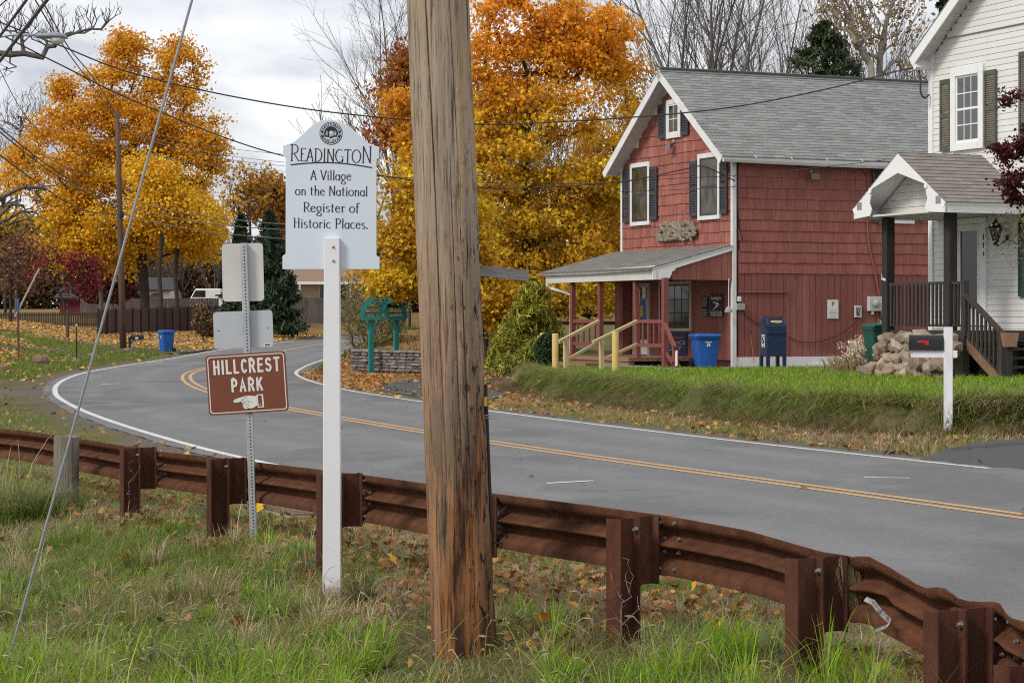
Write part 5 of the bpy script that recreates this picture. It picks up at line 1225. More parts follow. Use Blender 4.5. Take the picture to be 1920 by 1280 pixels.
# door with storm door and number
DZ = HC - (612-HY)/FPX*45.6 + .02
x0, x1 = wxp(1794), wxp(1853); dt = wxy(1840, 408)[1]
M_storm, t, b, o = new_mat('storm door glass'); b.inputs['Base Color'].default_value = (.045,.045,.045,1); b.inputs['Roughness'].default_value = .12
m = MB(); m.fb(WRm, x0-.06, x0+.07, DZ, dt, .015, .07); m.fb(WRm, x1-.20, x1, DZ, dt, .015, .07); m.fb(WRm, x0+.07, x1-.20, dt-.12, dt, .015, .072); dd_ = m.build('door', M_trimw, wh)
m = MB(); m.fb(WRm, x0+.07, x1-.20, DZ, dt-.12, .012, .03); m.build('storm_glass', M_storm, dd_)
m = MB(); m.fb(WRm, x0+.08, x0+.20, DZ, dt-.13, .03, .055); m.fb(WRm, x1-.32, x1-.21, DZ, dt-.13, .03, .055); m.fb(WRm, x0+.20, x1-.32, dt-.27, dt-.13, .03, .054); m.fb(WRm, x0+.20, x1-.32, DZ, DZ+.35, .03, .054); m.build('storm_frame', M_trim, dd_)
hx_, hy_ = wxy(1835, 513); m = MB(); m.tube([WRm @ Vector((hx_, hy_, .05)), WRm @ Vector((hx_, hy_, .10)), WRm @ Vector((hx_-.11, hy_-.03, .10))], .012, 6); m.build('door_handle', M_zinc, dd_)
for ch, py in (('1', 450), ('1', 465), ('4', 482)):
    xx, yy = wxy(1849, py); text(ch, WRm, xx, yy, .125, .035 if ch == '1' else .065, .073, M_black, dd_, 'house_number')
# lantern
lx, ly = wxy(1867, 436, .24); ln_ = thing('wall_lantern', 'black carriage lantern on the white wall beside the door', 'lantern', WRm @ Vector((lx, ly, .05)))
ML = Matrix.Translation(WRm @ Vector((lx, ly-.26, .24))); m = MB(); m.lathe(ML, [(.04,0),(.05,.03),(.035,.06)], 6); m.lathe(ML, [(.16,.36),(.13,.40),(.05,.47),(.03,.50),(.012,.56)], 6); m.build('lantern_cap', M_black, ln_)
m = MB(); m.lathe(ML, [(.045,.06),(.125,.36)], 6); m.build('lantern_glass', Mgw, ln_)
m = MB(); 
for k in range(6): a = k*math.pi/3; q = ML.translation; m.tube([q + Vector((.05*math.cos(a), .05*math.sin(a), .06)), q + Vector((.132*math.cos(a), .132*math.sin(a), .37))], .008, 4)
m.build('lantern_bars', M_black, ln_)
m = MB(); m.tube([q + Vector((0,0,.03)), q + Vector((.05,.05,-.02)), WRm @ Vector((lx+.12, ly-.12, .02))], .014, 6); m.lathe(frame(WRm @ Vector((lx+.12, ly-.10, .02)), -U, -V), [(.06,0),(.05,.03)], 10); m.build('lantern_bracket', M_black, ln_)

# ---- entry porch: gable faces out, ridge runs to the wall
PCx, PDp = 1.88, 2.05; PZe = 3.92; PZr = 5.16; PH = 1.66
Fg = WRm @ Matrix.Translation((PCx, 0, PDp))     # porch gable face frame
pit = (PZr - .04 - 4.06)/PH
for sign in (-1, 1):
    sl_ = math.hypot(1, pit); d_ = Vector(WRm.to_3x3() @ Vector((sign/sl_, -pit/sl_, 0))); up_ = Vector(WRm.to_3x3() @ Vector((sign*pit/sl_, 1/sl_, 0)))
    Mq = Matrix.Identity(4); o_ = Fg @ Vector((0, PZr, .02))
    for i in range(3): Mq[i][0] = V[i]; Mq[i][1] = d_[i]; Mq[i][2] = up_[i]; Mq[i][3] = o_[i]
    LS = PH*sl_ + .03
    m = MB(); m.fb(Mq, 0, PDp + .02, 0, LS, -.06, -.013); m.build('porch_roof_deck', M_trim, wh)
    i = 0; y1 = LS + .03
    while y1 > .06:
        xx = -.06 - (.165 if i % 2 else 0); y0 = max(-.02, y1 - .16)
        while xx < PDp:
            a0, a1 = max(-.03, xx), min(PDp + .01, xx + .325)
            if a1 > a0 + .03:
                o2 = piece('porch_shingle', 'wedge', M_roof3, Mq @ Matrix.Translation(((a0+a1)/2, y1, -.012)) @ Matrix.Diagonal((a1-a0, -(y1-y0), .022, 1)), wh)
            xx += .333
        y1 -= .145; i += 1
    m = MB(); m.fb(Mq, -.035, PDp, LS-.02, LS+.02, -.15, -.014); m.build('porch_fascia', M_trimw, wh)
    # barge board with scrolled foot
    m = MB(); e = sign
    sh = [(0, PZr-.02), (e*PH, PZr-.02-pit*PH), (e*PH, PZe-.06), (e*(PH-.62), PZe-.02), (e*(PH-.68), PZe+.10), (e*(PH-.60), PZe+.24), (e*(PH-.66), PZe+.42), (e*(PH-.60), PZe+.52), (0, PZr-.42)]
    if e < 0: sh = sh[::-1]
    m.prism(Fg, sh, .021, .045); bb_ = m.build('barge_board', M_trimw, wh)
    m = MB(); m.lathe(Fg @ Matrix.Translation((e*(PH-.64), PZe+.50, .0451)), [(.055,0),(.055,.02)], 10); m.build('scroll', M_trimw, bb_)
    m = MB(); m.fb(Fg, e*(PH-.22)-.09, e*(PH-.22)+.09, PZe+.12, PZe+.28, .0452, .048); m.build('scroll_cutout', M_sidk, bb_)
# recessed gable infill of clapboard, soffit, ceiling
z = PZe
while z < PZr - .2:
    hw = (PZr - .30 - z)/pit
    hw2 = max(.02, (PZr - .12 - z - .15)/pit); hw = min((PZr - .12 - z)/pit, PH-.1); hw2 = min(hw2, PH-.1); mm_ = MB(); mm_.add([Fg @ Vector(q) for q in ((-hw,z,-.55),(hw,z,-.55),(hw2,z+.15,-.55),(-hw2,z+.15,-.55),(-hw,z,-.525),(hw,z,-.525),(hw2,z+.15,-.54),(-hw2,z+.15,-.54))], [(3,2,1,0),(4,5,6,7),(0,1,5,4),(1,2,6,5),(2,3,7,6),(3,0,4,7)]); mm_.build('gable_clapboard', M_soff, wh)
    z += .155
m = MB(); m.fb(WRm, PCx-PH+.1, PCx+PH-.1, PZe-.04, PZe, .05, PDp-.02); m.build('porch_ceiling', M_soff, wh)
for sign in (-1,1):
    m = MB(); m.fb(WRm, PCx+sign*(PH-.03)-.012, PCx+sign*(PH-.03)+.012, PZe-.06, PZe+.16, .03, PDp-.02); m.build('porch_side_trim', M_trimw, wh)
ppx = (wxp(1665.5, 1.6), wxp(1782, 1.6)); DZf = DZ - .10
M_dkwood = MAT('dark weathered deck wood', (.036,.029,.025), (.066,.054,.045), 12, (1,1,.12), rough=.8, bump=.3, orand=.15)
for xx in ppx:
    m = MB(); m.fb(WRm, xx-.10, xx+.10, GW-.1, PZe-.045, 1.5, 1.7); m.build('porch_post', M_blackwood, wh, bevel=.008)
m = MB(); m.fb(WRm, ppx[0]-.12, wxp(1809,1.6), DZf-.16, DZf, .03, 1.62); m.build('deck', M_dkwood, wh)
m = MB(); m.fb(WRm, ppx[0]-.05, wxp(1809,1.6)-.05, GW-.2, DZf-.16, 1.2, 1.24); m.build('deck_skirt', M_blackwood, wh)
rt = HC - (530-HY)/FPX*45.5; rb = HC - (612-HY)/FPX*45.5
xn = wxp(1809, 1.6)
def drail(x0, x1, y, h, d=.06, nm='deck_rail'): 
    m = MB(); m.fb(WRm, x0, x1, y, y+h, 1.6-d/2, 1.6+d/2); return m.build(nm, M_dkwood, wh)
drail(ppx[0]+.1, ppx[1]-.1, rt-.05, .06, .10); drail(ppx[0]+.1, ppx[1]-.1, rb, .05); drail(ppx[1]+.1, xn, rt-.05, .06, .10); drail(ppx[1]+.1, xn, rb, .05)
x = ppx[0] + .16
while x < ppx[1] - .13: piece('deck_baluster', 'box', M_dkwood, TS(WRm, x, (rt+rb)/2, 1.635, .042, rt-rb-.02, .04), wh); x += .138
x = ppx[1] + .2
while x < xn - .05: piece('deck_baluster', 'box', M_dkwood, TS(WRm, x, (rt+rb)/2, 1.635, .042, rt-rb-.02, .04), wh); x += .13
m = MB(); m.fb(WRm, xn-.06, xn+.06, GW, rt+.02, 1.54, 1.66); m.build('stair_newel', M_dkwood, wh)
xe = wxp(1879, 1.6); zr0 = HC - (549-HY)/FPX*(WRm @ Vector((xn,0,1.6))).y; zr1 = HC - (624-HY)/FPX*(WRm @ Vector((xe,0,1.6))).y
m = MB(); m.beam(WRm @ Vector((xn, zr0, 1.62)), WRm @ Vector((xe+.06, zr1-.02, 1.62)), .13, .05); m.build('stair_handrail', M_dkwood, wh)
m = MB(); m.fb(WRm, xe-.06, xe+.06, GW-.1, zr1-.02, 1.54, 1.66); m.build('stair_newel', M_dkwood, wh)
for k in range(9):
    f = (k+.5)/9; xx = xn + (xe-xn)*f; zt_ = zr0 + (zr1-zr0)*f - .03; piece('stair_baluster', 'box', M_dkwood, TS(WRm, xx, zt_-.40, 1.64, .045, .80, .04), wh)
m = MB(); zA = DZf - .03; zB = GW + .02; m.prism(WRm, [(xn-.12, zA), (xn+.06, zA), (xe-.02, zB), (xe-.34, zB), (xn-.12, zA-.25)], 1.56, 1.60); m.build('stringer', MAT('tan stair board', (.24,.15,.10), (.17,.105,.07), 10, (1,1,.4), rough=.8), wh)
for k in range(5):
    f = (k+1)/5.5; xx = xn + (xe - xn + .25)*f; zz = DZf - (DZf-GW)*f; m = MB(); m.fb(WRm, xx-.18, xx+.14, zz-.04, zz, .35, 1.55); m.build('tread', M_dkwood, wh)
m = MB(); m.fb(WRm, xn, xe+.3, GW-.1, DZf-.3, .30, .34); m.build('stair_back', M_blackwood, wh)
# small thing on the post: cable clamp
p = P(1654, 522, 46.2); m = MB(); 
for k in range(5): m.tube([p, p + Vector((R.uniform(-.06,.06), -.05, R.uniform(-.09,.09)))], .014, 5)
o = m.build('rope_tie', M_trimw); tag(o, 'white rope tie knotted on the dark porch post', 'rope')
# planter at the stair foot
c_ = GD(1893, 42.6); c_.z = HC - (650-HY)/FPX*42.6; pl = thing('planter', 'mossy planter box at the foot of the wooden stair', 'planter', c_)
m = MB(); m.loft([[c_ + Vector((a*.11, b_*.11, 0)) for a, b_ in ((-1,-1),(1,-1),(1,1),(-1,1))], [c_ + Vector((a*.15, b_*.15, .27)) for a, b_ in ((-1,-1),(1,-1),(1,1),(-1,1))]]); m.build('box', M_plank, pl)
m = MB(); m.fb(Matrix.Translation(c_), -.05, .05, -.05, .05, -.6, .0); m.build('stand', M_blackwood, pl)
# ------------------------------------------------------------------ stones by the entry porch
M_stone = MAT('field stone', (.38,.30,.225), (.235,.185,.145), 5, rough=.9, bump=.5, bscale=25, orand=.38, c3=(.40,.24,.18), s3=2.3, lo3=.55, hi3=.68)
M_stone2 = MAT('dry wall stone', (.25,.225,.20), (.155,.14,.125), 7, rough=.95, bump=.6, bscale=25, orand=.30)
M_mort = MAT('dark mortar', (.11,.095,.08), (.07,.06,.05), 12, rough=1)
M_brick = MAT('brick', (.30,.12,.08), (.24,.10,.07), 14, rough=.9, orand=.18)
sw = thing('stone_planter_wall', 'rough field stone planter wall with brick cap below the dark porch railing', 'stone wall', (WRm @ Vector((.8, 0, 2.1))) + Vector((0,0,GW)))
FWS = WRm @ Matrix.Translation((0,0,2.02))
sx0, sx1 = wxp(1640, 2.1), wxp(1772, 2.1); ztop = HC - (630-HY)/FPX*46.0
m = MB(); m.fb(FWS, sx0+.05, sx1, GW-.2, ztop-.06, -.5, -.10); m.build('wall_core', M_mort, sw)
rs = random.Random(8); k = 0
def stone(x, y, w, h, d, par, mat, Fm, zc=0):
    global k
    Mx = Fm @ Matrix.Translation((x, y, zc)) @ Matrix.Rotation(rs.uniform(-.55,.55), 4, 'Z') @ Matrix.Rotation(rs.uniform(-.3,.3), 4, 'X') @ Matrix.Diagonal((w, h, d, 1)); k += 1
    return piece('stone', 'stone%d' % (k % 7), mat, Mx, par)
y = GW - .02
while y < ztop - .05:
    h = rs.uniform(.14,.22); x = sx0 - .62*max(0, (GW + .62 - y)) 
    while x < sx1:
        w = rs.uniform(.15,.34); hk = rs.uniform(.85,1.25); stone(x + w/2, y + h/2 + rs.uniform(-.06,.06), w*1.5, h*hk*1.35, rs.uniform(.26,.40), sw, M_stone, FWS, rs.uniform(-.08,.05) - .06 + (.25 if y < GW+.2 else 0)*rs.random()); x += w
    y += h*.92
x = sx0
while x < wxp(1712, 2.0):
    piece('brick', 'box', M_brick, TS(FWS, x+.055, ztop-.005, -.14, .10, .065, .22) @ Matrix.Rotation(rs.uniform(-.04,.04), 4, 'Z'), sw); x += .112
# dry stone wall at the arbour
wl_a = G(658, 692); wl_b = GD(800, 63.5); 
Fd = frame((wl_a.x, wl_a.y, 0), (wl_b.x-wl_a.x, wl_b.y-wl_a.y, 0), (wl_b.y-wl_a.y, -(wl_b.x-wl_a.x), 0)); WLn = (Vector((wl_b.x, wl_b.y, 0)) - Vector((wl_a.x, wl_a.y, 0))).length + 1.6
dsw = thing('dry_stone_wall', 'low dry stone wall of flat grey stones below the turquoise arbour', 'stone wall', (wl_a.x, wl_a.y, wl_a.z))
gzw = wl_a.z - .05; m = MB(); m.fb(Fd, .05, WLn, gzw-.2, gzw+.56, -.42, -.06); m.build('wall_core', M_mort, dsw)
y = gzw; 
while y < gzw + .58:
    h = rs.uniform(.065,.11); x = rs.uniform(-.05,.0); top_ = y + h > gzw + .56
    while x < WLn:
        w = rs.uniform(.22,.5); Mx = Fd @ Matrix.Translation((x+w/2, y+h/2, -.10 + rs.uniform(-.03,.03) + (.02 if top_ else 0))) @ Matrix.Rotation(rs.uniform(-.04,.04), 4, 'Z') @ Matrix.Diagonal((w*1.06, h*1.12, .24 if not top_ else .3, 1))
        piece('stone', 'stone%d' % rs.randrange(7), M_stone2, Mx, dsw); x += w
    y += h*.95
# return end of the wall on the left
x = 0
y = gzw
while y < gzw + .58:
    h = rs.uniform(.07,.12)
    for zz in (-.2, -.5, -.85, -1.2): piece('stone', 'stone%d' % rs.randrange(7), M_stone2, Fd @ Matrix.Translation((rs.uniform(-.03,.03), y+h/2, zz)) @ Matrix.Diagonal((.24, h*1.1, .36, 1)), dsw)
    y += h*.95
# ------------------------------------------------------------------ turquoise arbour: two posts with curved ribs
M_turq = MAT('turquoise paint', (.012,.185,.165), (.010,.15,.135), 5, rough=.55)
def arbour(pxc, Ytop, pyb, name_lb, pyt=563, flip=1):
    b_ = GD(pxc, Ytop); b_.z = min(b_.z, HC - (pyb-HY)/FPX*Ytop)
    a = thing('arbour_half', name_lb, 'arbour', b_, 'turquoise garden arbour'); sc = Ytop/FPX
    zt_ = HC - (598-HY)/FPX*Ytop
    m = MB(); m.box((b_.x, b_.y, (b_.z-.3+zt_)/2), (.15, .15, zt_-b_.z+.3), .35); m.build('post', M_turq, a, bevel=.008)
    m = MB(); m.box((b_.x, b_.y, zt_+.02), (.54, .32, .11), .2); m.build('crossbar', M_turq, a)
    for s_ in (-1, 1):
        m = MB(); m.beam((b_.x + s_*.09, b_.y, zt_-.30), (b_.x + s_*.25, b_.y, zt_-.02), .06, .06, up=(0,1,0)); m.build('bracket', M_turq, a)
    for s_ in (-.26, .26):
        # curved rib rising from the crossbar and bending over
        q = [Vector((b_.x + s_ + flip*.48*(1-math.cos(t_)), b_.y + s_*.5, zt_ + .03 + .60*math.sin(t_))) for t_ in np.linspace(0, 1.25, 9)]
        m = MB(); rings = []
        for i, p in enumerate(q):
            tg_ = (q[min(i+1,8)] - q[max(i-1,0)]).normalized(); nr_ = Vector((-tg_.z, 0, tg_.x)); rings.append([p + nr_*.07 + Vector((0,-.03,0)), p + nr_*.07 + Vector((0,.03,0)), p - nr_*.07 + Vector((0,.03,0)), p - nr_*.07 + Vector((0,-.03,0))])
        m.loft(rings); m.build('rib', M_turq, a)
    for t_ in (.25, .55, .85, 1.15):
        c0 = Vector((b_.x - .26 + flip*.48*(1-math.cos(t_)), b_.y - .13, zt_ + .03 + .60*math.sin(t_))); c1 = c0 + Vector((.52, .26, 0)); m = MB(); m.tube([c0, c1], .022, 5); m.build('rung', M_turq, a)
    return a
arbour(696, 65.0, 690, 'turquoise arbour post at the gap in the dry stone wall'); arbour(743, 67.6, 655, 'turquoise arbour post standing behind the dry stone wall', flip=-1)

# ------------------------------------------------------------------ bollards, lumber handrails by the red house
def bollard(pxc, pyt, pyb, w, lb, Y, old=False):
    b_ = GD(pxc, Y); zt_ = HC - (pyt-HY)/FPX*Y; r = w/2*Y/FPX
    m = MB(); rg = []
    for z, kk in ((b_.z-.2, 1), (zt_-.03, 1), (zt_-.008, .93), (zt_, .75)): rg.append([(b_.x + r*kk*math.cos(a), b_.y + r*kk*math.sin(a), z) for a in [2*math.pi*j/16 for j in range(16)]])
    m.loft(rg); o = m.build('bollard', M_yellow, auto=40); tag(o, lb, 'bollard', 'yellow bollards before the red house'); return o
bollard(1041, 625, 695, 12, 'yellow bollard left of the lumber handrails, before the dark shrub', 52.2); bollard(1154, 622, 694, 13, 'worn yellow bollard before the porch with dark scrapes', 52.0); bollard(1017, 624, 690, 10, 'yellow bollard half hidden behind the dark clipped shrub', 57.5)
hr = thing('ramp_handrail', 'pair of fresh lumber handrails sloping up to the porch', 'handrail', GD(1100, 53.6))
def lum(p0, p1, w, h, nm): m = MB(); m.beam(p0, p1, w, h); m.build(nm, M_newwood, hr, bevel=.004)
lum(P(1047, 641, 53.0), P(1122, 602, 54.6), .07, .075, 'handrail'); lum(P(1112, 642, 52.8), P(1194, 602, 54.4), .07, .075, 'handrail')
lum(P(1066, 673, 53.4), P(1113, 646, 54.2), .05, .07, 'mid_rail'); lum(P(1132, 674, 53.2), P(1194, 645, 54.3), .05, .07, 'mid_rail')
for px, pt, Y in ((1061, 637, 53.3), (1128, 638, 53.1)):
    g_ = GD(px, Y); m = MB(); m.box((g_.x, g_.y, (g_.z-.2 + HC-(pt-HY)/FPX*Y)/2), (.105,.105, HC-(pt-HY)/FPX*Y - g_.z + .2), .4); m.build('rail_post', M_newwood, hr, bevel=.004)

# ------------------------------------------------------------------ wheeled bins
def bin_(name, lb, g_, Wd, Hh, mat, rz, lidc=None, handle=-1, logo=True):
    t_ = thing(name, lb, 'wheelie bin', g_); Mz = Matrix.Translation(g_) @ Matrix.Rotation(rz, 4, 'Z')
    def ring(w, d, z, dy=0): 
        o_ = []
        for x, y in rrect(-w/2, w/2, -d/2+dy, d/2+dy, .05, 3): o_.append(Mz @ Vector((x, y, z)))
        return o_
    m = MB(); m.loft([ring(Wd*.72, Wd*.74, .03), ring(Wd*.76, Wd*.78, .25), ring(Wd*.88, Wd*.9, Hh*.84), ring(Wd*.97, Wd*1.0, Hh*.845), ring(Wd*.97, Wd*1.0, Hh*.90)]); m.build('body', mat, t_, auto=35)
    m = MB(); m.loft([ring(Wd*1.03, Wd*1.08, Hh*.90), ring(Wd*1.03, Wd*1.08, Hh*.925), ring(Wd*.98, Wd*1.02, Hh*.96), ring(Wd*.6, Wd*.6, Hh*.985)]); m.build('lid', lidc or mat, t_, auto=35)
    m = MB(); m.tube([Mz @ Vector((x, -Wd*.50*handle*-1, Hh*.92)) for x in (-Wd*.4, Wd*.4)], .018, 8); m.tube([Mz @ Vector((-Wd*.4, Wd*.42*handle, Hh*.90)), Mz @ Vector((-Wd*.4, Wd*.60*handle, Hh*.93))], .02, 6); m.tube([Mz @ Vector((Wd*.4, Wd*.42*handle, Hh*.90)), Mz @ Vector((Wd*.4, Wd*.60*handle, Hh*.93))], .02, 6); m.tube([Mz @ Vector((x, Wd*.60*handle, Hh*.93)) for x in (-Wd*.42, Wd*.42)], .022, 8); m.build('handle', lidc or mat, t_)
    for s_ in (-1, 1):
        Mwh = Mz @ Matrix.Translation((s_*Wd*.42, Wd*.36*handle, .13)) @ Matrix.Rotation(math.pi/2, 4, 'Y'); m = MB(); m.lathe(Mwh, [(.05,-.035),(.13,-.03),(.13,.03),(.05,.035)], 16); m.build('wheel', M_black, t_)
    if logo:
        Mf = Mz @ Matrix.Rotation(math.pi/2, 4, 'X') ; yv = -Wd*.43
        m = MB()
        for a0, pts in ((0, [(-.09,.06),(.09,.06),(.09,.04),(-.09,.04)]), (0, [(-.02,.03),(.02,.03),(.05,-.06),(.02,-.06),(0,-.01),(-.02,-.06),(-.05,-.06)])): m.add([Mz @ Vector((x, yv-.012, Hh*.68+y)) for x, y in pts], [tuple(range(len(pts)))])
        m.build('bin_logo', M_signwhite, t_)
    return t_
g_ = FR @ Vector((-.85, 0, 1.05)); g_.z = GBR+.02; gx = P(1322, 690, 54.4); g2 = Vector((gx.x, 54.4, gzs(gx.x, 54.4)+.03))
bin_('recycling_bin', 'blue wheelie bin beside the porch steps of the red house', g2, .66, .86, M_blue, math.radians(12), handle=1)
g3 = G(312, 662); bin_('recycling_bin', 'blue wheelie bin standing at the far left kerb', g3, .66, 1.12, M_blue, math.radians(-55), handle=1)
M_dkgreen = MAT('bin green', (.008,.075,.045), (.006,.06,.036), 4, rough=.45)
gg = WRm @ Vector((-.35, 0, 1.9)); gg2 = P(1645, 660, 49.3); g4 = Vector((gg2.x, 49.3, gzs(gg2.x, 49.3))); bin_('green_bin', 'dark green wheelie bin behind the stone planter wall', g4, .54, HC - (604-HY)/FPX*49.3 - g4.z, M_dkgreen, math.radians(20), logo=True)

# ------------------------------------------------------------------ blue collection mailbox
ub = P(1449, 694, 55.0); ub.z = GBR + .03
us = thing('collection_mailbox', 'dark blue street collection mailbox with rounded top by the red wall', 'mailbox', ub)
Mu = Matrix.Translation(ub) @ Matrix.Rotation(math.radians(14), 4, 'Z')      # local -y faces the viewer's right, x along the front
Wb, Db, z0, zs_, zt_ = .50, .54, .30, .92, 1.26
prof = [(-Db/2, z0), (Db/2, z0)] + [(Db/2*math.cos(a), zs_ + (zt_-zs_)*math.sin(a)) for a in np.linspace(0, math.pi, 15)]
Mside = Matrix.Identity(4); 
# extrude the arched side profile across the width
A = Mu.to_3x3(); 
def U2(x, y, z): return Mu @ Vector((x, y, z))
m = MB(); n = len(prof); vs_ = [U2(-Wb/2, y, z) for y, z in prof] + [U2(Wb/2, y, z) for y, z in prof]
m.add(vs_, [tuple(range(n-1,-1,-1)), tuple(range(n, 2*n))] + [(i, (i+1)%n, n+(i+1)%n, n+i) for i in range(n)]); m.build('body', M_usps, us, auto=30)
for sx_i in (-1, 1):
    for sy_i in (-1, 1):
        m = MB(); m.loft([[U2(sx_i*(Wb/2-.035)+a*.04, sy_i*(Db/2-.035)+b_*.04, zz) for a, b_ in ((-1,-1),(1,-1),(1,1),(-1,1))] for zz in (0, z0+.01)]); m.build('leg', M_usps, us)
def arcp(f): a = math.radians(20 + 70*f); return (-Db/2*math.cos(a)*1.0, zs_ + (zt_-zs_)*math.sin(a))
m = MB(); L = []
for f in np.linspace(0, 1, 8):
    y, z = arcp(f); L.append((U2(-Wb/2+.07, y*1.012, z+.006), U2(Wb/2-.07, y*1.012, z+.006)))
for i in range(7): m.add([L[i][0], L[i][1], L[i+1][1], L[i+1][0]], [(0,1,2,3)])
m.build('drop_opening', M_ink, us)
m = MB()
for x0 in (-Wb/2, Wb/2-.05):
    pts = [(x0, *arcp(f)) for f in np.linspace(-.1, 1.05, 9)]; L = [(U2(x0, y*1.06, z+.025), U2(x0+.05, y*1.06, z+.025), U2(x0+.05, y, z-.01), U2(x0, y, z-.01)) for _, y, z in pts]; m.loft(L)
m.build('hood_cheek', M_usps, us)
m = MB(); m.fb(Mu, -Wb/2-.012, Wb/2+.012, -Db/2-.03, -Db/2+.02, zs_-.08, zs_-.02); m.fb(Mu, -Wb/2+.03, Wb/2-.03, -Db/2-.012, -Db/2+.0, zs_-.02, zs_+.13); m.build('pull_door', M_usps, us, bevel=.006)
y0, zz0 = arcp(.22); y1, zz1 = arcp(.36)
m = MB(); m.add([U2(-.13, y0*1.03, zz0+.012), U2(.16, y0*1.03, zz0+.012), U2(.16, y1*1.03, zz1+.014), U2(-.13, y1*1.03, zz1+.014)], [(0,1,2,3)]); m.build('notice', M_grey_t, us)
m = MB(); m.add([U2(-.02, y0*1.04, zz0-.01), U2(.10, y0*1.04, zz0-.01), U2(.10, y0*1.035, zz0+.035), U2(-.02, y0*1.035, zz0+.035)], [(0,1,2,3)]); m.build('notice', M_tag, us)
Fl = frame(U2(-Wb/2, 0, 0), Mu.to_3x3() @ Vector((0,-1,0)), Mu.to_3x3() @ Vector((-1,0,0)))
m = MB(); m.fb(Fl, -.11, .11, .52, .83, .003, .006); lg = m.build('emblem_plate', M_signwhite, us)
m = MB(); m.fb(Fl, -.085, .085, .61, .80, .0062, .0072); m.build('emblem_field', M_ink, lg); m = MB(); eagle(m, Fl, -.08, .615, .16, .18, .0082); m.build('eagle_emblem', M_signwhite, lg)
m = MB(); m.fb(Fl, -.08, .08, .54, .59, .0062, .0072); m.build('emblem_print', M_grey_t, lg)

# ------------------------------------------------------------------ white roadside mailbox
mb0 = G(1778, 815); YM = mb0.y; mk = YM/FPX
mbx = thing('roadside_mailbox', 'black mailbox with red flag on a white wooden post by the driveway', 'mailbox', mb0)
rzm = math.radians(-12); Mm = Matrix.Translation(mb0) @ Matrix.Rotation(rzm, 4, 'Z'); pw = .125
def mz(py): return HC - (py-HY)/FPX*YM - mb0.z
m = MB(); m.fb(Mm, -pw/2, pw/2, -pw/2, pw/2, -.3, mz(613)); m.build('post', M_vinyl, mbx, bevel=.006)
m = MB(); m.fb(Mm, -.51, .125, -.05, .05, mz(668)-.02, mz(657)); m.build('arm', M_vinyl, mbx, bevel=.005)
bl, bw2 = .50, .085
prof = [(-bw2, 0), (bw2, 0), (bw2, .13)] + [(bw2*math.cos(a), .13 + bw2*math.sin(a)) for a in np.linspace(.2, math.pi-.2, 9)] + [(-bw2, .13)]
zb_ = mz(657) + .004; n = len(prof); Mmb = Mm @ Matrix.Translation((-.02, 0, zb_))
M_gloss = MAT('black mailbox enamel', (.008,.008,.010), rough=.28, spec=.5)
m = MB(); m.add([Mmb @ Vector((-.50, y, z)) for y, z in prof] + [Mmb @ Vector((-.045, y, z)) for y, z in prof], [tuple(range(n-1,-1,-1)), tuple(range(n,2*n))] + [(i,(i+1)%n,n+(i+1)%n,n+i) for i in range(n)]); m.build('mailbox_body', M_gloss, mbx, auto=35)
m = MB(); m.add([Mmb @ Vector((-.518, y*1.05, z*1.03-.003)) for y, z in prof] + [Mmb @ Vector((-.49, y*1.05, z*1.03-.003)) for y, z in prof], [tuple(range(n-1,-1,-1)), tuple(range(n,2*n))] + [(i,(i+1)%n,n+(i+1)%n,n+i) for i in range(n)]); m.build('mailbox_door', M_gloss, mbx)
M_flag = MAT('red flag', (.52,.018,.022), rough=.45); m = MB(); m.prism(Mmb @ frame((0,0,0), (1,0,0), (0,-1,0)), [(-.40,.125),(-.40,.105),(-.30,.105),(-.30,.075),(-.245,.075),(-.245,.135),(-.40,.135)], bw2+.003, bw2+.009); m.build('flag', M_flag, mbx)

# ------------------------------------------------------------------ left side of the bend
M_wire0 = MAT('dark guy strand', (.06,.058,.06), rough=.5)
M_brownpost = MAT('brown stained post', (.12,.06,.045), (.09,.045,.035), 9, (1,1,.2), rough=.85, orand=.1)
M_rustpost = MAT('rusty stake', (.15,.05,.035), (.10,.035,.028), 9, rough=.8)
g_ = G(35, 676); z1 = HC - (562-HY)/FPX*g_.y; t_ = thing('leaning_stake', 'rusty steel stake with blue top among the leaves at far left', 'stake', g_); m = MB(); m.tube([g_ - Vector((0,0,.2)), Vector((g_.x-.02, g_.y, z1))], .035, 6); m.build('stake', M_rustpost, t_)
m = MB(); m.tube([Vector((g_.x-.02, g_.y-.03, z1-.45)), Vector((g_.x-.02, g_.y-.03, z1+.05))], .04, 6); m.build('blue_cap', MAT('blue plastic', (.05,.13,.35), rough=.5), t_)
a_ = P(28, 594, g_.y); b_ = P(74, 503, g_.y); m = MB(); m.tube([a_, b_], .035, 6); o = m.build('guy_guard', MAT('pale guard', (.45,.36,.30), (.38,.3,.25), 8, rough=.7)); tag(o, 'pale slanting guy wire guard beside the rusty stake at far left', 'guy guard')
m = MB(); m.tube([P(12, 622, g_.y), a_], .01, 5); m.tube([b_, P(190, 250, g_.y)], .005, 4); gwo = m.build('guy_wire', M_wire0); tag(gwo, 'thin far guy wire running up from the pale guard at far left', 'guy wire')
g_ = G(127, 635); z1 = HC - (582-HY)/FPX*g_.y; m = MB(); m.tube([g_ - Vector((0,0,.2)), Vector((g_.x, g_.y, z1-.03)), Vector((g_.x, g_.y, z1))], [.085,.085,.06], 10); o = m.build('wooden_bollard', M_brownpost); tag(o, 'stout brown wooden post in the leaves before the picket fence', 'post')
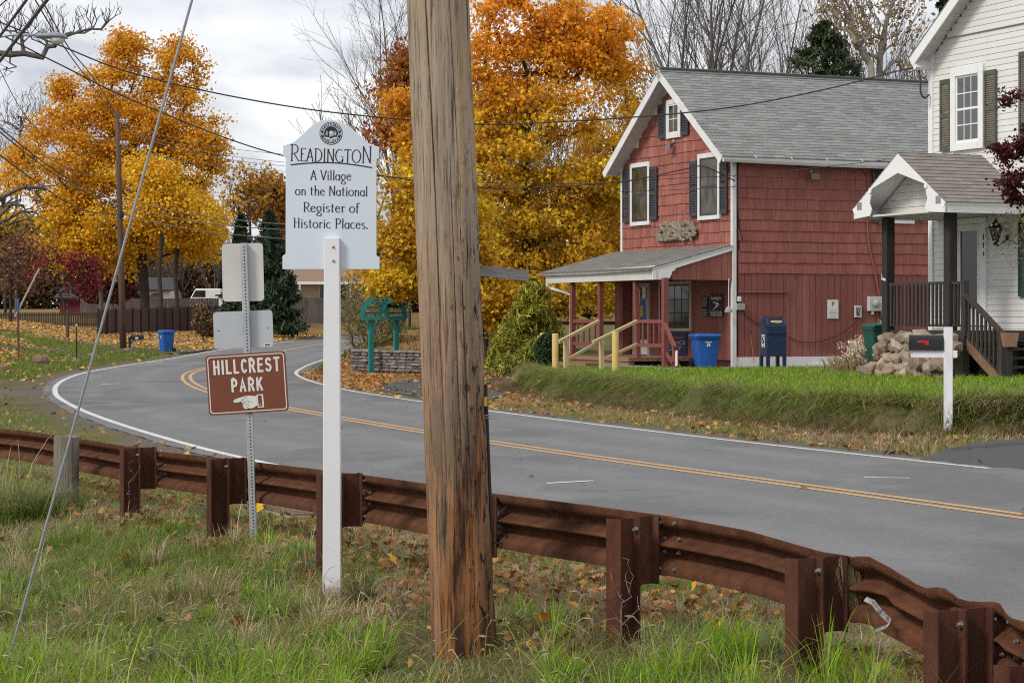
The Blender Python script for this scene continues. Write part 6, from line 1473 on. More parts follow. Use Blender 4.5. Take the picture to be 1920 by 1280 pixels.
g_ = G(143.5, 676); z1 = HC - (608-HY)/FPX*g_.y; t_ = thing('delineator_post', 'thin dark delineator post with small reflector at the bend', 'post', g_); m = MB(); m.tube([g_ - Vector((0,0,.2)), Vector((g_.x, g_.y, z1))], .028, 6); m.build('post', M_black, t_); m = MB(); m.lathe(frame(Vector((g_.x, g_.y-.03, z1-.03)), (1,0,0), (0,-1,0)), [(.06,0),(.06,.012)], 4); m.build('reflector', M_lgrey, t_)
g_ = G(243, 659); zz = HC - (637-HY)/FPX*g_.y; kk = g_.y/FPX; t_ = thing('kerb_mailbox', 'small black mailbox on a dark post beside the far utility pole', 'mailbox', g_)
m = MB(); m.tube([g_ - Vector((0,0,.2)), Vector((g_.x, g_.y, zz+.15))], .06, 6); m.build('post', M_blackwood, t_); m = MB(); m.beam((g_.x, g_.y, zz-.25), (g_.x+.28, g_.y, zz+.10), .05, .05); m.build('brace', M_blackwood, t_)
Mk = Matrix.Translation((g_.x+.05, g_.y, zz)) ; pr2 = [(-.11,0),(.11,0),(.11,.14)] + [(.11*math.cos(a), .14+.10*math.sin(a)) for a in np.linspace(.3,math.pi-.3,6)] + [(-.11,.14)]; n = len(pr2)
m = MB(); m.add([Mk @ Vector((0, y, z)) for y, z in pr2] + [Mk @ Vector((.62, y, z)) for y, z in pr2], [tuple(range(n-1,-1,-1)), tuple(range(n,2*n))] + [(i,(i+1)%n,n+(i+1)%n,n+i) for i in range(n)]); m.build('mailbox_body', M_gloss, t_)
m = MB(); m.fb(Mk, .24, .38, -.118, -.112, .05, .13); m.build('number_plate', M_signwhite, t_)
# boulders
def boulder(px, py, w, h, lb, mat):
    g_ = G(px, py); kk = g_.y/FPX; rr_ = random.Random(lb); bm = bmesh.new(); bmesh.ops.create_icosphere(bm, subdivisions=2, radius=.5)
    for v in bm.verts:
        v.co *= 1 + .22*(rr_.random()-.5); v.co.z = max(-.3, min(.42, v.co.z)); v.co.x *= w*kk; v.co.y *= w*kk*.7; v.co.z *= h*kk*1.5
    me = bpy.data.meshes.new('boulder'); bm.to_mesh(me); bm.free(); me.materials.append(mat); o = bpy.data.objects.new('boulder', me); reg(o, Matrix.Translation(g_ + Vector((0,0,h*kk*.35)))); tag(o, lb, 'rock', 'rocks along the outside of the bend')
M_rock = MAT('reddish rock', (.24,.16,.125), (.16,.105,.085), 8, rough=.9, bump=.6, bscale=14)
boulder(76, 684, 34, 18, 'pointed reddish boulder in the leaves left of the delineator post', M_rock); boulder(5, 698, 26, 14, 'dark boulder cut by the left edge of the picture', M_rock); boulder(142, 682, 22, 9, 'flat stone at the foot of the delineator post', M_rock); boulder(240, 661, 18, 9, 'small rock at the foot of the far utility pole', M_rock); boulder(172, 668, 20, 6, 'pale flat stone along the kerb path', M_stone2); boulder(352, 641, 12, 5, 'small rock among leaves behind the blue bin', M_rock)
# old stone kerb edging across the lawn
m = MB(); pts = [G(x, y) for x, y in ((-10,652),(40,655),(90,660),(150,665),(200,669))]
for a_, b_ in zip(pts[:-1], pts[1:]): m.beam(a_ + Vector((0,0,.03)), b_ + Vector((0,0,.03)), .35, .12)
o = m.build('stone_edging', M_conc); tag(o, 'low grey stone edging across the left lawn', 'edging')

# ------------------------------------------------------------------ far utility pole and lines
fpb = G(231, 656); FYp = fpb.y
t_ = thing('utility_pole', 'brown utility pole with insulators before the orange maple at left', 'utility pole', fpb)
ztp = HC - (209-HY)/FPX*FYp; xtp = (220-CX)/FPX*FYp
def fpole(z): f = (z - fpb.z)/(ztp - fpb.z); return Vector((fpb.x + (xtp-fpb.x)*f, FYp, z))
m = MB(); m.tube([fpole(fpb.z-.3), fpole(4), fpole(8), fpole(ztp)], [.17,.155,.135,.12], 12); m.build('shaft', MAT('brown pole', (.14,.075,.052), (.095,.055,.04), 8, (1,1,.1), rough=.85, bump=.3, c3=(.22,.18,.15), s3=.5), t_, smooth=True)
for py in (231, 272): 
    z = HC - (py-HY)/FPX*FYp; c_ = fpole(z); m = MB(); m.tube([c_, c_ + Vector((.45,-.05,0))], .03, 6); m.build('insulator_arm', M_lgrey, t_)
    for k_ in range(3): m = MB(); m.lathe(Matrix.Translation(c_ + Vector((.15+.16*k_, -.05, .02))), [(.05,0),(.09,.04),(.05,.08),(.08,.12),(.03,.18)], 8); m.build('insulator', M_lgrey, t_)
m = MB(); m.lathe(Matrix.Translation(fpole(HC - (404-HY)/FPX*FYp) + Vector((.1,-.12,-.1))), [(.08,0),(.12,.03),(.12,.25),(.05,.3)], 10); m.build('splice_can', M_black, t_)
# pole just outside the left edge that carries the street light
YL = 44.0; lpx = -70; lb_ = GD(lpx, YL); lpole = thing('utility_pole', 'wooden pole carrying the street light at the left edge', 'utility pole', lb_)
m = MB(); m.tube([lb_ - Vector((0,0,.3)), Vector((lb_.x, YL, 11.0))], [.16, .12], 12); m.build('shaft', M_pole, lpole, smooth=True)
sl0 = P(68, 66, YL); stl = thing('street_light', 'grey cobra head street light on an arm at the upper left', 'street light', Vector((lb_.x, YL, sl0.z)))
m = MB(); m.tube([Vector((lb_.x, YL, sl0.z-.35)), P(-20, 72, YL), P(20, 66, YL), P(72, 66, YL)], .028, 8); m.build('arm', M_galv, stl, smooth=True)
def slr(px, ht, hb, w, cz): 
    c_ = P(px, cz, YL); kk = YL/FPX; return [c_ + Vector((0, w*math.cos(a), (ht if math.sin(a) > 0 else hb)*kk*math.sin(a))) for a in [2*math.pi*j/14 for j in range(14)]]
M_lamph = MAT('lamp housing grey', (.27,.285,.31), (.22,.235,.26), 3, rough=.5)
m = MB(); m.loft([slr(67, 2, 4, .05, 67), slr(70, 4, 5, .09, 67), slr(85, 6, 5, .14, 68), slr(105, 8, 4, .19, 69), slr(120, 7, 3, .17, 70), slr(127, 2, 1, .06, 72)]); m.build('housing', M_lamph, stl, smooth=True)
m = MB(); m.lathe(Matrix.Translation(P(108, 84, YL)), [(.03,0),(.12,.04),(.155,.12)], 14); m.build('lens', M_soff, stl, smooth=True)
m = MB(); m.lathe(Matrix.Translation(P(79, 62, YL)), [(.04,0),(.045,.05),(.035,.09)], 8); m.build('photocell', M_sashg, stl)
# wires
M_wire = MAT('black wire', (.035,.033,.035), rough=.5); M_wireg = MAT('weathered grey wire', (.20,.20,.21), rough=.5)
def wire(lb, pts, r, mat=M_wire):
    if isinstance(pts, str):      # straight span from the left pole to the near pole
        a_ = P(-70, {'S':205,'T':163,'U':77}[pts], 44); b_ = P(815, {'S':-940,'T':-1040,'U':-755}[pts], 12.1); q = [tuple(a_.lerp(b_, i/10)) for i in range(11)]
    else: q = catmull([tuple(P(*p)) for p in pts], 6)
    m = MB(); m.tube([Vector(p) for p in q], r, 5); o = m.build('overhead_wire', mat, smooth=True); tag(o, lb, 'wire', 'overhead wires'); return o
wire('black service wire from the street light pole to the white house gable', [(-70,14,44.1),(40,58,44.3),(118,88,44.6),(240,135,45),(430,180,45.8),(640,213,46.5),(900,233,47),(1060,228,47.2),(1250,215,47.5),(1400,197,47.8),(1560,165,48),(1690,132,48.0),(1722,128,47.9)], .016)
wire('drip loop of black cable at the corner of the white house', [(1722,128,47.9),(1726,150,47.8),(1726,172,47.8),(1733,184,47.8),(1742,178,47.9)], .02)
wire('black service wire from upper left running down to the red house corner', [(-70,28,44.1),(60,95,46),(130,130,47),(230,180,48.5),(400,250,51),(530,292,53),(705,328,54.2),(895,351,55),(1000,352,55.3),(1170,340,55.4),(1290,316,55.5),(1322,313,55.6),(1376,338,55.75)], .016)
wire('thin wire from the porch tree line to the red house corner', [(700,329,54.4),(900,342,55),(1100,344,55.5),(1260,335,55.6),(1376,330,55.8)], .008)
wire('lowest thin wire crossing the red house windows', [(880,352,56),(1050,361,56),(1240,357,55.8),(1376,350,55.8)], .007)
wire('thin wire strung along the red side wall to the white porch', [(1376,330,55.8),(1500,318,54),(1660,300,50)], .008)
wire('thick cable slanting across the upper left corner, the lower of two', 'S', .028)
wire('thick cable slanting across the upper left corner, the upper of two', 'T', .024)
wire('thin wire crossing the extreme upper left corner', 'U', .013)
for k_, (a_, b_, lb) in enumerate(((( -20,218),(225,388), 'upper communication cable drooping from the left edge to the far pole'), ((-20,222),(225,392), 'second communication cable drooping beside the upper one at left'))):
    dy_ = 8*k_; wire(lb, [(-70,180+dy_,44.1),(-30,215+dy_,52),(60,288+dy_,75),(120,330+dy_,88),(180,362+dy_,98),(228,380+dy_,FYp-.3)], .022)
wire('lowest communication cable drooping from the left edge to the far pole', [(-70,232,44.1),(-30,268,52),(60,335,75),(120,376,88),(170,397,98),(228,402,FYp-.3)], .025)
for k_, (y0, y1, sg_, lb) in enumerate(((372,418,6,'upper cable running right from the far pole behind the village sign'), (386,428,7,'middle cable running right from the far pole behind the village sign'), (402,445,6,'lower cable running right from the far pole behind the village sign'))):
    wire(lb, [(232,y0,FYp-.2),(330,y0+(y1-y0)*.40+sg_,120),(430,y0+(y1-y0)*.72+sg_,128),(560,y1+4,138),(700,y1+6,146)], .026, M_wireg)
for k_, (y0, y1, lb) in enumerate(((226,290,'top power line running right from the far pole to the sign'), (234,305,'second power line running right from the far pole to the sign'), (240,312,'third power line running right from the far pole to the sign'), (272,322,'fourth power line running right from the far pole to the sign'))):
    wire(lb, [(224,y0,FYp-.2),(310,y0+(y1-y0)*.45,125),(420,y0+(y1-y0)*.8,140),(540,y1,150),(640,y1+6,160)], .016, M_wireg)
wire('power line climbing from the far pole towards the street light, left strand', [(218,222,FYp-.2),(165,150,80),(118,85,62),(60,-10,50),(-70,-240,44)], .018); wire('power line climbing from the far pole towards the street light, right strand', [(224,224,FYp-.2),(178,150,80),(128,88,62),(72,-10,50),(-66,-240,44)], .018)
wire('thin tree wire dropping from upper left into the maple crown', [(-70,40,44.1),(-10,115,58),(30,190,66),(62,235,70),(110,285,80)], .012)
wire('slack loop of wire hanging left of the far pole', [(222,300,FYp-.3),(205,320,FYp-2),(170,328,FYp-4),(120,312,FYp-8),(60,280,FYp-14)], .014)
wire('thin line from the left edge across the maple to the far pole', [(-70,210,44.1),(-10,225,60),(60,238,80),(140,252,92),(222,262,FYp-.3)], .012)

# ------------------------------------------------------------------ fences and houses behind the bend
M_fbrown = MAT('brown fence board', (.105,.058,.045), (.075,.042,.034), 4, (1,1,.2), rough=.85, orand=.16); M_fgrey = MAT('grey fence board', (.155,.125,.11), (.105,.085,.075), 4, (1,1,.15), rough=.9, orand=.14)
M_pick = MAT('mossy picket', (.13,.11,.07), (.085,.075,.05), 5, rough=.9, orand=.15)
def fence(lb, p0, p1, h, bw, mat, gap=.012, posts=None, pm=None, top='flat', picket=False):
    p0 = Vector(p0); p1 = Vector(p1); L_ = (Vector((p1.x,p1.y,0))-Vector((p0.x,p0.y,0))).length; Ff = frame((p0.x, p0.y, 0), (p1.x-p0.x, p1.y-p0.y, 0), (p1.y-p0.y, -(p1.x-p0.x), 0))
    t_ = thing('fence', lb, 'fence', p0); x = 0
    zf = lambda x: p0.z + (p1.z-p0.z)*x/L_
    while x < L_:
        if picket:
            a = piece('picket', 'box', mat, TS(Ff, x+bw/2, zf(x)+h/2, .02, bw, h*R.uniform(.97,1.02), .025), t_); x += bw + gap
        else:
            piece('board', 'box', mat, TS(Ff, x+bw/2, zf(x)+h/2, .02, bw-gap, h*R.uniform(.985,1.01), .03), t_); x += bw
    for yy in (h*.2, h*.82):
        m = MB(); m.beam(Ff @ Vector((0, zf(0)+yy, -.03)), Ff @ Vector((L_, zf(L_)+yy, -.03)), .05, .09); m.build('fence_rail', mat, t_)
    if posts:
        x = 0
        while x <= L_ + .1:
            piece('fence_post', 'box', pm or mat, TS(Ff, x, zf(x)+h*.52, .05, .11, h*1.08, .11), t_); x += posts
    return t_
def GP(px, py, Y): p = P(px, py, Y); return Vector((p.x, p.y, p.z))
fence('brown panel fence with dark posts behind the blue bin', GP(183, 632, 131), GP(412, 618, 150), 1.62, .62, M_fbrown, .03, 1.25, M_blackwood)
fence('mossy picket fence at the far left', GP(-40, 615, 150), GP(182, 613, 156), 1.05, .12, M_pick, .06, picket=True)
fence('tall grey board fence beneath the orange maple', GP(150, 606, 172), GP(410, 606, 172), 1.95, .2, M_fgrey)
fence('weathered grey board fence right of the spruce', GP(505, 607, 150), GP(660, 606, 152), 1.78, .28, M_fgrey, .02, 2.4)
# bungalow with porch
def house_far(name, lb, px0, px1, pyb, pye, pyr, Y, wallm, roofm, depth=8):
    a_ = P(px0, pyb, Y); b_ = P(px1, pyb, Y); ze = P(0, pye, Y).z; zr = P(0, pyr, Y+depth/2).z; Lx = b_.x - a_.x; Fm = frame((a_.x, Y, 0), (1,0,0), (0,-1,0))
    t_ = thing(name, lb, 'house', a_); m = MB(); m.fb(Fm, 0, Lx, a_.z-1, ze, -depth, 0); m.build('wall', wallm, t_)
    m = MB(); m.add([Fm @ Vector(p) for p in ((-.4,ze-.1,.5),(Lx+.4,ze-.1,.5),(Lx+.4,zr,-depth/2),(-.4,zr,-depth/2),(Lx+.4,ze-.1,-depth-.5),(-.4,ze-.1,-depth-.5))], [(0,1,2,3),(3,2,4,5)]); ro = m.build('roof', roofm, t_); sd = ro.modifiers.new('t','SOLIDIFY'); sd.thickness = .15
    return t_, Fm, ze, Lx, a_
M_tanroof = MAT('tan shingle roof', (.29,.185,.135), (.23,.15,.11), 6, rough=.95); M_creamw = MAT('cream siding', (.55,.50,.40), (.49,.45,.36), 3, rough=.7); M_barn = MAT('dark red barn', (.13,.022,.025), (.095,.018,.02), 4, (1,1,.2), rough=.85); M_darkroof = MAT('dark roof', (.06,.06,.062), (.045,.045,.047), 5, rough=.9)
t_, Fm, ze, Lx, a_ = house_far('bungalow', 'tan roofed bungalow with white porch posts behind the grey fence', 512, 690, 575, 528, 492, 185, M_creamw, M_tanroof)
m = MB(); m.fb(Fm, -.3, Lx+.3, ze-.25, ze-.02, .52, 1.9); m.build('porch_beam', M_trimw, t_)
for x in (.3, 2.4, 4.6, 6.6): piece('porch_post', 'box', M_trimw, TS(Fm, x, ze-1.2, 1.8, .14, 2.0, .14), t_)
for x in (.9, 3.9, 5.4): 
    m = MB(); m.fb(Fm, x, x+.75, ze-1.75, ze-.35, .02, .05); w_ = m.build('window', M_glass, t_); m = MB(); m.fb(Fm, x-.08, x, ze-1.8, ze-.3, .02, .07); m.fb(Fm, x+.75, x+.83, ze-1.8, ze-.3, .02, .07); m.build('frame', M_trimw, w_)
t_, Fm, ze, Lx, a_ = house_far('barn', 'dark red barn behind the picket fence at left', 112, 232, 612, 555, 538, 182, M_barn, M_darkroof, 6)
m = MB(); m.fb(Fm, 2.3, 3.7, ze-1.7, ze-.05, .02, .06); m.build('barn_door', MAT('barn door', (.08,.014,.016), rough=.8), t_); m = MB(); m.fb(Fm, Lx-1.2, Lx-1.05, ze-1.6, ze, .02, .06); m.build('door_trim', M_trimw, t_)
t_, Fm, ze, Lx, a_ = house_far('garage', 'white garage with arched grey doors behind the far pole', 238, 318, 606, 541, 520, 200, M_trim, M_darkroof, 6)
for x in (.35, 2.0):
    pts = [(x,a_.z-.5),(x+1.25,a_.z-.5),(x+1.25,ze-.9)] + [(x+.625+.625*math.cos(a), ze-.9+.5*math.sin(a)) for a in np.linspace(0,math.pi,9)] + [(x,ze-.9)]
    m = MB(); m.prism(Fm, pts, .02, .05); m.build('arched_door', MAT('mauve door', (.16,.135,.155), rough=.7), t_)
t_, Fm, ze, Lx, a_ = house_far('shed', 'white shed with maroon doors behind the tall board fence', 380, 432, 606, 552, 541, 196, M_trim, M_darkroof, 4)
for x in (.45, 1.15): m = MB(); m.fb(Fm, x, x+.5, ze-1.2, ze-.12, .02, .05); m.build('shed_door', M_barn, t_)
# white van roof over the fence
v0 = P(352, 600, 178); t_ = thing('parked_van', 'white van parked behind the tall board fence', 'van', v0); kk = 178/FPX
Fv = frame(v0, (1,0,0), (0,-1,0)); h0 = P(0, 541, 178).z - v0.z; Lv = 66*kk
m = MB(); m.prism(Fv, [(0,.3),(Lv,.3),(Lv,h0*.62),(Lv*.95,h0*.70),(Lv*.93,h0*.98),(Lv*.86,h0),(Lv*.22,h0),(Lv*.08,h0*.72),(0,h0*.6)], -1.8, 0); m.build('body', M_trimw, t_, bevel=.08, seg=2)
m = MB(); m.prism(Fv, [(Lv*.12,h0*.73),(Lv*.5,h0*.73),(Lv*.5,h0*.94),(Lv*.22,h0*.94)], .0, .02); m.build('window', M_glass, t_)
for x in (.2, .8): m = MB(); m.lathe(frame(Fv @ Vector((Lv*x,.33,.0)), (1,0,0), (0,-1,0)), [(.33,-.2),(.33,.03),(.2,.05)], 16); m.build('wheel', M_black, t_)
# ------------------------------------------------------------------ trees
def BARK(name, c1, c2): return MAT(name, c1, c2, 9, (1,1,.3), rough=.95, bump=.6, bscale=18)
M_bark = BARK('dark bark', (.060,.048,.040), (.035,.028,.024)); M_barkg = BARK('grey bark', (.15,.13,.115), (.09,.078,.07)); M_barkp = MAT('pale sycamore bark', (.42,.36,.29), (.30,.25,.20), 3, rough=.85, c3=(.20,.16,.12), s3=1.6, lo3=.5, hi3=.65); M_barkb = BARK('brown grey twig', (.115,.092,.080), (.075,.06,.053))
def skeleton(trunk, targets, seg, jit, rng, up=.25, tip=.008, ex=2.3, hz_=.0, pen=.5):
    """grow branches: each target joins the nearest existing node"""
    N = [np.array(p, float) for p in trunk]; PAR = list(range(-1, len(trunk)-1)); cap = len(trunk) + len(targets)*14
    A = np.zeros((cap, 3)); A[:len(N)] = np.array(N); n = len(N); par = np.full(cap, -1, int); par[:n] = PAR
    T = np.asarray(targets); base = np.array(trunk[len(trunk)//2:]); d = np.min(np.linalg.norm(T[:,None,:] - base[None,:,:], axis=2), 1); T = T[np.argsort(d)]
    for t_ in T:
        dv = A[:n] - t_; D = np.sqrt((dv**2).sum(1)) + pen*np.maximum(0, dv[:,2] + hz_*np.hypot(dv[:,0], dv[:,1]) + .2); i = int(D.argmin()); p = A[i]; v = t_ - p; L_ = np.linalg.norm(v)
        k = int(min(12, max(1, round(L_/seg)))); bow = np.array([0,0,1.0])*up*L_; side = rng.normal(0, 1, 3)*jit*L_
        last = i
        for j in range(1, k+1):
            f = j/k; q = p + v*f + (bow*-.0 + side)*math.sin(math.pi*f)*.5 + bow*(f*(1-f))*-1*0 + bow*math.sin(math.pi*f)*-.35 + (rng.normal(0, jit*seg*.6, 3) if j < k else 0)
            if n < cap: A[n] = q; par[n] = last; last = n; n += 1
    A = A[:n]; par = par[:n]; w = np.zeros(n); kids = np.bincount(par[par >= 0], minlength=n); w[kids == 0] = tip**ex
    for i in range(n-1, 0, -1):
        if w[i] == 0: w[i] = tip**ex
        w[par[i]] += w[i]
    r = w**(1/ex); return A, par, r
def tubes_np(A, par, r, scale=1.0, rmax=None):
    V_, F_ = [], []; off = 0
    i = np.nonzero(par >= 0)[0]; j = par[i]
    for lo_, hi_, ns in ((0, .03, 3), (.03, .09, 5), (.09, 9, 9)):
        s = (r[i] >= lo_) & (r[i] < hi_); a = A[j[s]]; b_ = A[i[s]]
        if len(a) == 0: continue
        ra = np.minimum(r[j[s]], r[i[s]]*1.45)*scale; rb = r[i[s]]*scale; t_ = b_ - a; L_ = np.linalg.norm(t_, axis=1)[:,None]; t_ = t_/np.maximum(L_, 1e-6); b_ = b_ + t_*np.minimum(rb[:,None]*.5, .03)
        ref = np.where(np.abs(t_[:,2:3]) < .9, np.array([[0,0,1.0]]), np.array([[1.0,0,0]])); x = np.cross(ref, t_); x /= np.linalg.norm(x, axis=1)[:,None]; y = np.cross(t_, x); m_ = len(a)
        ang = np.arange(ns)*2*np.pi/ns; c_, s_ = np.cos(ang), np.sin(ang); dirs = x[:,None,:]*c_[None,:,None] + y[:,None,:]*s_[None,:,None]
        v = np.concatenate([a[:,None,:] + dirs*ra[:,None,None], b_[:,None,:] + dirs*rb[:,None,None]], 1); V_.append(v.reshape(-1,3))
        bI = off + np.arange(m_)[:,None]*2*ns; k = np.arange(ns); k2 = (k+1) % ns
        F_.append(np.stack([bI+k, bI+k2, bI+ns+k2, bI+ns+k], -1).reshape(-1,4)); off += m_*2*ns
    return np.concatenate(V_), np.concatenate(F_)
def blobs_points(blobs, Y, n, rng, thin=.55, shell=.0):
    """blobs in photo pixels (px, py, rx, ry[, depth offset m]) -> points in the crown"""
    W_ = np.array([b_[2]*b_[3] for b_ in blobs], float); W_ /= W_.sum(); out = []
    which = rng.choice(len(blobs), n, p=W_); k = Y/FPX
    u = rng.normal(0, 1, (n,3)); u /= np.linalg.norm(u, axis=1)[:,None]; rad = rng.random(n)**(1/3 if not shell else shell)
    u *= rad[:,None]; B = np.array([(b_[0], b_[1], b_[2], b_[3], b_[4] if len(b_) > 4 else 0) for b_ in blobs])[which]
    X = (B[:,0] - CX)*k + u[:,0]*B[:,2]*k; Z = HC - (B[:,1]-HY)*k + u[:,2]*B[:,3]*k; D = Y + B[:,4] + u[:,1]*(B[:,2]+B[:,3])*.5*k*.9
    return np.stack([X, D, Z], 1)
def leaf_mesh(P0, size, rng, shape='kite', droop=.4):
    n = len(P0); s = size*(.65 + .7*rng.random(n))
    nrm = rng.normal(0, 1, (n,3)); nrm[:,2] = np.abs(nrm[:,2])*.8 + .15; nrm[:,1] -= .25; nrm /= np.linalg.norm(nrm, axis=1)[:,None]
    a = rng.normal(0, 1, (n,3)); a[:,2] -= droop; x = np.cross(nrm, a); x /= np.linalg.norm(x, axis=1)[:,None]; y = np.cross(x, nrm)
    if shape == 'maple': T = np.array([(0,-.5),(.22,-.28),(.55,-.08),(.26,.06),(.34,.40),(.09,.24),(0,.62),(-.09,.24),(-.34,.40),(-.26,.06),(-.55,-.08),(-.22,-.28)]); tri = [(0,1,11),(1,2,3),(3,4,5),(5,6,7),(7,8,9),(9,10,11),(1,3,11),(11,3,9),(3,5,9),(9,5,7)]
    elif shape == 'tri': T = np.array([(0,-.5),(.5,.1),(.12,.12),(0,.6),(-.12,.12),(-.5,.1)]); tri = [(0,1,2),(2,3,4),(4,5,0),(0,2,4)]
    elif shape == 'needle': T = np.array([(-.10,-.5),(.10,-.5),(.06,.5),(-.06,.5)]); tri = [(0,1,2),(0,2,3)]
    else: T = np.array([(0,-.55),(.42,0),(0,.55),(-.42,0)]); tri = [(0,1,3),(1,2,3)]
    k = len(T); V_ = P0[:,None,:] + (x[:,None,:]*T[None,:,0:1] + y[:,None,:]*T[None,:,1:2])*s[:,None,None]
    cup = (np.abs(T[:,0])*.5)[None,:,None]*nrm[:,None,:]*s[:,None,None]*(rng.random(n)[:,None,None]-.3); V_ = V_ + cup
    F_ = (np.arange(n)[:,None,None]*k + np.array(tri)[None]).reshape(-1,3); return V_.reshape(-1,3), F_, k
def leaf_cols(P0, k, pal, rng, ztop=None, zbot=None, toppal=None, var=.22, cl=1.6, noise_seed=0, lb_=1.0):
    n = len(P0); pal = np.array(pal); cn = fbm(P0[:,0]*cl + P0[:,1]*.7*cl, P0[:,2]*cl, 50+noise_seed, 3); idx = np.clip(((cn-.25)/.5 + rng.normal(0,.22,n))*len(pal), 0, len(pal)-1).astype(int); C = pal[idx].copy()
    if toppal is not None:
        f = sm(zbot, ztop, P0[:,2] + rng.normal(0, (ztop-zbot)*.12, n)); tp = np.array(toppal)[rng.integers(0, len(toppal), n)]; C = C*(1-f[:,None]) + tp*f[:,None]
    C *= lb_*np.exp(rng.normal(0, var, n))[:,None]; return np.repeat(np.clip(C, 0, 1), k, 0)
OR = [(.50,.25,.020),(.58,.31,.024),(.64,.37,.030),(.46,.24,.022),(.38,.17,.018)]; YE = [(.66,.43,.030),(.72,.49,.040),(.60,.37,.028),(.50,.30,.026),(.64,.40,.03)]
def leafy_tree(name, lb, Y, trunkpx, blobs, nclump, nleaf, lsize, pal, toppal=None, zb=None, zt=None, bark=M_bark, seed=1, spread=.45, shape='kite', tip=.012, rscale=1.0, cat='tree', group=None, gapn=.35, gseed=3, bright=1.18):
    rng = np.random.default_rng(seed)
    trunk = [np.array(P(px, py, Y + (dy if dy else 0))) for px, py, dy in trunkpx]
    b_ = Vector(trunk[0]); t_ = thing(name, lb, cat, b_, group)
    C = blobs_points(blobs, Y, nclump*2, rng); k = Y/FPX
    g = fbm(C[:,0]*.55 + C[:,1]*.3, C[:,2]*.55, gseed, 3); C = C[g > np.quantile(g, gapn*.9)][:nclump]
    A, par, r = skeleton(trunk, C, max(.6, 22*k), .16, rng, tip=tip); V_, F_ = tubes_np(A, par, r*rscale); o = np_mesh('trunk', V_, F_, bark, parent=t_, origin=tuple(b_), smooth=True)
    which = rng.integers(0, len(C), nleaf); off = rng.normal(0, 1, (nleaf,3))*spread*np.array([1,1,.62]); Pl = C[which] + off
    V_, F_, kk = leaf_mesh(Pl, lsize, rng, shape); cl = leaf_cols(Pl, kk, pal, rng, zt, zb, toppal, noise_seed=seed, lb_=bright); np_mesh('crown', V_, F_, M_leaf, cl, parent=t_, origin=tuple(b_)); return t_
def bare_tree(name, lb, Y, trunkpx, blobs, n, bark, seed=1, tip=.009, rscale=1.0, seg=None, jit=.07, leaves=0, pal=None, lsize=.12, ex=2.75, cat='tree', group=None, shell=0, hz_=.75, hup=-.12):
    rng = np.random.default_rng(seed); trunk = [np.array(P(px, py, Y + dy)) for px, py, dy in trunkpx]; b_ = Vector(trunk[0]); t_ = thing(name, lb, cat, b_, group)
    C = blobs_points(blobs, Y, n, rng, shell=shell); A, par, r = skeleton(trunk, C, seg or max(.4, 16*Y/FPX), jit, rng, up=hup, tip=tip, ex=ex, hz_=hz_, pen=1.0); V_, F_ = tubes_np(A, par, r*rscale); np_mesh('trunk', V_, F_, bark, parent=t_, origin=tuple(b_), smooth=True)
    if leaves:
        Pl = C[rng.integers(0, len(C), leaves)] + rng.normal(0, .25, (leaves,3)); V_, F_, kk = leaf_mesh(Pl, lsize, rng); np_mesh('leaves', V_, F_, M_leaf, leaf_cols(Pl, kk, pal, rng, noise_seed=seed), parent=t_, origin=tuple(b_))
    return t_
def gpy(px, Y): g_ = GD(px, Y); return HY + (HC - g_.z)*FPX/Y
# --- big orange maple on the left
Y1 = 162.0; gb = gpy(275, Y1) + 2
leafy_tree('maple_tree', 'large orange maple with several dark trunks left of the village sign', Y1,
  [(272,gb,0),(272,560,0),(268,500,0),(262,430,0),(258,350,0),(250,270,0),(240,190,0)],
  [(225,120,62,60),(330,145,52,62),(180,190,95,75),(290,215,115,85),(130,265,95,85),(230,300,150,95),(340,300,85,95),(90,360,90,80),(210,400,150,80),(330,400,95,80),(140,450,90,55),(235,452,120,42),(375,435,52,60),(400,270,28,60),(220,85,40,30),(345,95,30,26),(60,300,40,45),(225,255,60,50),(215,215,50,40)],
  660, 86000, .205, YE + OR[1:3], [(.52,.27,.020),(.60,.33,.024),(.46,.21,.018)], zb=P(0,440,Y1).z, zt=P(0,230,Y1).z, seed=4, spread=.50, tip=.034, gapn=.16, bright=1.38)
for k_, (px, ptop, lb) in enumerate(((300,330,'dark forked maple trunk right of the far utility pole'), (330,370,'slender dark maple trunk behind the brown fence'), (188,470,'grey bare trunk beside the red Japanese maple'))):
    Yk = Y1 - 6 + 3*k_; gb = gpy(px, Yk)+2
    leafy_tree('maple_tree', lb, Yk, [(px,gb,0),(px+2,560,0),(px-2,510,0),(px+6,(510+ptop)/2,0),(px+10,ptop,0)], [(px,ptop+30,70,50),(px+30,ptop+60,70,40),(px-30,ptop+10,60,50)] if k_ < 2 else [(px,470,40,30),(px+30,500,40,20)], 70, 9000 if k_ < 2 else 1200, .22, YE + OR[1:3], bark=M_bark if k_ < 2 else M_barkg, seed=20+k_, spread=.6, tip=.04, bright=1.35)
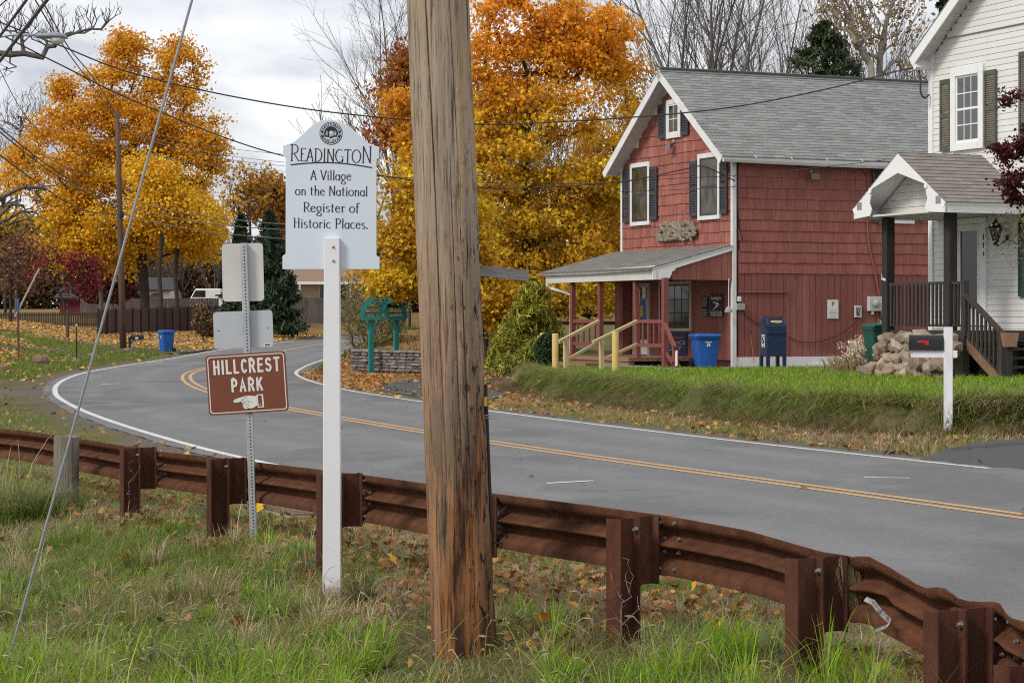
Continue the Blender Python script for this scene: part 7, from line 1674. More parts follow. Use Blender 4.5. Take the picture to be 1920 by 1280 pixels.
# --- maples beside the red house
Yc = 70.0
T2 = [(.38,.20,.018),(.54,.31,.022),(.66,.42,.028),(.44,.27,.026),(.30,.20,.026),(.62,.37,.024),(.70,.48,.036)]; TOPO = [(.60,.265,.020),(.68,.32,.024),(.50,.20,.016)]
gb = gpy(985, 74)
leafy_tree('maple_tree', 'tall orange and gold maple filling the gap between pole and red house', 74.0, [(985,gb+2,0),(986,600,0),(984,520,0),(988,430,0),(985,340,0),(990,240,0),(985,140,0)],
  [(985,40,95,70),(1090,70,105,75),(930,150,80,100),(1050,190,140,110),(1140,190,62,105),(960,290,110,95),(1090,330,115,95),(1150,330,48,85),(940,420,90,85),(1060,450,115,80),(1000,530,105,70),(1110,540,70,70),(1180,480,25,60),(1010,-40,110,70),(890,300,40,120)],
  640, 52000, .146, T2, TOPO, zb=P(0,300,74).z, zt=P(0,60,74).z, seed=6, spread=.26, shape='tri', tip=.016, gapn=.30, bright=1.38)
gb = gpy(908, 67)
leafy_tree('maple_tree', 'golden maple with dark trunk directly behind the foreground pole', 67.0, [(911,gb+2,0),(910,640,0),(906,560,0),(900,480,0),(880,400,0),(850,330,0),(820,280,0)],
  [(760,330,70,80),(740,250,50,50),(800,420,90,70),(740,430,58,60),(720,520,50,38),(790,500,55,50),(860,420,70,80),(880,520,55,60),(920,560,60,50),(820,300,70,70),(950,590,40,40),(770,210,40,40)],
  340, 33000, .135, T2 + YE[:2], [(.50,.22,.02),(.56,.27,.022)], zb=P(0,330,67).z, zt=P(0,230,67).z, seed=9, spread=.27, shape='tri', tip=.012, gapn=.25, bright=1.3)
gb = gpy(1190, 80)
leafy_tree('maple_tree', 'orange maple with grey trunk just left of the red gable', 80.0, [(1188,gb+2,0),(1190,560,0),(1192,420,0),(1185,300,0),(1175,200,0),(1165,110,0)],
  [(1150,90,55,70),(1165,190,45,85),(1140,280,60,80),(1170,380,45,90),(1120,430,60,80),(1150,520,50,60),(1090,60,60,50)], 190, 22000, .14, OR, TOPO, zb=8, zt=13, seed=12, spread=.36, shape='tri', tip=.013)
# reddish oak sprays left of the pole
leafy_tree('oak_tree', 'russet oak sprays showing above the sign and left of the pole', 84.0, [(768,gpy(768,84),0),(768,560,0),(765,420,0),(762,300,0),(760,200,0)], [(758,110,24,50),(750,190,35,55),(740,260,50,30)], 60, 3500, .19, [(.22,.06,.03),(.30,.10,.035),(.36,.15,.03)], seed=14, spread=.4, shape='tri', tip=.013)
# --- bare trees
def grown_nodes(rng, g_, H_, r0, stems, lev, fan, wob=.07, two=.35):
    """recursive forking: limbs taper and split, ending in fine twigs"""
    A = [np.array(g_, float), np.array(g_, float) + (0,0,H_*.30)]; par = [-1, 0]; rad = [r0, r0*.85]
    def grow(i, d, L_, r, lv):
        n = max(3, int(5 - .5*(lev-lv)) + 2); kids = []
        for s in range(n):
            d = d + rng.normal(0, wob, 3) + np.array([0,0,.05]); d /= np.linalg.norm(d); A.append(A[i] + d*L_/n); par.append(i); i = len(A)-1; rr_ = r*(1 - .62*(s+1)/n); rad.append(rr_)
            if lv > 0 and s >= (1 if lv == lev else 0):
                for _ in range(2 if rng.random() < two else 1): kids.append((i, d.copy(), rr_, (s+1)/n))
        for (j, dd, rr_, f) in kids:
            ax = rng.normal(0, 1, 3); ax -= dd*ax.dot(dd); ax /= np.linalg.norm(ax); a = rng.uniform(.35, .85); nd = dd*math.cos(a) + ax*math.sin(a); nd[1] *= .7; grow(j, nd/np.linalg.norm(nd), L_*rng.uniform(.42,.66)*(1.15-.45*f), rr_*rng.uniform(.45,.66), lv-1)
        if lv > 0: grow(i, d, L_*.45, r*.38, lv-1)
    for s in range(stems):
        a = (s - (stems-1)/2)*fan + rng.normal(0,.06); grow(1, np.array([math.sin(a), rng.normal(0,.12), math.cos(a)]), H_*rng.uniform(.42,.62), r0*.62, lev)
    return np.array(A), np.array(par), np.array(rad)
def grown_tree(name, lb, Y, px, py0, hpx, r0, seed, bark, stems=3, lev=3, fan=.30, rmin=.0035, two=.35):
    rng = np.random.default_rng(seed); g_ = P(px, py0, Y); t_ = thing(name, lb, 'tree', g_)
    A, par, rad = grown_nodes(rng, g_, hpx*Y/FPX, r0, stems, lev, fan, two=two); V_, F_ = tubes_np(A, par, np.maximum(rad, rmin)); np_mesh('trunk', V_, F_, bark, parent=t_, origin=tuple(g_), smooth=True); return t_
M_barkh = BARK('pale grey bark', (.20,.18,.165), (.13,.115,.105))
for k_, (px, hp_, st_, r_) in enumerate(((1290,780,3,.15),(1345,820,4,.17),(1400,760,3,.13),(1240,720,2,.12),(1455,700,3,.12),(1500,740,2,.11))):
    grown_tree('bare_tree', ('bare grey tree behind the red roof nearest the gable peak','tall bare tree with upright stems behind the red roof','bare tree leaning right above the middle of the red roof','slim bare tree just right of the orange maple','bare tree left of the dark evergreen behind the roof','thin bare tree beside the dark evergreen')[k_], 88 + 3*k_, px, 640, hp_, r_, 240+k_, (M_barkb, M_barkh)[k_ % 2], st_, 3, .24, .003, .0)
grown_tree('bare_tree', 'grey bare tree rising between the village sign and the pole', 100, 746, 620, 600, .14, 257, M_barkg, 4, 3, .13, .005, .1)
bare_tree('sycamore_tree', 'pale barked sycamore with few brown leaves behind the roof', 92, [(1648,640,0),(1648,300,0),(1648,150,0),(1650,110,0),(1655,70,0),(1668,20,0),(1690,-60,0)], [(1600,40,40,60),(1570,-10,40,40),(1650,20,60,70),(1700,40,45,70),(1720,110,40,45),(1660,-80,90,60),(1600,100,30,30)], 1100, M_barkp, 61, tip=.007, rscale=1.5, ex=2.3, leaves=900, pal=[(.36,.24,.08),(.28,.16,.06),(.42,.33,.15)], lsize=.17)
# second thick sycamore limb
bare_tree('sycamore_tree', 'pale leaning sycamore limb left of the main sycamore trunk', 91, [(1642,640,0),(1640,200,0),(1632,120,0),(1606,80,0),(1592,40,0),(1578,0,0),(1562,-60,0)], [(1590,20,40,50),(1560,-20,40,50),(1620,60,35,40),(1545,30,25,30)], 260, M_barkp, 62, tip=.012, rscale=1.6, ex=2.3, leaves=260, pal=[(.36,.24,.08),(.28,.16,.06)], lsize=.17)
bare_tree('bare_tree', 'hazy bare tree at the left edge beyond the maple', 200, [(30,600,0),(30,400,0),(35,300,0),(40,220,0)], [(40,210,55,45),(15,250,40,50),(70,190,30,40),(30,290,40,50)], 900, M_barkg, 33, tip=.016)
bare_tree('bare_tree', 'bare tree with orange tufts between maple and village sign', 205, [(470,600,0),(470,470,0),(468,400,0),(462,350,0)], [(450,340,40,35),(490,350,40,45),(470,390,45,35),(440,380,30,30)], 900, M_barkb, 34, tip=.016, leaves=900, pal=OR, lsize=.34)
leafy_tree('oak_tree', 'orange brown oak beside the village sign above the spruce', 210, [(515,600,0),(515,480,0),(514,420,0),(512,370,0)], [(512,355,28,22),(520,400,25,40),(520,450,25,50),(525,490,20,25),(475,405,12,14)], 60, 6000, .42, [(.34,.15,.03),(.28,.12,.03),(.40,.20,.035)], seed=35, spread=.7, tip=.03)
# branches of a street tree whose trunk stands left of the picture
rngT = np.random.default_rng(70)
bt = bare_tree('street_tree', 'bare crooked branches reaching in at the upper left corner', 53, [(-170,760,0),(-165,420,0),(-150,200,0),(-110,125,0),(-60,100,0),(-20,98,0),(20,102,0),(45,100,0),(80,108,0)],
  [(60,40,70,45),(130,35,75,35),(190,22,40,25),(30,20,50,30),(10,130,22,30),(90,70,30,18),(210,20,22,22)], 420, M_barkg, 71, tip=.0065, rscale=.95, jit=.16, seg=.5, ex=2.05, hz_=0, hup=.05)
bare_tree('street_tree', 'heavy lower limbs at the left edge below the drooping cables', 58, [(-120,720,0),(-115,520,0),(-80,440,0),(-40,395,0),(0,372,0),(40,352,0),(80,352,0)], [(40,375,50,25),(60,410,40,18),(20,400,40,25),(70,350,25,12)], 90, M_barkg, 73, tip=.012, jit=.12, seg=.5, rscale=1.3, ex=2.3, hz_=0)

# --- conifers
def conifer(name, lb, Y, px, pyb, pyt, rbot, n, cols, seed, size=.30, sparse=1.0, droop=.35, power=.8, group=None):
    rng = np.random.default_rng(seed); b_ = P(px, pyb, Y); zt_ = P(px, pyt, Y).z; H_ = zt_ - b_.z; t_ = thing(name, lb, 'tree', b_, group); k = Y/FPX; Rb = rbot*k
    m = MB(); m.tube([b_ - Vector((0,0,.3)), b_ + Vector((0,0,H_*.95))], [.16, .02], 7); m.build('trunk', M_bark, t_)
    nb = 190; Pl = []; lay = rng.random(nb)**.8
    for f in lay:
        a = rng.random()*2*math.pi; L_ = Rb*(1-f)**power*(.7+.4*rng.random())*sparse + .05; m_ = int(n/nb*(.4+1.2*(1-f)))
        s = rng.random(m_)**.6; z = b_.z + H_*f - droop*L_*s + .25*L_*s*s; lat = rng.normal(0, .10+.16*(1-s), m_)*L_
        Pl.append(np.stack([b_.x + math.cos(a)*L_*s - math.sin(a)*lat, b_.y + math.sin(a)*L_*s + math.cos(a)*lat, z + rng.normal(0,.04*L_+.02,m_) - np.abs(lat)*.25], 1))
    Pl = np.concatenate(Pl); V_, F_, kk = leaf_mesh(Pl, size, rng, 'needle', 1.2); V_ = V_.reshape(-1,kk,3); cl = leaf_cols(Pl, kk, cols, rng, var=.3, noise_seed=seed); np_mesh('foliage', V_.reshape(-1,3), F_, M_needle, cl, parent=t_, origin=tuple(b_)); return t_
DKG = [(.018,.035,.018),(.028,.048,.022),(.035,.058,.026)]
conifer('spruce_tree', 'dark green spruce behind the grey sign backs', 140, 505, 612, 400, 74, 10000, [(.030,.052,.028),(.042,.066,.034),(.052,.078,.038)], 81, .55)
conifer('spruce_tree', 'smaller dark spruce left of the tall spruce by the sign', 146, 452, 605, 405, 48, 5000, DKG, 82, .55)
conifer('evergreen_tree', 'dense dark evergreen rising behind the grey roof of the red house', 86, 1545, 640, 38, 300, 26000, [(.030,.045,.020),(.042,.060,.026),(.055,.075,.032)], 83, .34, power=.72)
conifer('evergreen_tree', 'dark evergreen tip above the roof edge of the white house', 82, 1772, 640, -40, 70, 6000, DKG, 84, .4)
# golden cypress and clipped shrub before the red house
conifer('golden_cypress', 'yellow green weeping cypress left of the red house porch', 60.5, 1000, gpy(1000,60.5), 522, 78, 11000, [(.28,.26,.03),(.38,.33,.045),(.17,.19,.028),(.24,.24,.035)], 85, .17, droop=.5, power=.55)
conifer('golden_cypress', 'lower yellow green cypress skirts at the driveway edge', 61.5, 958, gpy(955,61.5), 590, 52, 5000, [(.28,.26,.03),(.36,.31,.045),(.17,.19,.028)], 86, .17, droop=.55, power=.5)
def shrub(name, lb, Y, blobs, n, size, cols, seed, shape='kite', shell=.25, stems=None, cat='shrub', mat=None, spread=.05, stemmat=None, stip=.008):
    rng = np.random.default_rng(seed); px, pb = blobs[0][0], max(b_[1]+b_[3] for b_ in blobs); g_ = GD(px, Y); t_ = thing(name, lb, cat, g_); Pl = blobs_points(blobs, Y, n, rng, shell=shell); gzv = gz(Pl[:,0], Pl[:,1]); Pl = Pl[Pl[:,2] > gzv + .02]
    if stems:
        A, par, r = skeleton([np.array(g_ + Vector((0,0,-.1))), np.array(g_ + Vector((0,0,.15)))], Pl[rng.integers(0,len(Pl),stems)], .4, .1, rng, up=-.35, tip=stip); V_, F_ = tubes_np(A, par, r); np_mesh('stems', V_, F_, stemmat or M_barkb, parent=t_, origin=tuple(g_))
    V_, F_, kk = leaf_mesh(Pl, size, rng, shape); np_mesh('foliage', V_, F_, mat or M_needle, leaf_cols(Pl, kk, cols, rng, noise_seed=seed), parent=t_, origin=tuple(g_)); return t_
shrub('clipped_shrub', 'dark green clipped shrub behind the yellow bollard', 55.5, [(1024,660,22,34),(1022,690,24,26),(1030,640,14,18)], 9000, .07, [(.022,.045,.014),(.032,.062,.02),(.018,.036,.012)], 91, 'kite', .18)
shrub('forsythia_shrub', 'arching forsythia shrub with thin stems behind the dry stone wall', 72, [(690,600,55,70),(660,560,28,70),(720,620,45,55),(740,560,35,60)], 5200, .10, [(.22,.19,.07),(.16,.15,.05),(.27,.24,.09)], 92, 'needle', .0, 420, stemmat=MAT('olive stem', (.19,.16,.075), (.13,.11,.055), 8, rough=.8), stip=.011)
shrub('rhododendron', 'dark green broadleaf shrub under the golden maple leaves', 68.5, [(735,545,38,30),(755,530,30,25)], 2600, .15, [(.03,.06,.02),(.045,.08,.025)], 93)
leafy_tree('japanese_maple', 'crimson Japanese maple before the picket fence', 128, [(126,gpy(126,128),0),(125,600,0),(120,570,0),(112,550,0)], [(90,505,40,22),(130,495,45,25),(165,520,32,18),(75,545,30,20),(150,545,35,16),(185,500,22,16)], 90, 1150, .18, [(.15,.016,.024),(.20,.022,.028),(.11,.014,.02)], seed=94, spread=.35, tip=.018)
leafy_tree('japanese_maple', 'dark red leafed branches hanging in at the right edge', 37.5, [(2010,760,0),(2005,560,0),(1990,400,0),(1965,300,0)], [(1895,185,26,14),(1900,280,30,16),(1880,290,22,9),(1893,345,26,22),(1912,235,16,16),(1955,300,30,120),(1905,370,18,16),(1870,280,12,6),(1888,308,16,12)], 200, 5200, .062, [(.10,.024,.024),(.135,.034,.03),(.075,.02,.02)], seed=95, bright=1.0, spread=.075, shape='maple', tip=.0045, gapn=.1)
bare_tree('young_tree', 'thin olive leafed sprays beside the wall lantern at the right edge', 43.5, [(2020,760,0),(2015,600,0),(1990,500,0),(1950,460,0)], [(1898,430,14,28),(1890,455,12,12),(1905,400,10,16),(1930,440,20,30)], 70, M_barkb, 96, tip=.003, leaves=420, pal=[(.17,.17,.08),(.22,.20,.09)], lsize=.05, hz_=0)
shrub('brown_shrub', 'dry brown shrub at the end of the brown fence', 124, [(382,605,24,25),(375,585,16,18),(392,620,18,12)], 2600, .13, [(.16,.095,.05),(.22,.13,.06),(.11,.075,.04)], 97, 'kite', .0, 200)
shrub('purple_shrub', 'purplish leafed tree behind the grey trunk at left', 168, [(215,530,45,40),(180,545,30,25)], 4200, .30, [(.16,.055,.05),(.20,.09,.05),(.12,.05,.045)], 98, 'kite', .0, 60)
leafy_tree('purple_tree', 'dusky purple tree at the left edge beyond the lawn', 140, [(20,gpy(20,140),0),(20,560,0),(22,510,0)], [(10,480,45,40),(45,510,40,35),(0,540,40,30),(60,470,35,25),(30,440,40,25)], 150, 1700, .20, [(.17,.08,.06),(.22,.11,.06),(.14,.07,.055),(.28,.16,.06)], seed=99, spread=.5, tip=.02)
leafy_tree('yellow_tree', 'yellow green tree behind the purple tree at the left edge', 185, [(10,600,0),(10,520,0),(10,450,0)], [(20,430,50,30),(70,440,50,30),(0,400,40,30),(110,470,40,30)], 90, 6500, .36, [(.35,.24,.035),(.28,.22,.04),(.42,.27,.03)], seed=100, spread=.7, tip=.03)
# far woods that close the view
rngW = np.random.default_rng(120)
def woods(name, lb, Y, x0, x1, top, n, nl, cols, seed):
    rng = np.random.default_rng(seed); Vs, Fs, off = [], [], 0
    for i in range(n):
        px = rng.uniform(x0, x1); Yk = Y + rng.uniform(-10, 10); g_ = np.array(P(px, 612, Yk)); A, par, r = grown_nodes(rng, g_, (612 - top + rng.uniform(-30, 30))*Yk/FPX, .16, 4, 2, .3, two=.0); V_, F_ = tubes_np(A, par, np.maximum(r, .02)); Vs.append(V_); Fs.append(F_ + off); off += len(V_)
    t_ = thing(name, lb, 'woods', Vector(P((x0+x1)/2, 605, Y))); t_['kind'] = 'stuff'; o_ = WM[t_.name].translation
    np_mesh('branches', np.concatenate(Vs), np.concatenate(Fs), M_barkb, parent=t_, origin=tuple(o_))
    Pl = blobs_points([(px, 520, (x1-x0)/10, 75) for px in np.linspace(x0, x1, 9)], Y+6, nl, rng); V_, F_, kk = leaf_mesh(Pl, .55, rng); np_mesh('undergrowth', V_, F_, M_leaf, leaf_cols(Pl, kk, cols, rng, cl=.25, noise_seed=seed), parent=t_, origin=tuple(o_))
woods('far_woods', 'far bare purple grey woods behind the maples', 190, 650, 1260, 200, 15, 26000, [(.13,.10,.10),(.17,.125,.115),(.20,.14,.10),(.10,.08,.07)], 121)
woods('far_woods', 'far mixed woods beyond the houses on the left', 250, -120, 560, 430, 11, 24000, [(.16,.10,.05),(.22,.13,.045),(.12,.085,.055),(.09,.08,.045)], 122)
woods('far_woods', 'far bare woods behind the two houses at right', 150, 1230, 2100, 120, 11, 12000, [(.13,.10,.085),(.17,.13,.09),(.11,.09,.075)], 123)
# ------------------------------------------------------------------ grasses and fallen leaves
def blades(name, lb, cat, XY, Lmean, width, cols, rng, lean=.5, up=1.0, parent=None, lvar=.35, zoff=-.01, dirb=None, dirw=0.0, simple=False, tipc=None):
    n = len(XY); z = gz(XY[:,0], XY[:,1]) + zoff; L_ = Lmean*np.exp(rng.normal(0, lvar, n)); a = rng.random(n)*2*np.pi
    d = np.stack([np.cos(a), np.sin(a)], 1)
    if dirb is not None: d = d*(1-dirw) + np.asarray(dirb)*dirw; d /= np.maximum(1e-6, np.linalg.norm(d, axis=1))[:,None]
    bend = lean*(.4 + .9*rng.random(n)); s = np.stack([-d[:,1], d[:,0]], 1); w = width*(.7+.6*rng.random(n))
    B = np.concatenate([XY, z[:,None]], 1)
    def pt(f, ww):
        h = L_*f*(1 - .30*bend*f)*up; o_ = L_*bend*f*f
        c_ = np.stack([B[:,0] + d[:,0]*o_, B[:,1] + d[:,1]*o_, B[:,2] + h - .55*np.maximum(0,bend-.7)*L_*f**3], 1); sd = np.concatenate([s*ww[:,None], np.zeros((n,1))], 1); return c_ - sd/2, c_ + sd/2
    l0, r0 = pt(0, w); l1, r1 = pt(.5, w*.85); l2, r2 = pt(.82, w*.5); tp = (pt(1.0, w*0)[0])
    V_ = np.stack([l0, r0, l1, r1, l2, r2, tp], 1).reshape(-1,3); b_ = np.arange(n)[:,None]*7
    F_ = np.concatenate([b_ + np.array([[0,1,3]]), b_ + np.array([[0,3,2]]), b_ + np.array([[2,3,5]]), b_ + np.array([[2,5,4]]), b_ + np.array([[4,5,6]])], 0)
    if simple: F_ = np.concatenate([b_ + np.array([[0,1,3]]), b_ + np.array([[0,3,2]]), b_ + np.array([[2,3,6]])], 0)
    cc_ = np.repeat(np.clip(cols,0,1)[:,None,:], 7, 1)
    if tipc is not None: tm = pick(tipc, n, rng)[:,None,:]; wv = np.array([0,0,.35,.35,.85,.85,1.0])[None,:,None]*(.35 + .65*rng.random(n))[:,None,None]; cc_ = cc_*(1-wv) + tm*wv
    o = np_mesh(name, V_, F_, M_blade, cc_.reshape(-1,3), parent=parent); tag(o, lb, cat, kind='stuff'); return o
rg = np.random.default_rng(77)
def wedge_pts(n, y0, y1, m=.27, rng=rg, pw=1.0):
    Yv = y0 + (y1-y0)*rng.random(n)**pw; X = (rng.random(n)*2-1)*m*Yv; return np.stack([X, Yv], 1)
GRN = np.array([(.085,.155,.022),(.115,.19,.030),(.070,.125,.022),(.15,.22,.045)]); OLV = np.array([(.12,.135,.045),(.15,.15,.06),(.09,.105,.04)]); STR = np.array([(.36,.29,.17),(.29,.22,.13),(.43,.36,.23),(.24,.17,.11)])
def pick(p, n, rng=rg): return p[rng.integers(0, len(p), n)]
# foreground bank on the camera side of the rail: a low tangled mat, then arching clumps
BRT = np.array([(.25,.41,.022),(.32,.48,.034),(.20,.34,.020)]); DUL = np.array([(.16,.29,.026),(.21,.33,.036),(.135,.245,.028)]); BLU = np.array([(.085,.14,.055),(.11,.16,.07)]); OLV = np.array([(.25,.27,.06),(.31,.30,.085),(.21,.23,.05)]); STR = np.array([(.52,.42,.25),(.42,.32,.19),(.60,.51,.34),(.33,.235,.145)])
XY = wedge_pts(410000, 9.2, 25.5, .34, pw=1.3); sr = -polysd(XY[:,0], XY[:,1], RAILP); d0, k0 = near_road(XY[:,0], XY[:,1]); dl = -d0 - WL[k0]
keep = (sr > -2.0) & (dl > .45); XY = XY[keep]; sr = sr[keep]
dryz = sm(-1.3, -.2, XY[:,0])*sm(1.4, .3, sr); gn = fbm(XY[:,0]*.9, XY[:,1]*.9, 61, 4); pg = np.clip(.70 + 1.9*(gn-.5) - .52*dryz, .03, .93); u_ = rg.random(len(XY)); n_ = len(XY)
C = np.where((u_ < pg*.6)[:,None], pick(DUL, n_), np.where((u_ < pg)[:,None], pick(OLV, n_), pick(STR, n_)*np.where(dryz > .4, .78, .9)[:,None])); C = C*np.exp(rg.normal(0,.22,n_))[:,None]
ang = fbm(XY[:,0]*2.2, XY[:,1]*2.2, 65, 2)*14; db = np.stack([np.cos(ang), np.sin(ang)], 1); Lm = (.055 + .11*fbm(XY[:,0]*2.0, XY[:,1]*2.0, 63, 3))*np.where(sr < .1, .8, 1)*np.where((np.abs(XY[:,0]+.25) < .45) & (XY[:,1] > 10.6) & (XY[:,1] < 12.2), .5, 1)
hs_ = rg.random(n_) < .42; XYs_ = None
blades('foreground_grass', 'low tangled green and straw coloured grass in the foreground', 'grass', XY[hs_], Lm[hs_], .0052, C[hs_], rg, lean=1.15, lvar=.35, dirb=db[hs_], dirw=.6, simple=True)
blades('dry_straw', 'matted dry straw and stems in the foreground and under the guardrail', 'straw', XY[~hs_], Lm[~hs_]*1.15, .0036, C[~hs_]*np.array([1.06,1,.96]), rg, lean=1.6, up=.65, lvar=.4, simple=True)
cc = wedge_pts(2900, 9.4, 24.5, .33, pw=1.2); src = -polysd(cc[:,0], cc[:,1], RAILP); cg = fbm(cc[:,0]*.8, cc[:,1]*.8, 67, 3); fz = sm(13.2, 11.8, cc[:,1] + .9*(fbm(cc[:,0]*1.2, cc[:,1]*1.2, 64)-.5)); dz_ = sm(-1.3,-.2,cc[:,0])*sm(1.2,.5,src)
cc_k = (src > .0) & ~((np.abs(cc[:,0]+.25) < .42) & (cc[:,1] > 10.6) & (cc[:,1] < 12.2)) & (rg.random(len(cc)) < np.clip(.30 + 1.4*(cg-.45) + .75*fz - .6*dz_, .06, 1)); cc, fz, cg = cc[cc_k], fz[cc_k], cg[cc_k]
ext = np.array([(-4.6,20.2),(-4.75,20.6),(-4.4,20.0),(-4.9,21),(-4.65,20.3),(-4.5,20.5),(-.95,12.4),(-1.0,12.2),(-1.25,12.3),(-1.3,13.6)]); cc = np.concatenate([cc, ext]); fz = np.concatenate([fz, np.full(len(ext), .6)]); cg = np.concatenate([cg, np.full(len(ext), .6)])
BX, BD, BL, BC = [], [], [], []
for (x, y), f, g_ in zip(cc, fz, cg):
    m_ = int(rg.uniform(35, 95)); a = rg.random(m_)*2*np.pi; rr_ = np.abs(rg.normal(0, .035 + .03*rg.random(), m_)); BX.append(np.stack([x + rr_*np.cos(a), y + rr_*np.sin(a)], 1)); la = rg.random()*6.28; BD.append(np.stack([np.cos(a)+.5*math.cos(la), np.sin(a)+.5*math.sin(la)], 1)); BL.append(np.full(m_, rg.uniform(.10,.21)*(1+.25*f)))
    u = rg.random(); pal_ = BRT if u < .18 + .75*f else (DUL if u < .55 + .3*f else (OLV if u < .75 else (STR if u < .9 else BLU))); c_ = pick(pal_, m_)*np.exp(rg.normal(0,.16,m_))[:,None]; dry_ = rg.random(m_) < .10; c_[dry_] = pick(STR, int(dry_.sum())); BC.append(c_)
BX, BD, BL, BC = map(np.concatenate, (BX, BD, BL, BC)); BD /= np.maximum(1e-6, np.linalg.norm(BD, axis=1))[:,None]
blades('grass_clumps', 'arching green grass clumps in the foreground', 'grass', BX, BL, .0058, BC, rg, lean=.85, lvar=.32, dirb=BD, dirw=.75)
tt = np.concatenate([np.array(c_) + rg.normal(0,.13,(260,2)) for c_ in ((-4.55,20.0),(-4.7,20.3),(-4.45,19.8),(-4.85,20.6),(-4.3,19.9))]); dt_ = tt - np.array((-4.57,20.1)); dt_ /= np.maximum(1e-6, np.linalg.norm(dt_, axis=1))[:,None]
blades('tall_tuft', 'tall dark green grass tuft before the far left end of the guardrail', 'grass', tt, np.full(len(tt), .36), .008, pick(np.concatenate([DUL, BLU, OLV[:1]]), len(tt))*np.exp(rg.normal(0,.2,len(tt)))[:,None], rg, lean=.9, lvar=.3, dirb=dt_, dirw=.7, tipc=STR)
# foxtail seed heads and dead stalks
hd_ = wedge_pts(3000, 10.2, 15, .24); srh = -polysd(hd_[:,0], hd_[:,1], RAILP); hd_ = hd_[(srh > .1)][:620]; Vs, Fs, Cs, off = [], [], [], 0
zh = gz(hd_[:,0], hd_[:,1])
for (x, y), z in zip(hd_, zh):
    a = rg.random()*2*np.pi; h = rg.uniform(.10,.26); ln_ = rg.uniform(.04,.14); p0 = np.array((x,y,z)); p1 = p0 + (ln_*.4*np.cos(a), ln_*.4*np.sin(a), h*.8); p2 = p0 + (ln_*np.cos(a), ln_*np.sin(a), h); p3 = p2 + (.05*np.cos(a), .05*np.sin(a), rg.uniform(-.02,.02))
    big = rg.random() < .55; rr_ = [.0014,.0014,.0060 if big else .0016,.002]
    mm_ = MB(); mm_.tube([p0, p1, p2, (p2+p3)/2, p3], [.0013,.0013,.003 if big else .0013,.0065 if big else .0014,.0015], 4 if big else 3); c_ = pick(np.array([(.40,.33,.20),(.33,.26,.15),(.28,.25,.11)]), 1)[0]*rg.uniform(.7,1.15)
    Vs += mm_.v; Fs += [tuple(i+off for i in f) for f in mm_.f]; Cs += [tuple(c_)]*len(mm_.v); off += len(mm_.v)
mm_ = MB(); mm_.v, mm_.f, mm_.c, mm_.col = Vs, Fs, Cs, True; o = mm_.build('seed_heads', M_straw, origin=(0,0,0)); tag(o, 'nodding foxtail seed heads over the foreground grass', 'grass', kind='stuff')
# broad weed leaves
XYw = wedge_pts(9000, 11.0, 19, .27); srw = -polysd(XYw[:,0], XYw[:,1], RAILP); nw = fbm(XYw[:,0]*1.5, XYw[:,1]*1.5, 71); XYw = XYw[(srw > -.2) & (nw > .52)][:3200]
Pw = np.concatenate([XYw, (gz(XYw[:,0], XYw[:,1]) + .02 + .14*rg.random(len(XYw)))[:,None]], 1); V_, F_, kk = leaf_mesh(Pw, .024, rg, 'needle'); Cw = np.repeat(pick(np.array([(.10,.17,.045),(.13,.20,.055),(.08,.14,.04),(.16,.17,.06)]), len(Pw)), kk, 0)
o = np_mesh('weeds', V_, F_, M_blade, Cw); tag(o, 'low green weeds among the foreground grass', 'weeds', kind='stuff')
# bank before the houses: long drooping grass, lawn behind
XYb = np.stack([rg.uniform(-1.5, 13, 90000), rg.uniform(30, 56, 90000)], 1); vis = np.abs(XYb[:,0]/XYb[:,1]) < .26; XYb = XYb[vis]; sb = polysd(XYb[:,0], XYb[:,1], BANK)
dB, kB = near_road(XYb[:,0], XYb[:,1]); drB = dB - WR[kB]
bk = (sb > -.75) & (sb < .35) & (drB > .5); Xk = XYb[bk]; sk = sb[bk]
# extra points right on the bank
pb = np.array(BANK)[:]; seg = rg.integers(0, len(pb)-1, 60000); f_ = rg.random(60000)[:,None]; q = pb[seg]*(1-f_) + pb[seg+1]*f_; tdir = pb[seg+1]-pb[seg]; tdir /= np.linalg.norm(tdir, axis=1)[:,None]; nrm = np.stack([tdir[:,1], -tdir[:,0]], 1); ofs = rg.uniform(-.6,.5,60000); q = q + nrm*ofs[:,None]
kq = (np.abs(q[:,0]/q[:,1]) < .26) & (q[:,1] < 53) & (q[:,1] > 29); q = q[kq]; ofs = ofs[kq]; nq = nrm[kq]
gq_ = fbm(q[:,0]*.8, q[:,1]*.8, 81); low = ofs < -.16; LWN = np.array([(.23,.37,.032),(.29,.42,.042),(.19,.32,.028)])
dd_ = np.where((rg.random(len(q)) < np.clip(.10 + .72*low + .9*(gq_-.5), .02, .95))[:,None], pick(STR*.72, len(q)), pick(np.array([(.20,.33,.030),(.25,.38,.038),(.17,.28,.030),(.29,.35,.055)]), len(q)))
tuft = fbm(q[:,0]*2.6 + 3, q[:,1]*1.4, 82, 2); kt = (tuft > .40) | (rg.random(len(q)) < .35); q, ofs, nq, low, dd_, tuft = q[kt], ofs[kt], nq[kt], low[kt], dd_[kt], tuft[kt]
crest = ofs > -.12
blades('bank_grass', 'shaggy green grass overhanging the roadside bank before the houses', 'grass', q[crest], np.full(crest.sum(), .205)*(.45+1.1*tuft[crest]), .013, dd_[crest]*np.exp(rg.normal(0,.2,crest.sum()))[:,None], rg, lean=1.45, dirb=-nq[crest], dirw=.55, lvar=.35, tipc=STR*np.array([.78,.72,.66]))
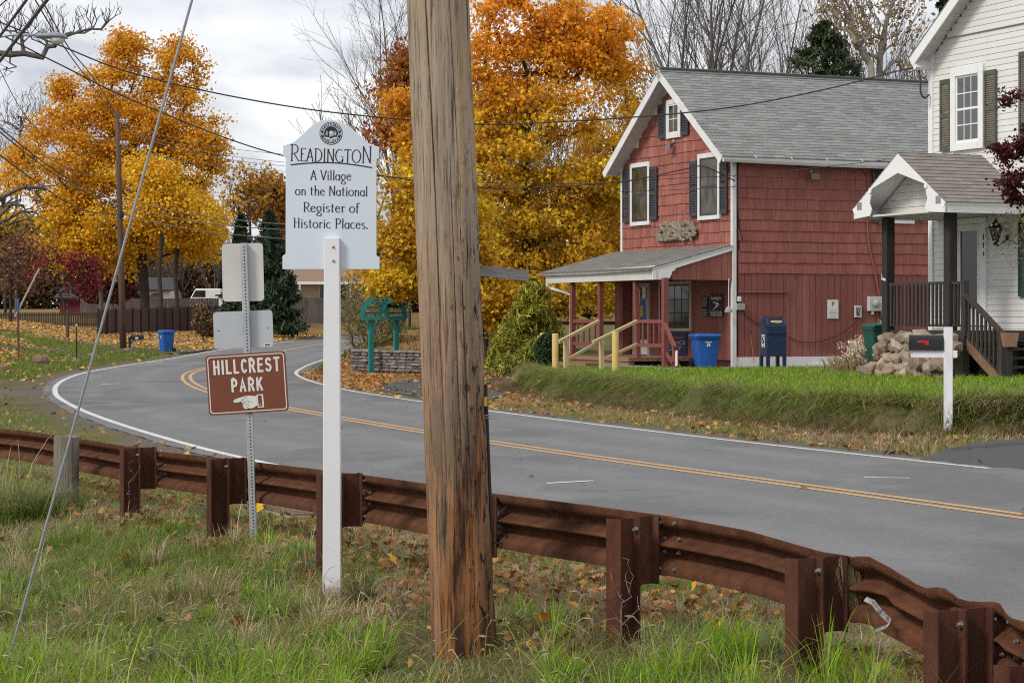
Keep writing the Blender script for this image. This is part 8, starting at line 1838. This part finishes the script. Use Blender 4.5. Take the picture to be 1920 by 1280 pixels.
cf = ~crest & (rg.random(len(q)) < .6); blades('bank_straw_shaded', 'brown hanging straw darkened for shade on the face of the roadside bank', 'straw', q[cf], np.full(cf.sum(), .20)*(.6+.8*tuft[cf]), .011, dd_[cf]*np.array([.72,.62,.55])*np.exp(rg.normal(0,.25,cf.sum()))[:,None], rg, lean=1.7, dirb=-nq[cf], dirw=.6, lvar=.35)  # straw brown multiplied darker to stand in for shade on the bank face
lw = (sb > .15) & (drB > .5); Xl = XYb[lw]; inh = ((Xl[:,0]-C1.x)*V.x + (Xl[:,1]-C1.y)*V.y > -1.6) & ((Xl[:,0]-C1.x)*U.x + (Xl[:,1]-C1.y)*U.y > -1.25); Xl = Xl[~inh]
gl = fbm(Xl[:,0]*.5, Xl[:,1]*.5, 83); cl = np.where((rg.random(len(Xl)) < np.clip(.08 + 1.6*(gl-.58), .02, .7))[:,None], pick(STR*.75, len(Xl)), pick(LWN, len(Xl)))
blades('lawn_grass', 'green lawn on the terrace before the red and white houses', 'grass', Xl, np.full(len(Xl), .08), .017, cl*np.exp(rg.normal(0,.2,len(Xl)))[:,None], rg, lean=.8, simple=True)
# verge: short dry grass
vg = (drB > .45) & (sb < -.4) & (rg.random(len(XYb)) < .75); Xv = XYb[vg]; onD = (polysd(Xv[:,0], Xv[:,1], [(4.72,26.9),(5.7,28.6),(7.2,30.1),(9.5,30.9),(16,33)]) > 0) & (Xv[:,0] > 4.5); onD2 = (Xv[:,1] > 44.5) & (Xv[:,0] < .2); Xv = Xv[~onD & ~onD2]
Xx = np.stack([rg.uniform(-1,8,30000), rg.uniform(25.5,34,30000)],1); dX, kX = near_road(Xx[:,0], Xx[:,1]); sX = polysd(Xx[:,0], Xx[:,1], BANK); kx = (dX-WR[kX] > .45) & (sX < -.35) & (np.abs(Xx[:,0]/Xx[:,1]) < .26) & ~((polysd(Xx[:,0], Xx[:,1], [(4.4,26.0),(4.72,26.9),(5.7,28.6),(7.2,30.1),(9.5,30.9),(16,33)]) > 0)); Xv = np.concatenate([Xv, Xx[kx]])
gv = fbm(Xv[:,0]*.9, Xv[:,1]*.9, 85); cv = np.where((rg.random(len(Xv)) < np.clip(.6 - 2.2*(gv-.5), .1, .95))[:,None], pick(STR*.85, len(Xv)), pick(np.array([(.16,.23,.04),(.19,.25,.05)]), len(Xv)))
blades('verge_grass', 'short dry verge grass between road and bank', 'grass', Xv, np.full(len(Xv), .09), .013, cv*np.exp(rg.normal(0,.2,len(Xv)))[:,None], rg, lean=1.0, simple=True)
# left shoulder and lawn beyond the rail
XYl = np.stack([rg.uniform(-24, -2, 150000), rg.uniform(18, 110, 150000)], 1); XYl = XYl[np.abs(XYl[:,0]/XYl[:,1]) < .26]; dL, kL = near_road(XYl[:,0], XYl[:,1]); dl = -dL - WL[kL]; srl = -polysd(XYl[:,0], XYl[:,1], RAILP)
kl = (dl > .8 + .8*fbm(XYl[:,0]*.7, XYl[:,1]*.7, 87)) & ((srl < -.2) | (XYl[:,1] > 26)) & (XYl[:,1] < 49); Xa = XYl[kl]; Xa = np.concatenate([Xa + rg.normal(0,.08,Xa.shape) for _ in range(4)]); ca = np.where((rg.random(len(Xa)) < .28)[:,None], pick(STR*.8, len(Xa)), pick(np.array([(.18,.25,.03),(.23,.28,.045),(.14,.20,.03)]), len(Xa)))
blades('shoulder_grass', 'short bright grass on the left shoulder beyond the guardrail', 'grass', Xa, np.full(len(Xa), .07), .010, ca, rg, lean=.8, simple=True)
kl = (dl > 1.2) & (XYl[:,1] > 64) & (fbm(XYl[:,0]*.22, XYl[:,1]*.1, 21) < .74); Xa = XYl[kl]; Xa = Xa + rg.normal(0,.2,Xa.shape); ca = pick(np.array([(.16,.23,.035),(.19,.25,.045),(.24,.24,.07)]), len(Xa))
blades('far_lawn_grass', 'green lawn rising on the outside of the bend', 'grass', Xa, np.full(len(Xa), .12), .05, ca, rg, lean=.7, simple=True)
# inner lawn behind the stone wall
Xm = np.stack([rg.uniform(-9, 0, 9000), rg.uniform(66, 95, 9000)], 1); dM, kM = near_road(Xm[:,0], Xm[:,1]); Xm = Xm[(dM - WR[kM] > .6)]
blades('inner_lawn_grass', 'olive lawn on the mound behind the dry stone wall', 'grass', Xm, np.full(len(Xm), .12), .03, pick(np.array([(.11,.14,.03),(.15,.16,.04),(.09,.12,.03)]), len(Xm)), rg, lean=.7)
# fallen leaves
LFC = np.array([(.42,.22,.06),(.34,.15,.04),(.27,.11,.04),(.48,.29,.08),(.36,.22,.12),(.22,.10,.05)]); LFY = np.array([(.52,.30,.07),(.46,.25,.07),(.56,.36,.11),(.36,.19,.06),(.42,.28,.14)])
def litter(name, lb, XYp, size, pal, lift=.02, flat=True, shape='maple'):
    n = len(XYp); Pp = np.concatenate([XYp, (gz(XYp[:,0], XYp[:,1]) + lift + .02*rg.random(n))[:,None]], 1)
    V_, F_, kk = leaf_mesh(Pp, size, rg, shape); V_ = V_.reshape(n, kk, 3); V_[:,:,2] = Pp[:,None,2] + (V_[:,:,2]-Pp[:,None,2])*.75; gzz = gz(V_[:,:,0].ravel(), V_[:,:,1].ravel()).reshape(n,kk) + .012; V_[:,:,2] = np.maximum(V_[:,:,2], gzz)
    C_ = np.repeat(pick(pal, n)*np.exp(rg.normal(0,.22,n))[:,None], kk, 0); o = np_mesh(name, V_.reshape(-1,3), F_, M_litter, C_); tag(o, lb, 'leaves', kind='stuff'); return o
Xf = wedge_pts(15000, 9.5, 24, .28); srf = -polysd(Xf[:,0], Xf[:,1], RAILP); nf_ = fbm(Xf[:,0]*1.2, Xf[:,1]*1.2, 91); d0, k0 = near_road(Xf[:,0], Xf[:,1]); kf = (-d0-WL[k0] > .4) & ((srf < .5) | (rg.random(len(Xf)) < .10)) & (nf_ > .38); Xf = Xf[kf]
litter('fallen_leaves', 'brown and orange fallen leaves under the guardrail', Xf, .064, LFC*np.array([.82,.78,.8]), lift=.03)
Xs_ = np.stack([rg.uniform(-2,9,16000), rg.uniform(25.5,62,16000)],1); dS, kS = near_road(Xs_[:,0], Xs_[:,1]); sS = polysd(Xs_[:,0], Xs_[:,1], BANK); ks_ = (dS-WR[kS] > .12) & (sS < -.2) & (rg.random(len(Xs_)) < np.clip(.30 + .8*(fbm(Xs_[:,0]*.8, Xs_[:,1]*.8, 93)-.4), .03, .8)) & ~((Xs_[:,0] > 4.7) & (polysd(Xs_[:,0], Xs_[:,1], [(4.72,26.9),(5.7,28.6),(7.2,30.1),(9.5,30.9),(16,33)]) > -.2) & (rg.random(len(Xs_)) < .97)); litter('fallen_leaves', 'tan fallen leaves on the right hand verge below the bank', Xs_[ks_], .105, LFC*np.array([1,.95,.95]), shape='tri')
Xg_ = np.stack([rg.uniform(-9,1.2,15000), rg.uniform(47,70,15000)],1); dG, kG = near_road(Xg_[:,0], Xg_[:,1]); sG = polysd(Xg_[:,0], Xg_[:,1], BANK); onDr = (Xg_[:,0] > -3.2) & (Xg_[:,0] < .1) & (Xg_[:,1] < 61); kg = (dG-WR[kG] > .1) & (sG < -.05) & (~onDr | (rg.random(len(Xg_)) < .12)); litter('fallen_leaves', 'orange leaf carpet before the dry stone wall', Xg_[kg], .12, LFC*1.1, shape='tri')
Xh = np.stack([rg.uniform(-46,-12,60000), rg.uniform(60,150,60000)],1); Xh = Xh[np.abs(Xh[:,0]/Xh[:,1]) < .25]; dH, kH = near_road(Xh[:,0], Xh[:,1]); dlh = -dH-WL[kH]; kh = (dlh > .4) & ((fbm(Xh[:,0]*.22, Xh[:,1]*.1, 21) > .66) | ((Xh[:,1] > 108) & (rg.random(len(Xh)) < .6)) | (rg.random(len(Xh)) < .05)); Xh = Xh[kh][:20000]; litter('fallen_leaves', 'golden fallen leaves around the bin and far driveway at left', Xh, .20, LFY, shape='kite')
Xi = np.stack([rg.uniform(-16,-2.6,1500), rg.uniform(20,62,1500)],1); dI, kI = near_road(Xi[:,0], Xi[:,1]); ki = (-dI-WL[kI] > .15) & (np.abs(Xi[:,0]/Xi[:,1]) < .26); litter('fallen_leaves', 'scattered leaves on the left shoulder beyond the guardrail', Xi[ki][:700], .11, LFC, shape='tri')
Xr = np.stack([rg.uniform(-12,6,240), rg.uniform(18,75,240)],1); dR_, kR_ = near_road(Xr[:,0], Xr[:,1]); kr = (np.abs(dR_) < 3.2) & (rg.random(240) < .35); litter('fallen_leaves', 'few dry leaves blown onto the road', Xr[kr], .10, LFC, shape='tri', lift=.0)
# single bright leaves one can point to
for px, py, c_, lb in ((735,1078,(.66,.40,.015),'bright yellow maple leaf right of the white sign post foot'), (447,975,(.70,.42,.012),'bright yellow leaf right of the perforated post foot') if False else (487,975,(.70,.42,.012),'bright yellow leaf beside the perforated post foot'), (1352,1208,(.70,.40,.012),'yellow leaf under the guardrail between two rusty posts'), (1688,1220,(.72,.46,.015),'yellow leaf under the bent rail at right'), (1020,1195,(.58,.22,.02),'orange maple leaf right of the foreground pole'), (447,1198,(.34,.13,.05),'curled brown leaf in the lower left grass'), (1303,1130,(.62,.34,.02),'golden leaf behind the rusty post with dry twigs'), (233,1068,(.62,.36,.02),'yellow weed leaf in the left foreground grass')):
    g_ = G(px, py); m = MB(); T_ = [(0,-.5),(.22,-.28),(.55,-.08),(.26,.06),(.34,.40),(.09,.24),(0,.62),(-.09,.24),(-.34,.40),(-.26,.06),(-.55,-.08),(-.22,-.28)]; a = R.random()*6; Ml_ = Matrix.Translation(g_ + Vector((0,-.03,.11))) @ Matrix.Rotation(a, 4, 'Z') @ Matrix.Rotation(R.uniform(.5,.9), 4, 'X')
    vs_ = [Ml_ @ Vector((x*.11, y*.11, .02*abs(x)+.012*math.sin(y*5))) for x, y in T_]; m.add(vs_, [(0,1,11),(1,2,3),(3,4,5),(5,6,7),(7,8,9),(9,10,11),(1,3,11),(11,3,9),(3,5,9),(9,5,7)], col=c_); o = m.build('fallen_leaf', M_litter); tag(o, lb, 'leaf', 'bright single leaves in the foreground')
# dry twiggy weeds on the rail posts
def twig(lb, px, py, Y, w, h, n, seed, mat):
    rng = np.random.default_rng(seed); g_ = np.array(P(px, py, Y)); C_ = blobs_points([(px+w*.2, py-h*.55, w, h*.5)], Y, n, rng); C_[:,1] = Y - .02 + rng.normal(0,.05,n); A, par, r = skeleton([g_, g_ + (0,0,.08)], C_, .07, .25, rng, tip=.0016, ex=2.2); V_, F_ = tubes_np(A, par, r); o = np_mesh('dry_weed', V_, F_, mat, origin=tuple(g_)); tag(o, lb, 'weed')
M_dtw = MAT('dead stalk', (.26,.18,.15), (.18,.125,.10), 20, rough=.9)
twig('dry branching weed before the middle rusty post', 1165, 1190, 11.35, 50, 150, 38, 131, M_dtw); twig('dry vine climbing the rusty post left of the park sign', 246, 1000, 18.9, 22, 150, 30, 132, M_dtw); twig('dry stalk before the second rusty post', 425, 1000, 17.3, 14, 60, 8, 133, M_dtw)
# plume grass by the stone planter
rp = np.random.default_rng(140); pc_ = G(1612, 697); Vs = MB()
for i in range(74):
    b_ = pc_ + Vector((rp.normal(0,.25), rp.normal(0,.2), 0)); px = 1590 + 42*rp.random(); py = 640 + 42*rp.random() if i > 5 else (602, 622, 632, 626, 612, 640)[i]; px = px if i > 5 else (1650, 1628, 1605, 1638, 1644, 1620)[i]
    t_ = P(px, py, b_.y - .05); mid = b_.lerp(t_, .6) + Vector((0,0,.08)); Vs.tube([b_, mid, t_], .006, 4, col=(.33,.25,.15)); dr_v = Vector((rp.normal(0,1), 0, -.25)).normalized()
    for j in range(44):
        o_ = t_ + dr_v*(.20*rp.random()) + Vector((rp.normal(0,.05), rp.normal(0,.04), rp.normal(0,.045))); e_ = Vector((rp.normal(0,.035), rp.normal(0,.03), -.05)); s_ = Vector((.012,0,.008)); Vs.add([o_-s_, o_+s_, o_+e_], [(0,1,2)], col=tuple(np.array((.66,.53,.41))*rp.uniform(.75,1.15)))
for i in range(900):
    b_ = pc_ + Vector((rp.normal(0,.3), rp.normal(0,.2), -.05)); a = rp.random()*6.28; L_ = rp.uniform(.3,.75); t_ = b_ + Vector((L_*.55*math.cos(a), L_*.3*math.sin(a), L_*.8)); m_ = b_.lerp(t_, .5) + Vector((0,0,.08)); s_ = Vector((.008,0,0)); Vs.add([b_-s_, b_+s_, m_+s_*.8, m_-s_*.8, t_ - Vector((0,0,.1))], [(0,1,2,3),(3,2,4)], col=tuple(np.array((.36,.27,.15))*rp.uniform(.6,1.15)))
o = Vs.build('plume_grass', M_straw, origin=pc_); tag(o, 'clump of tan plume grass with fluffy heads beside the stone planter', 'grass')
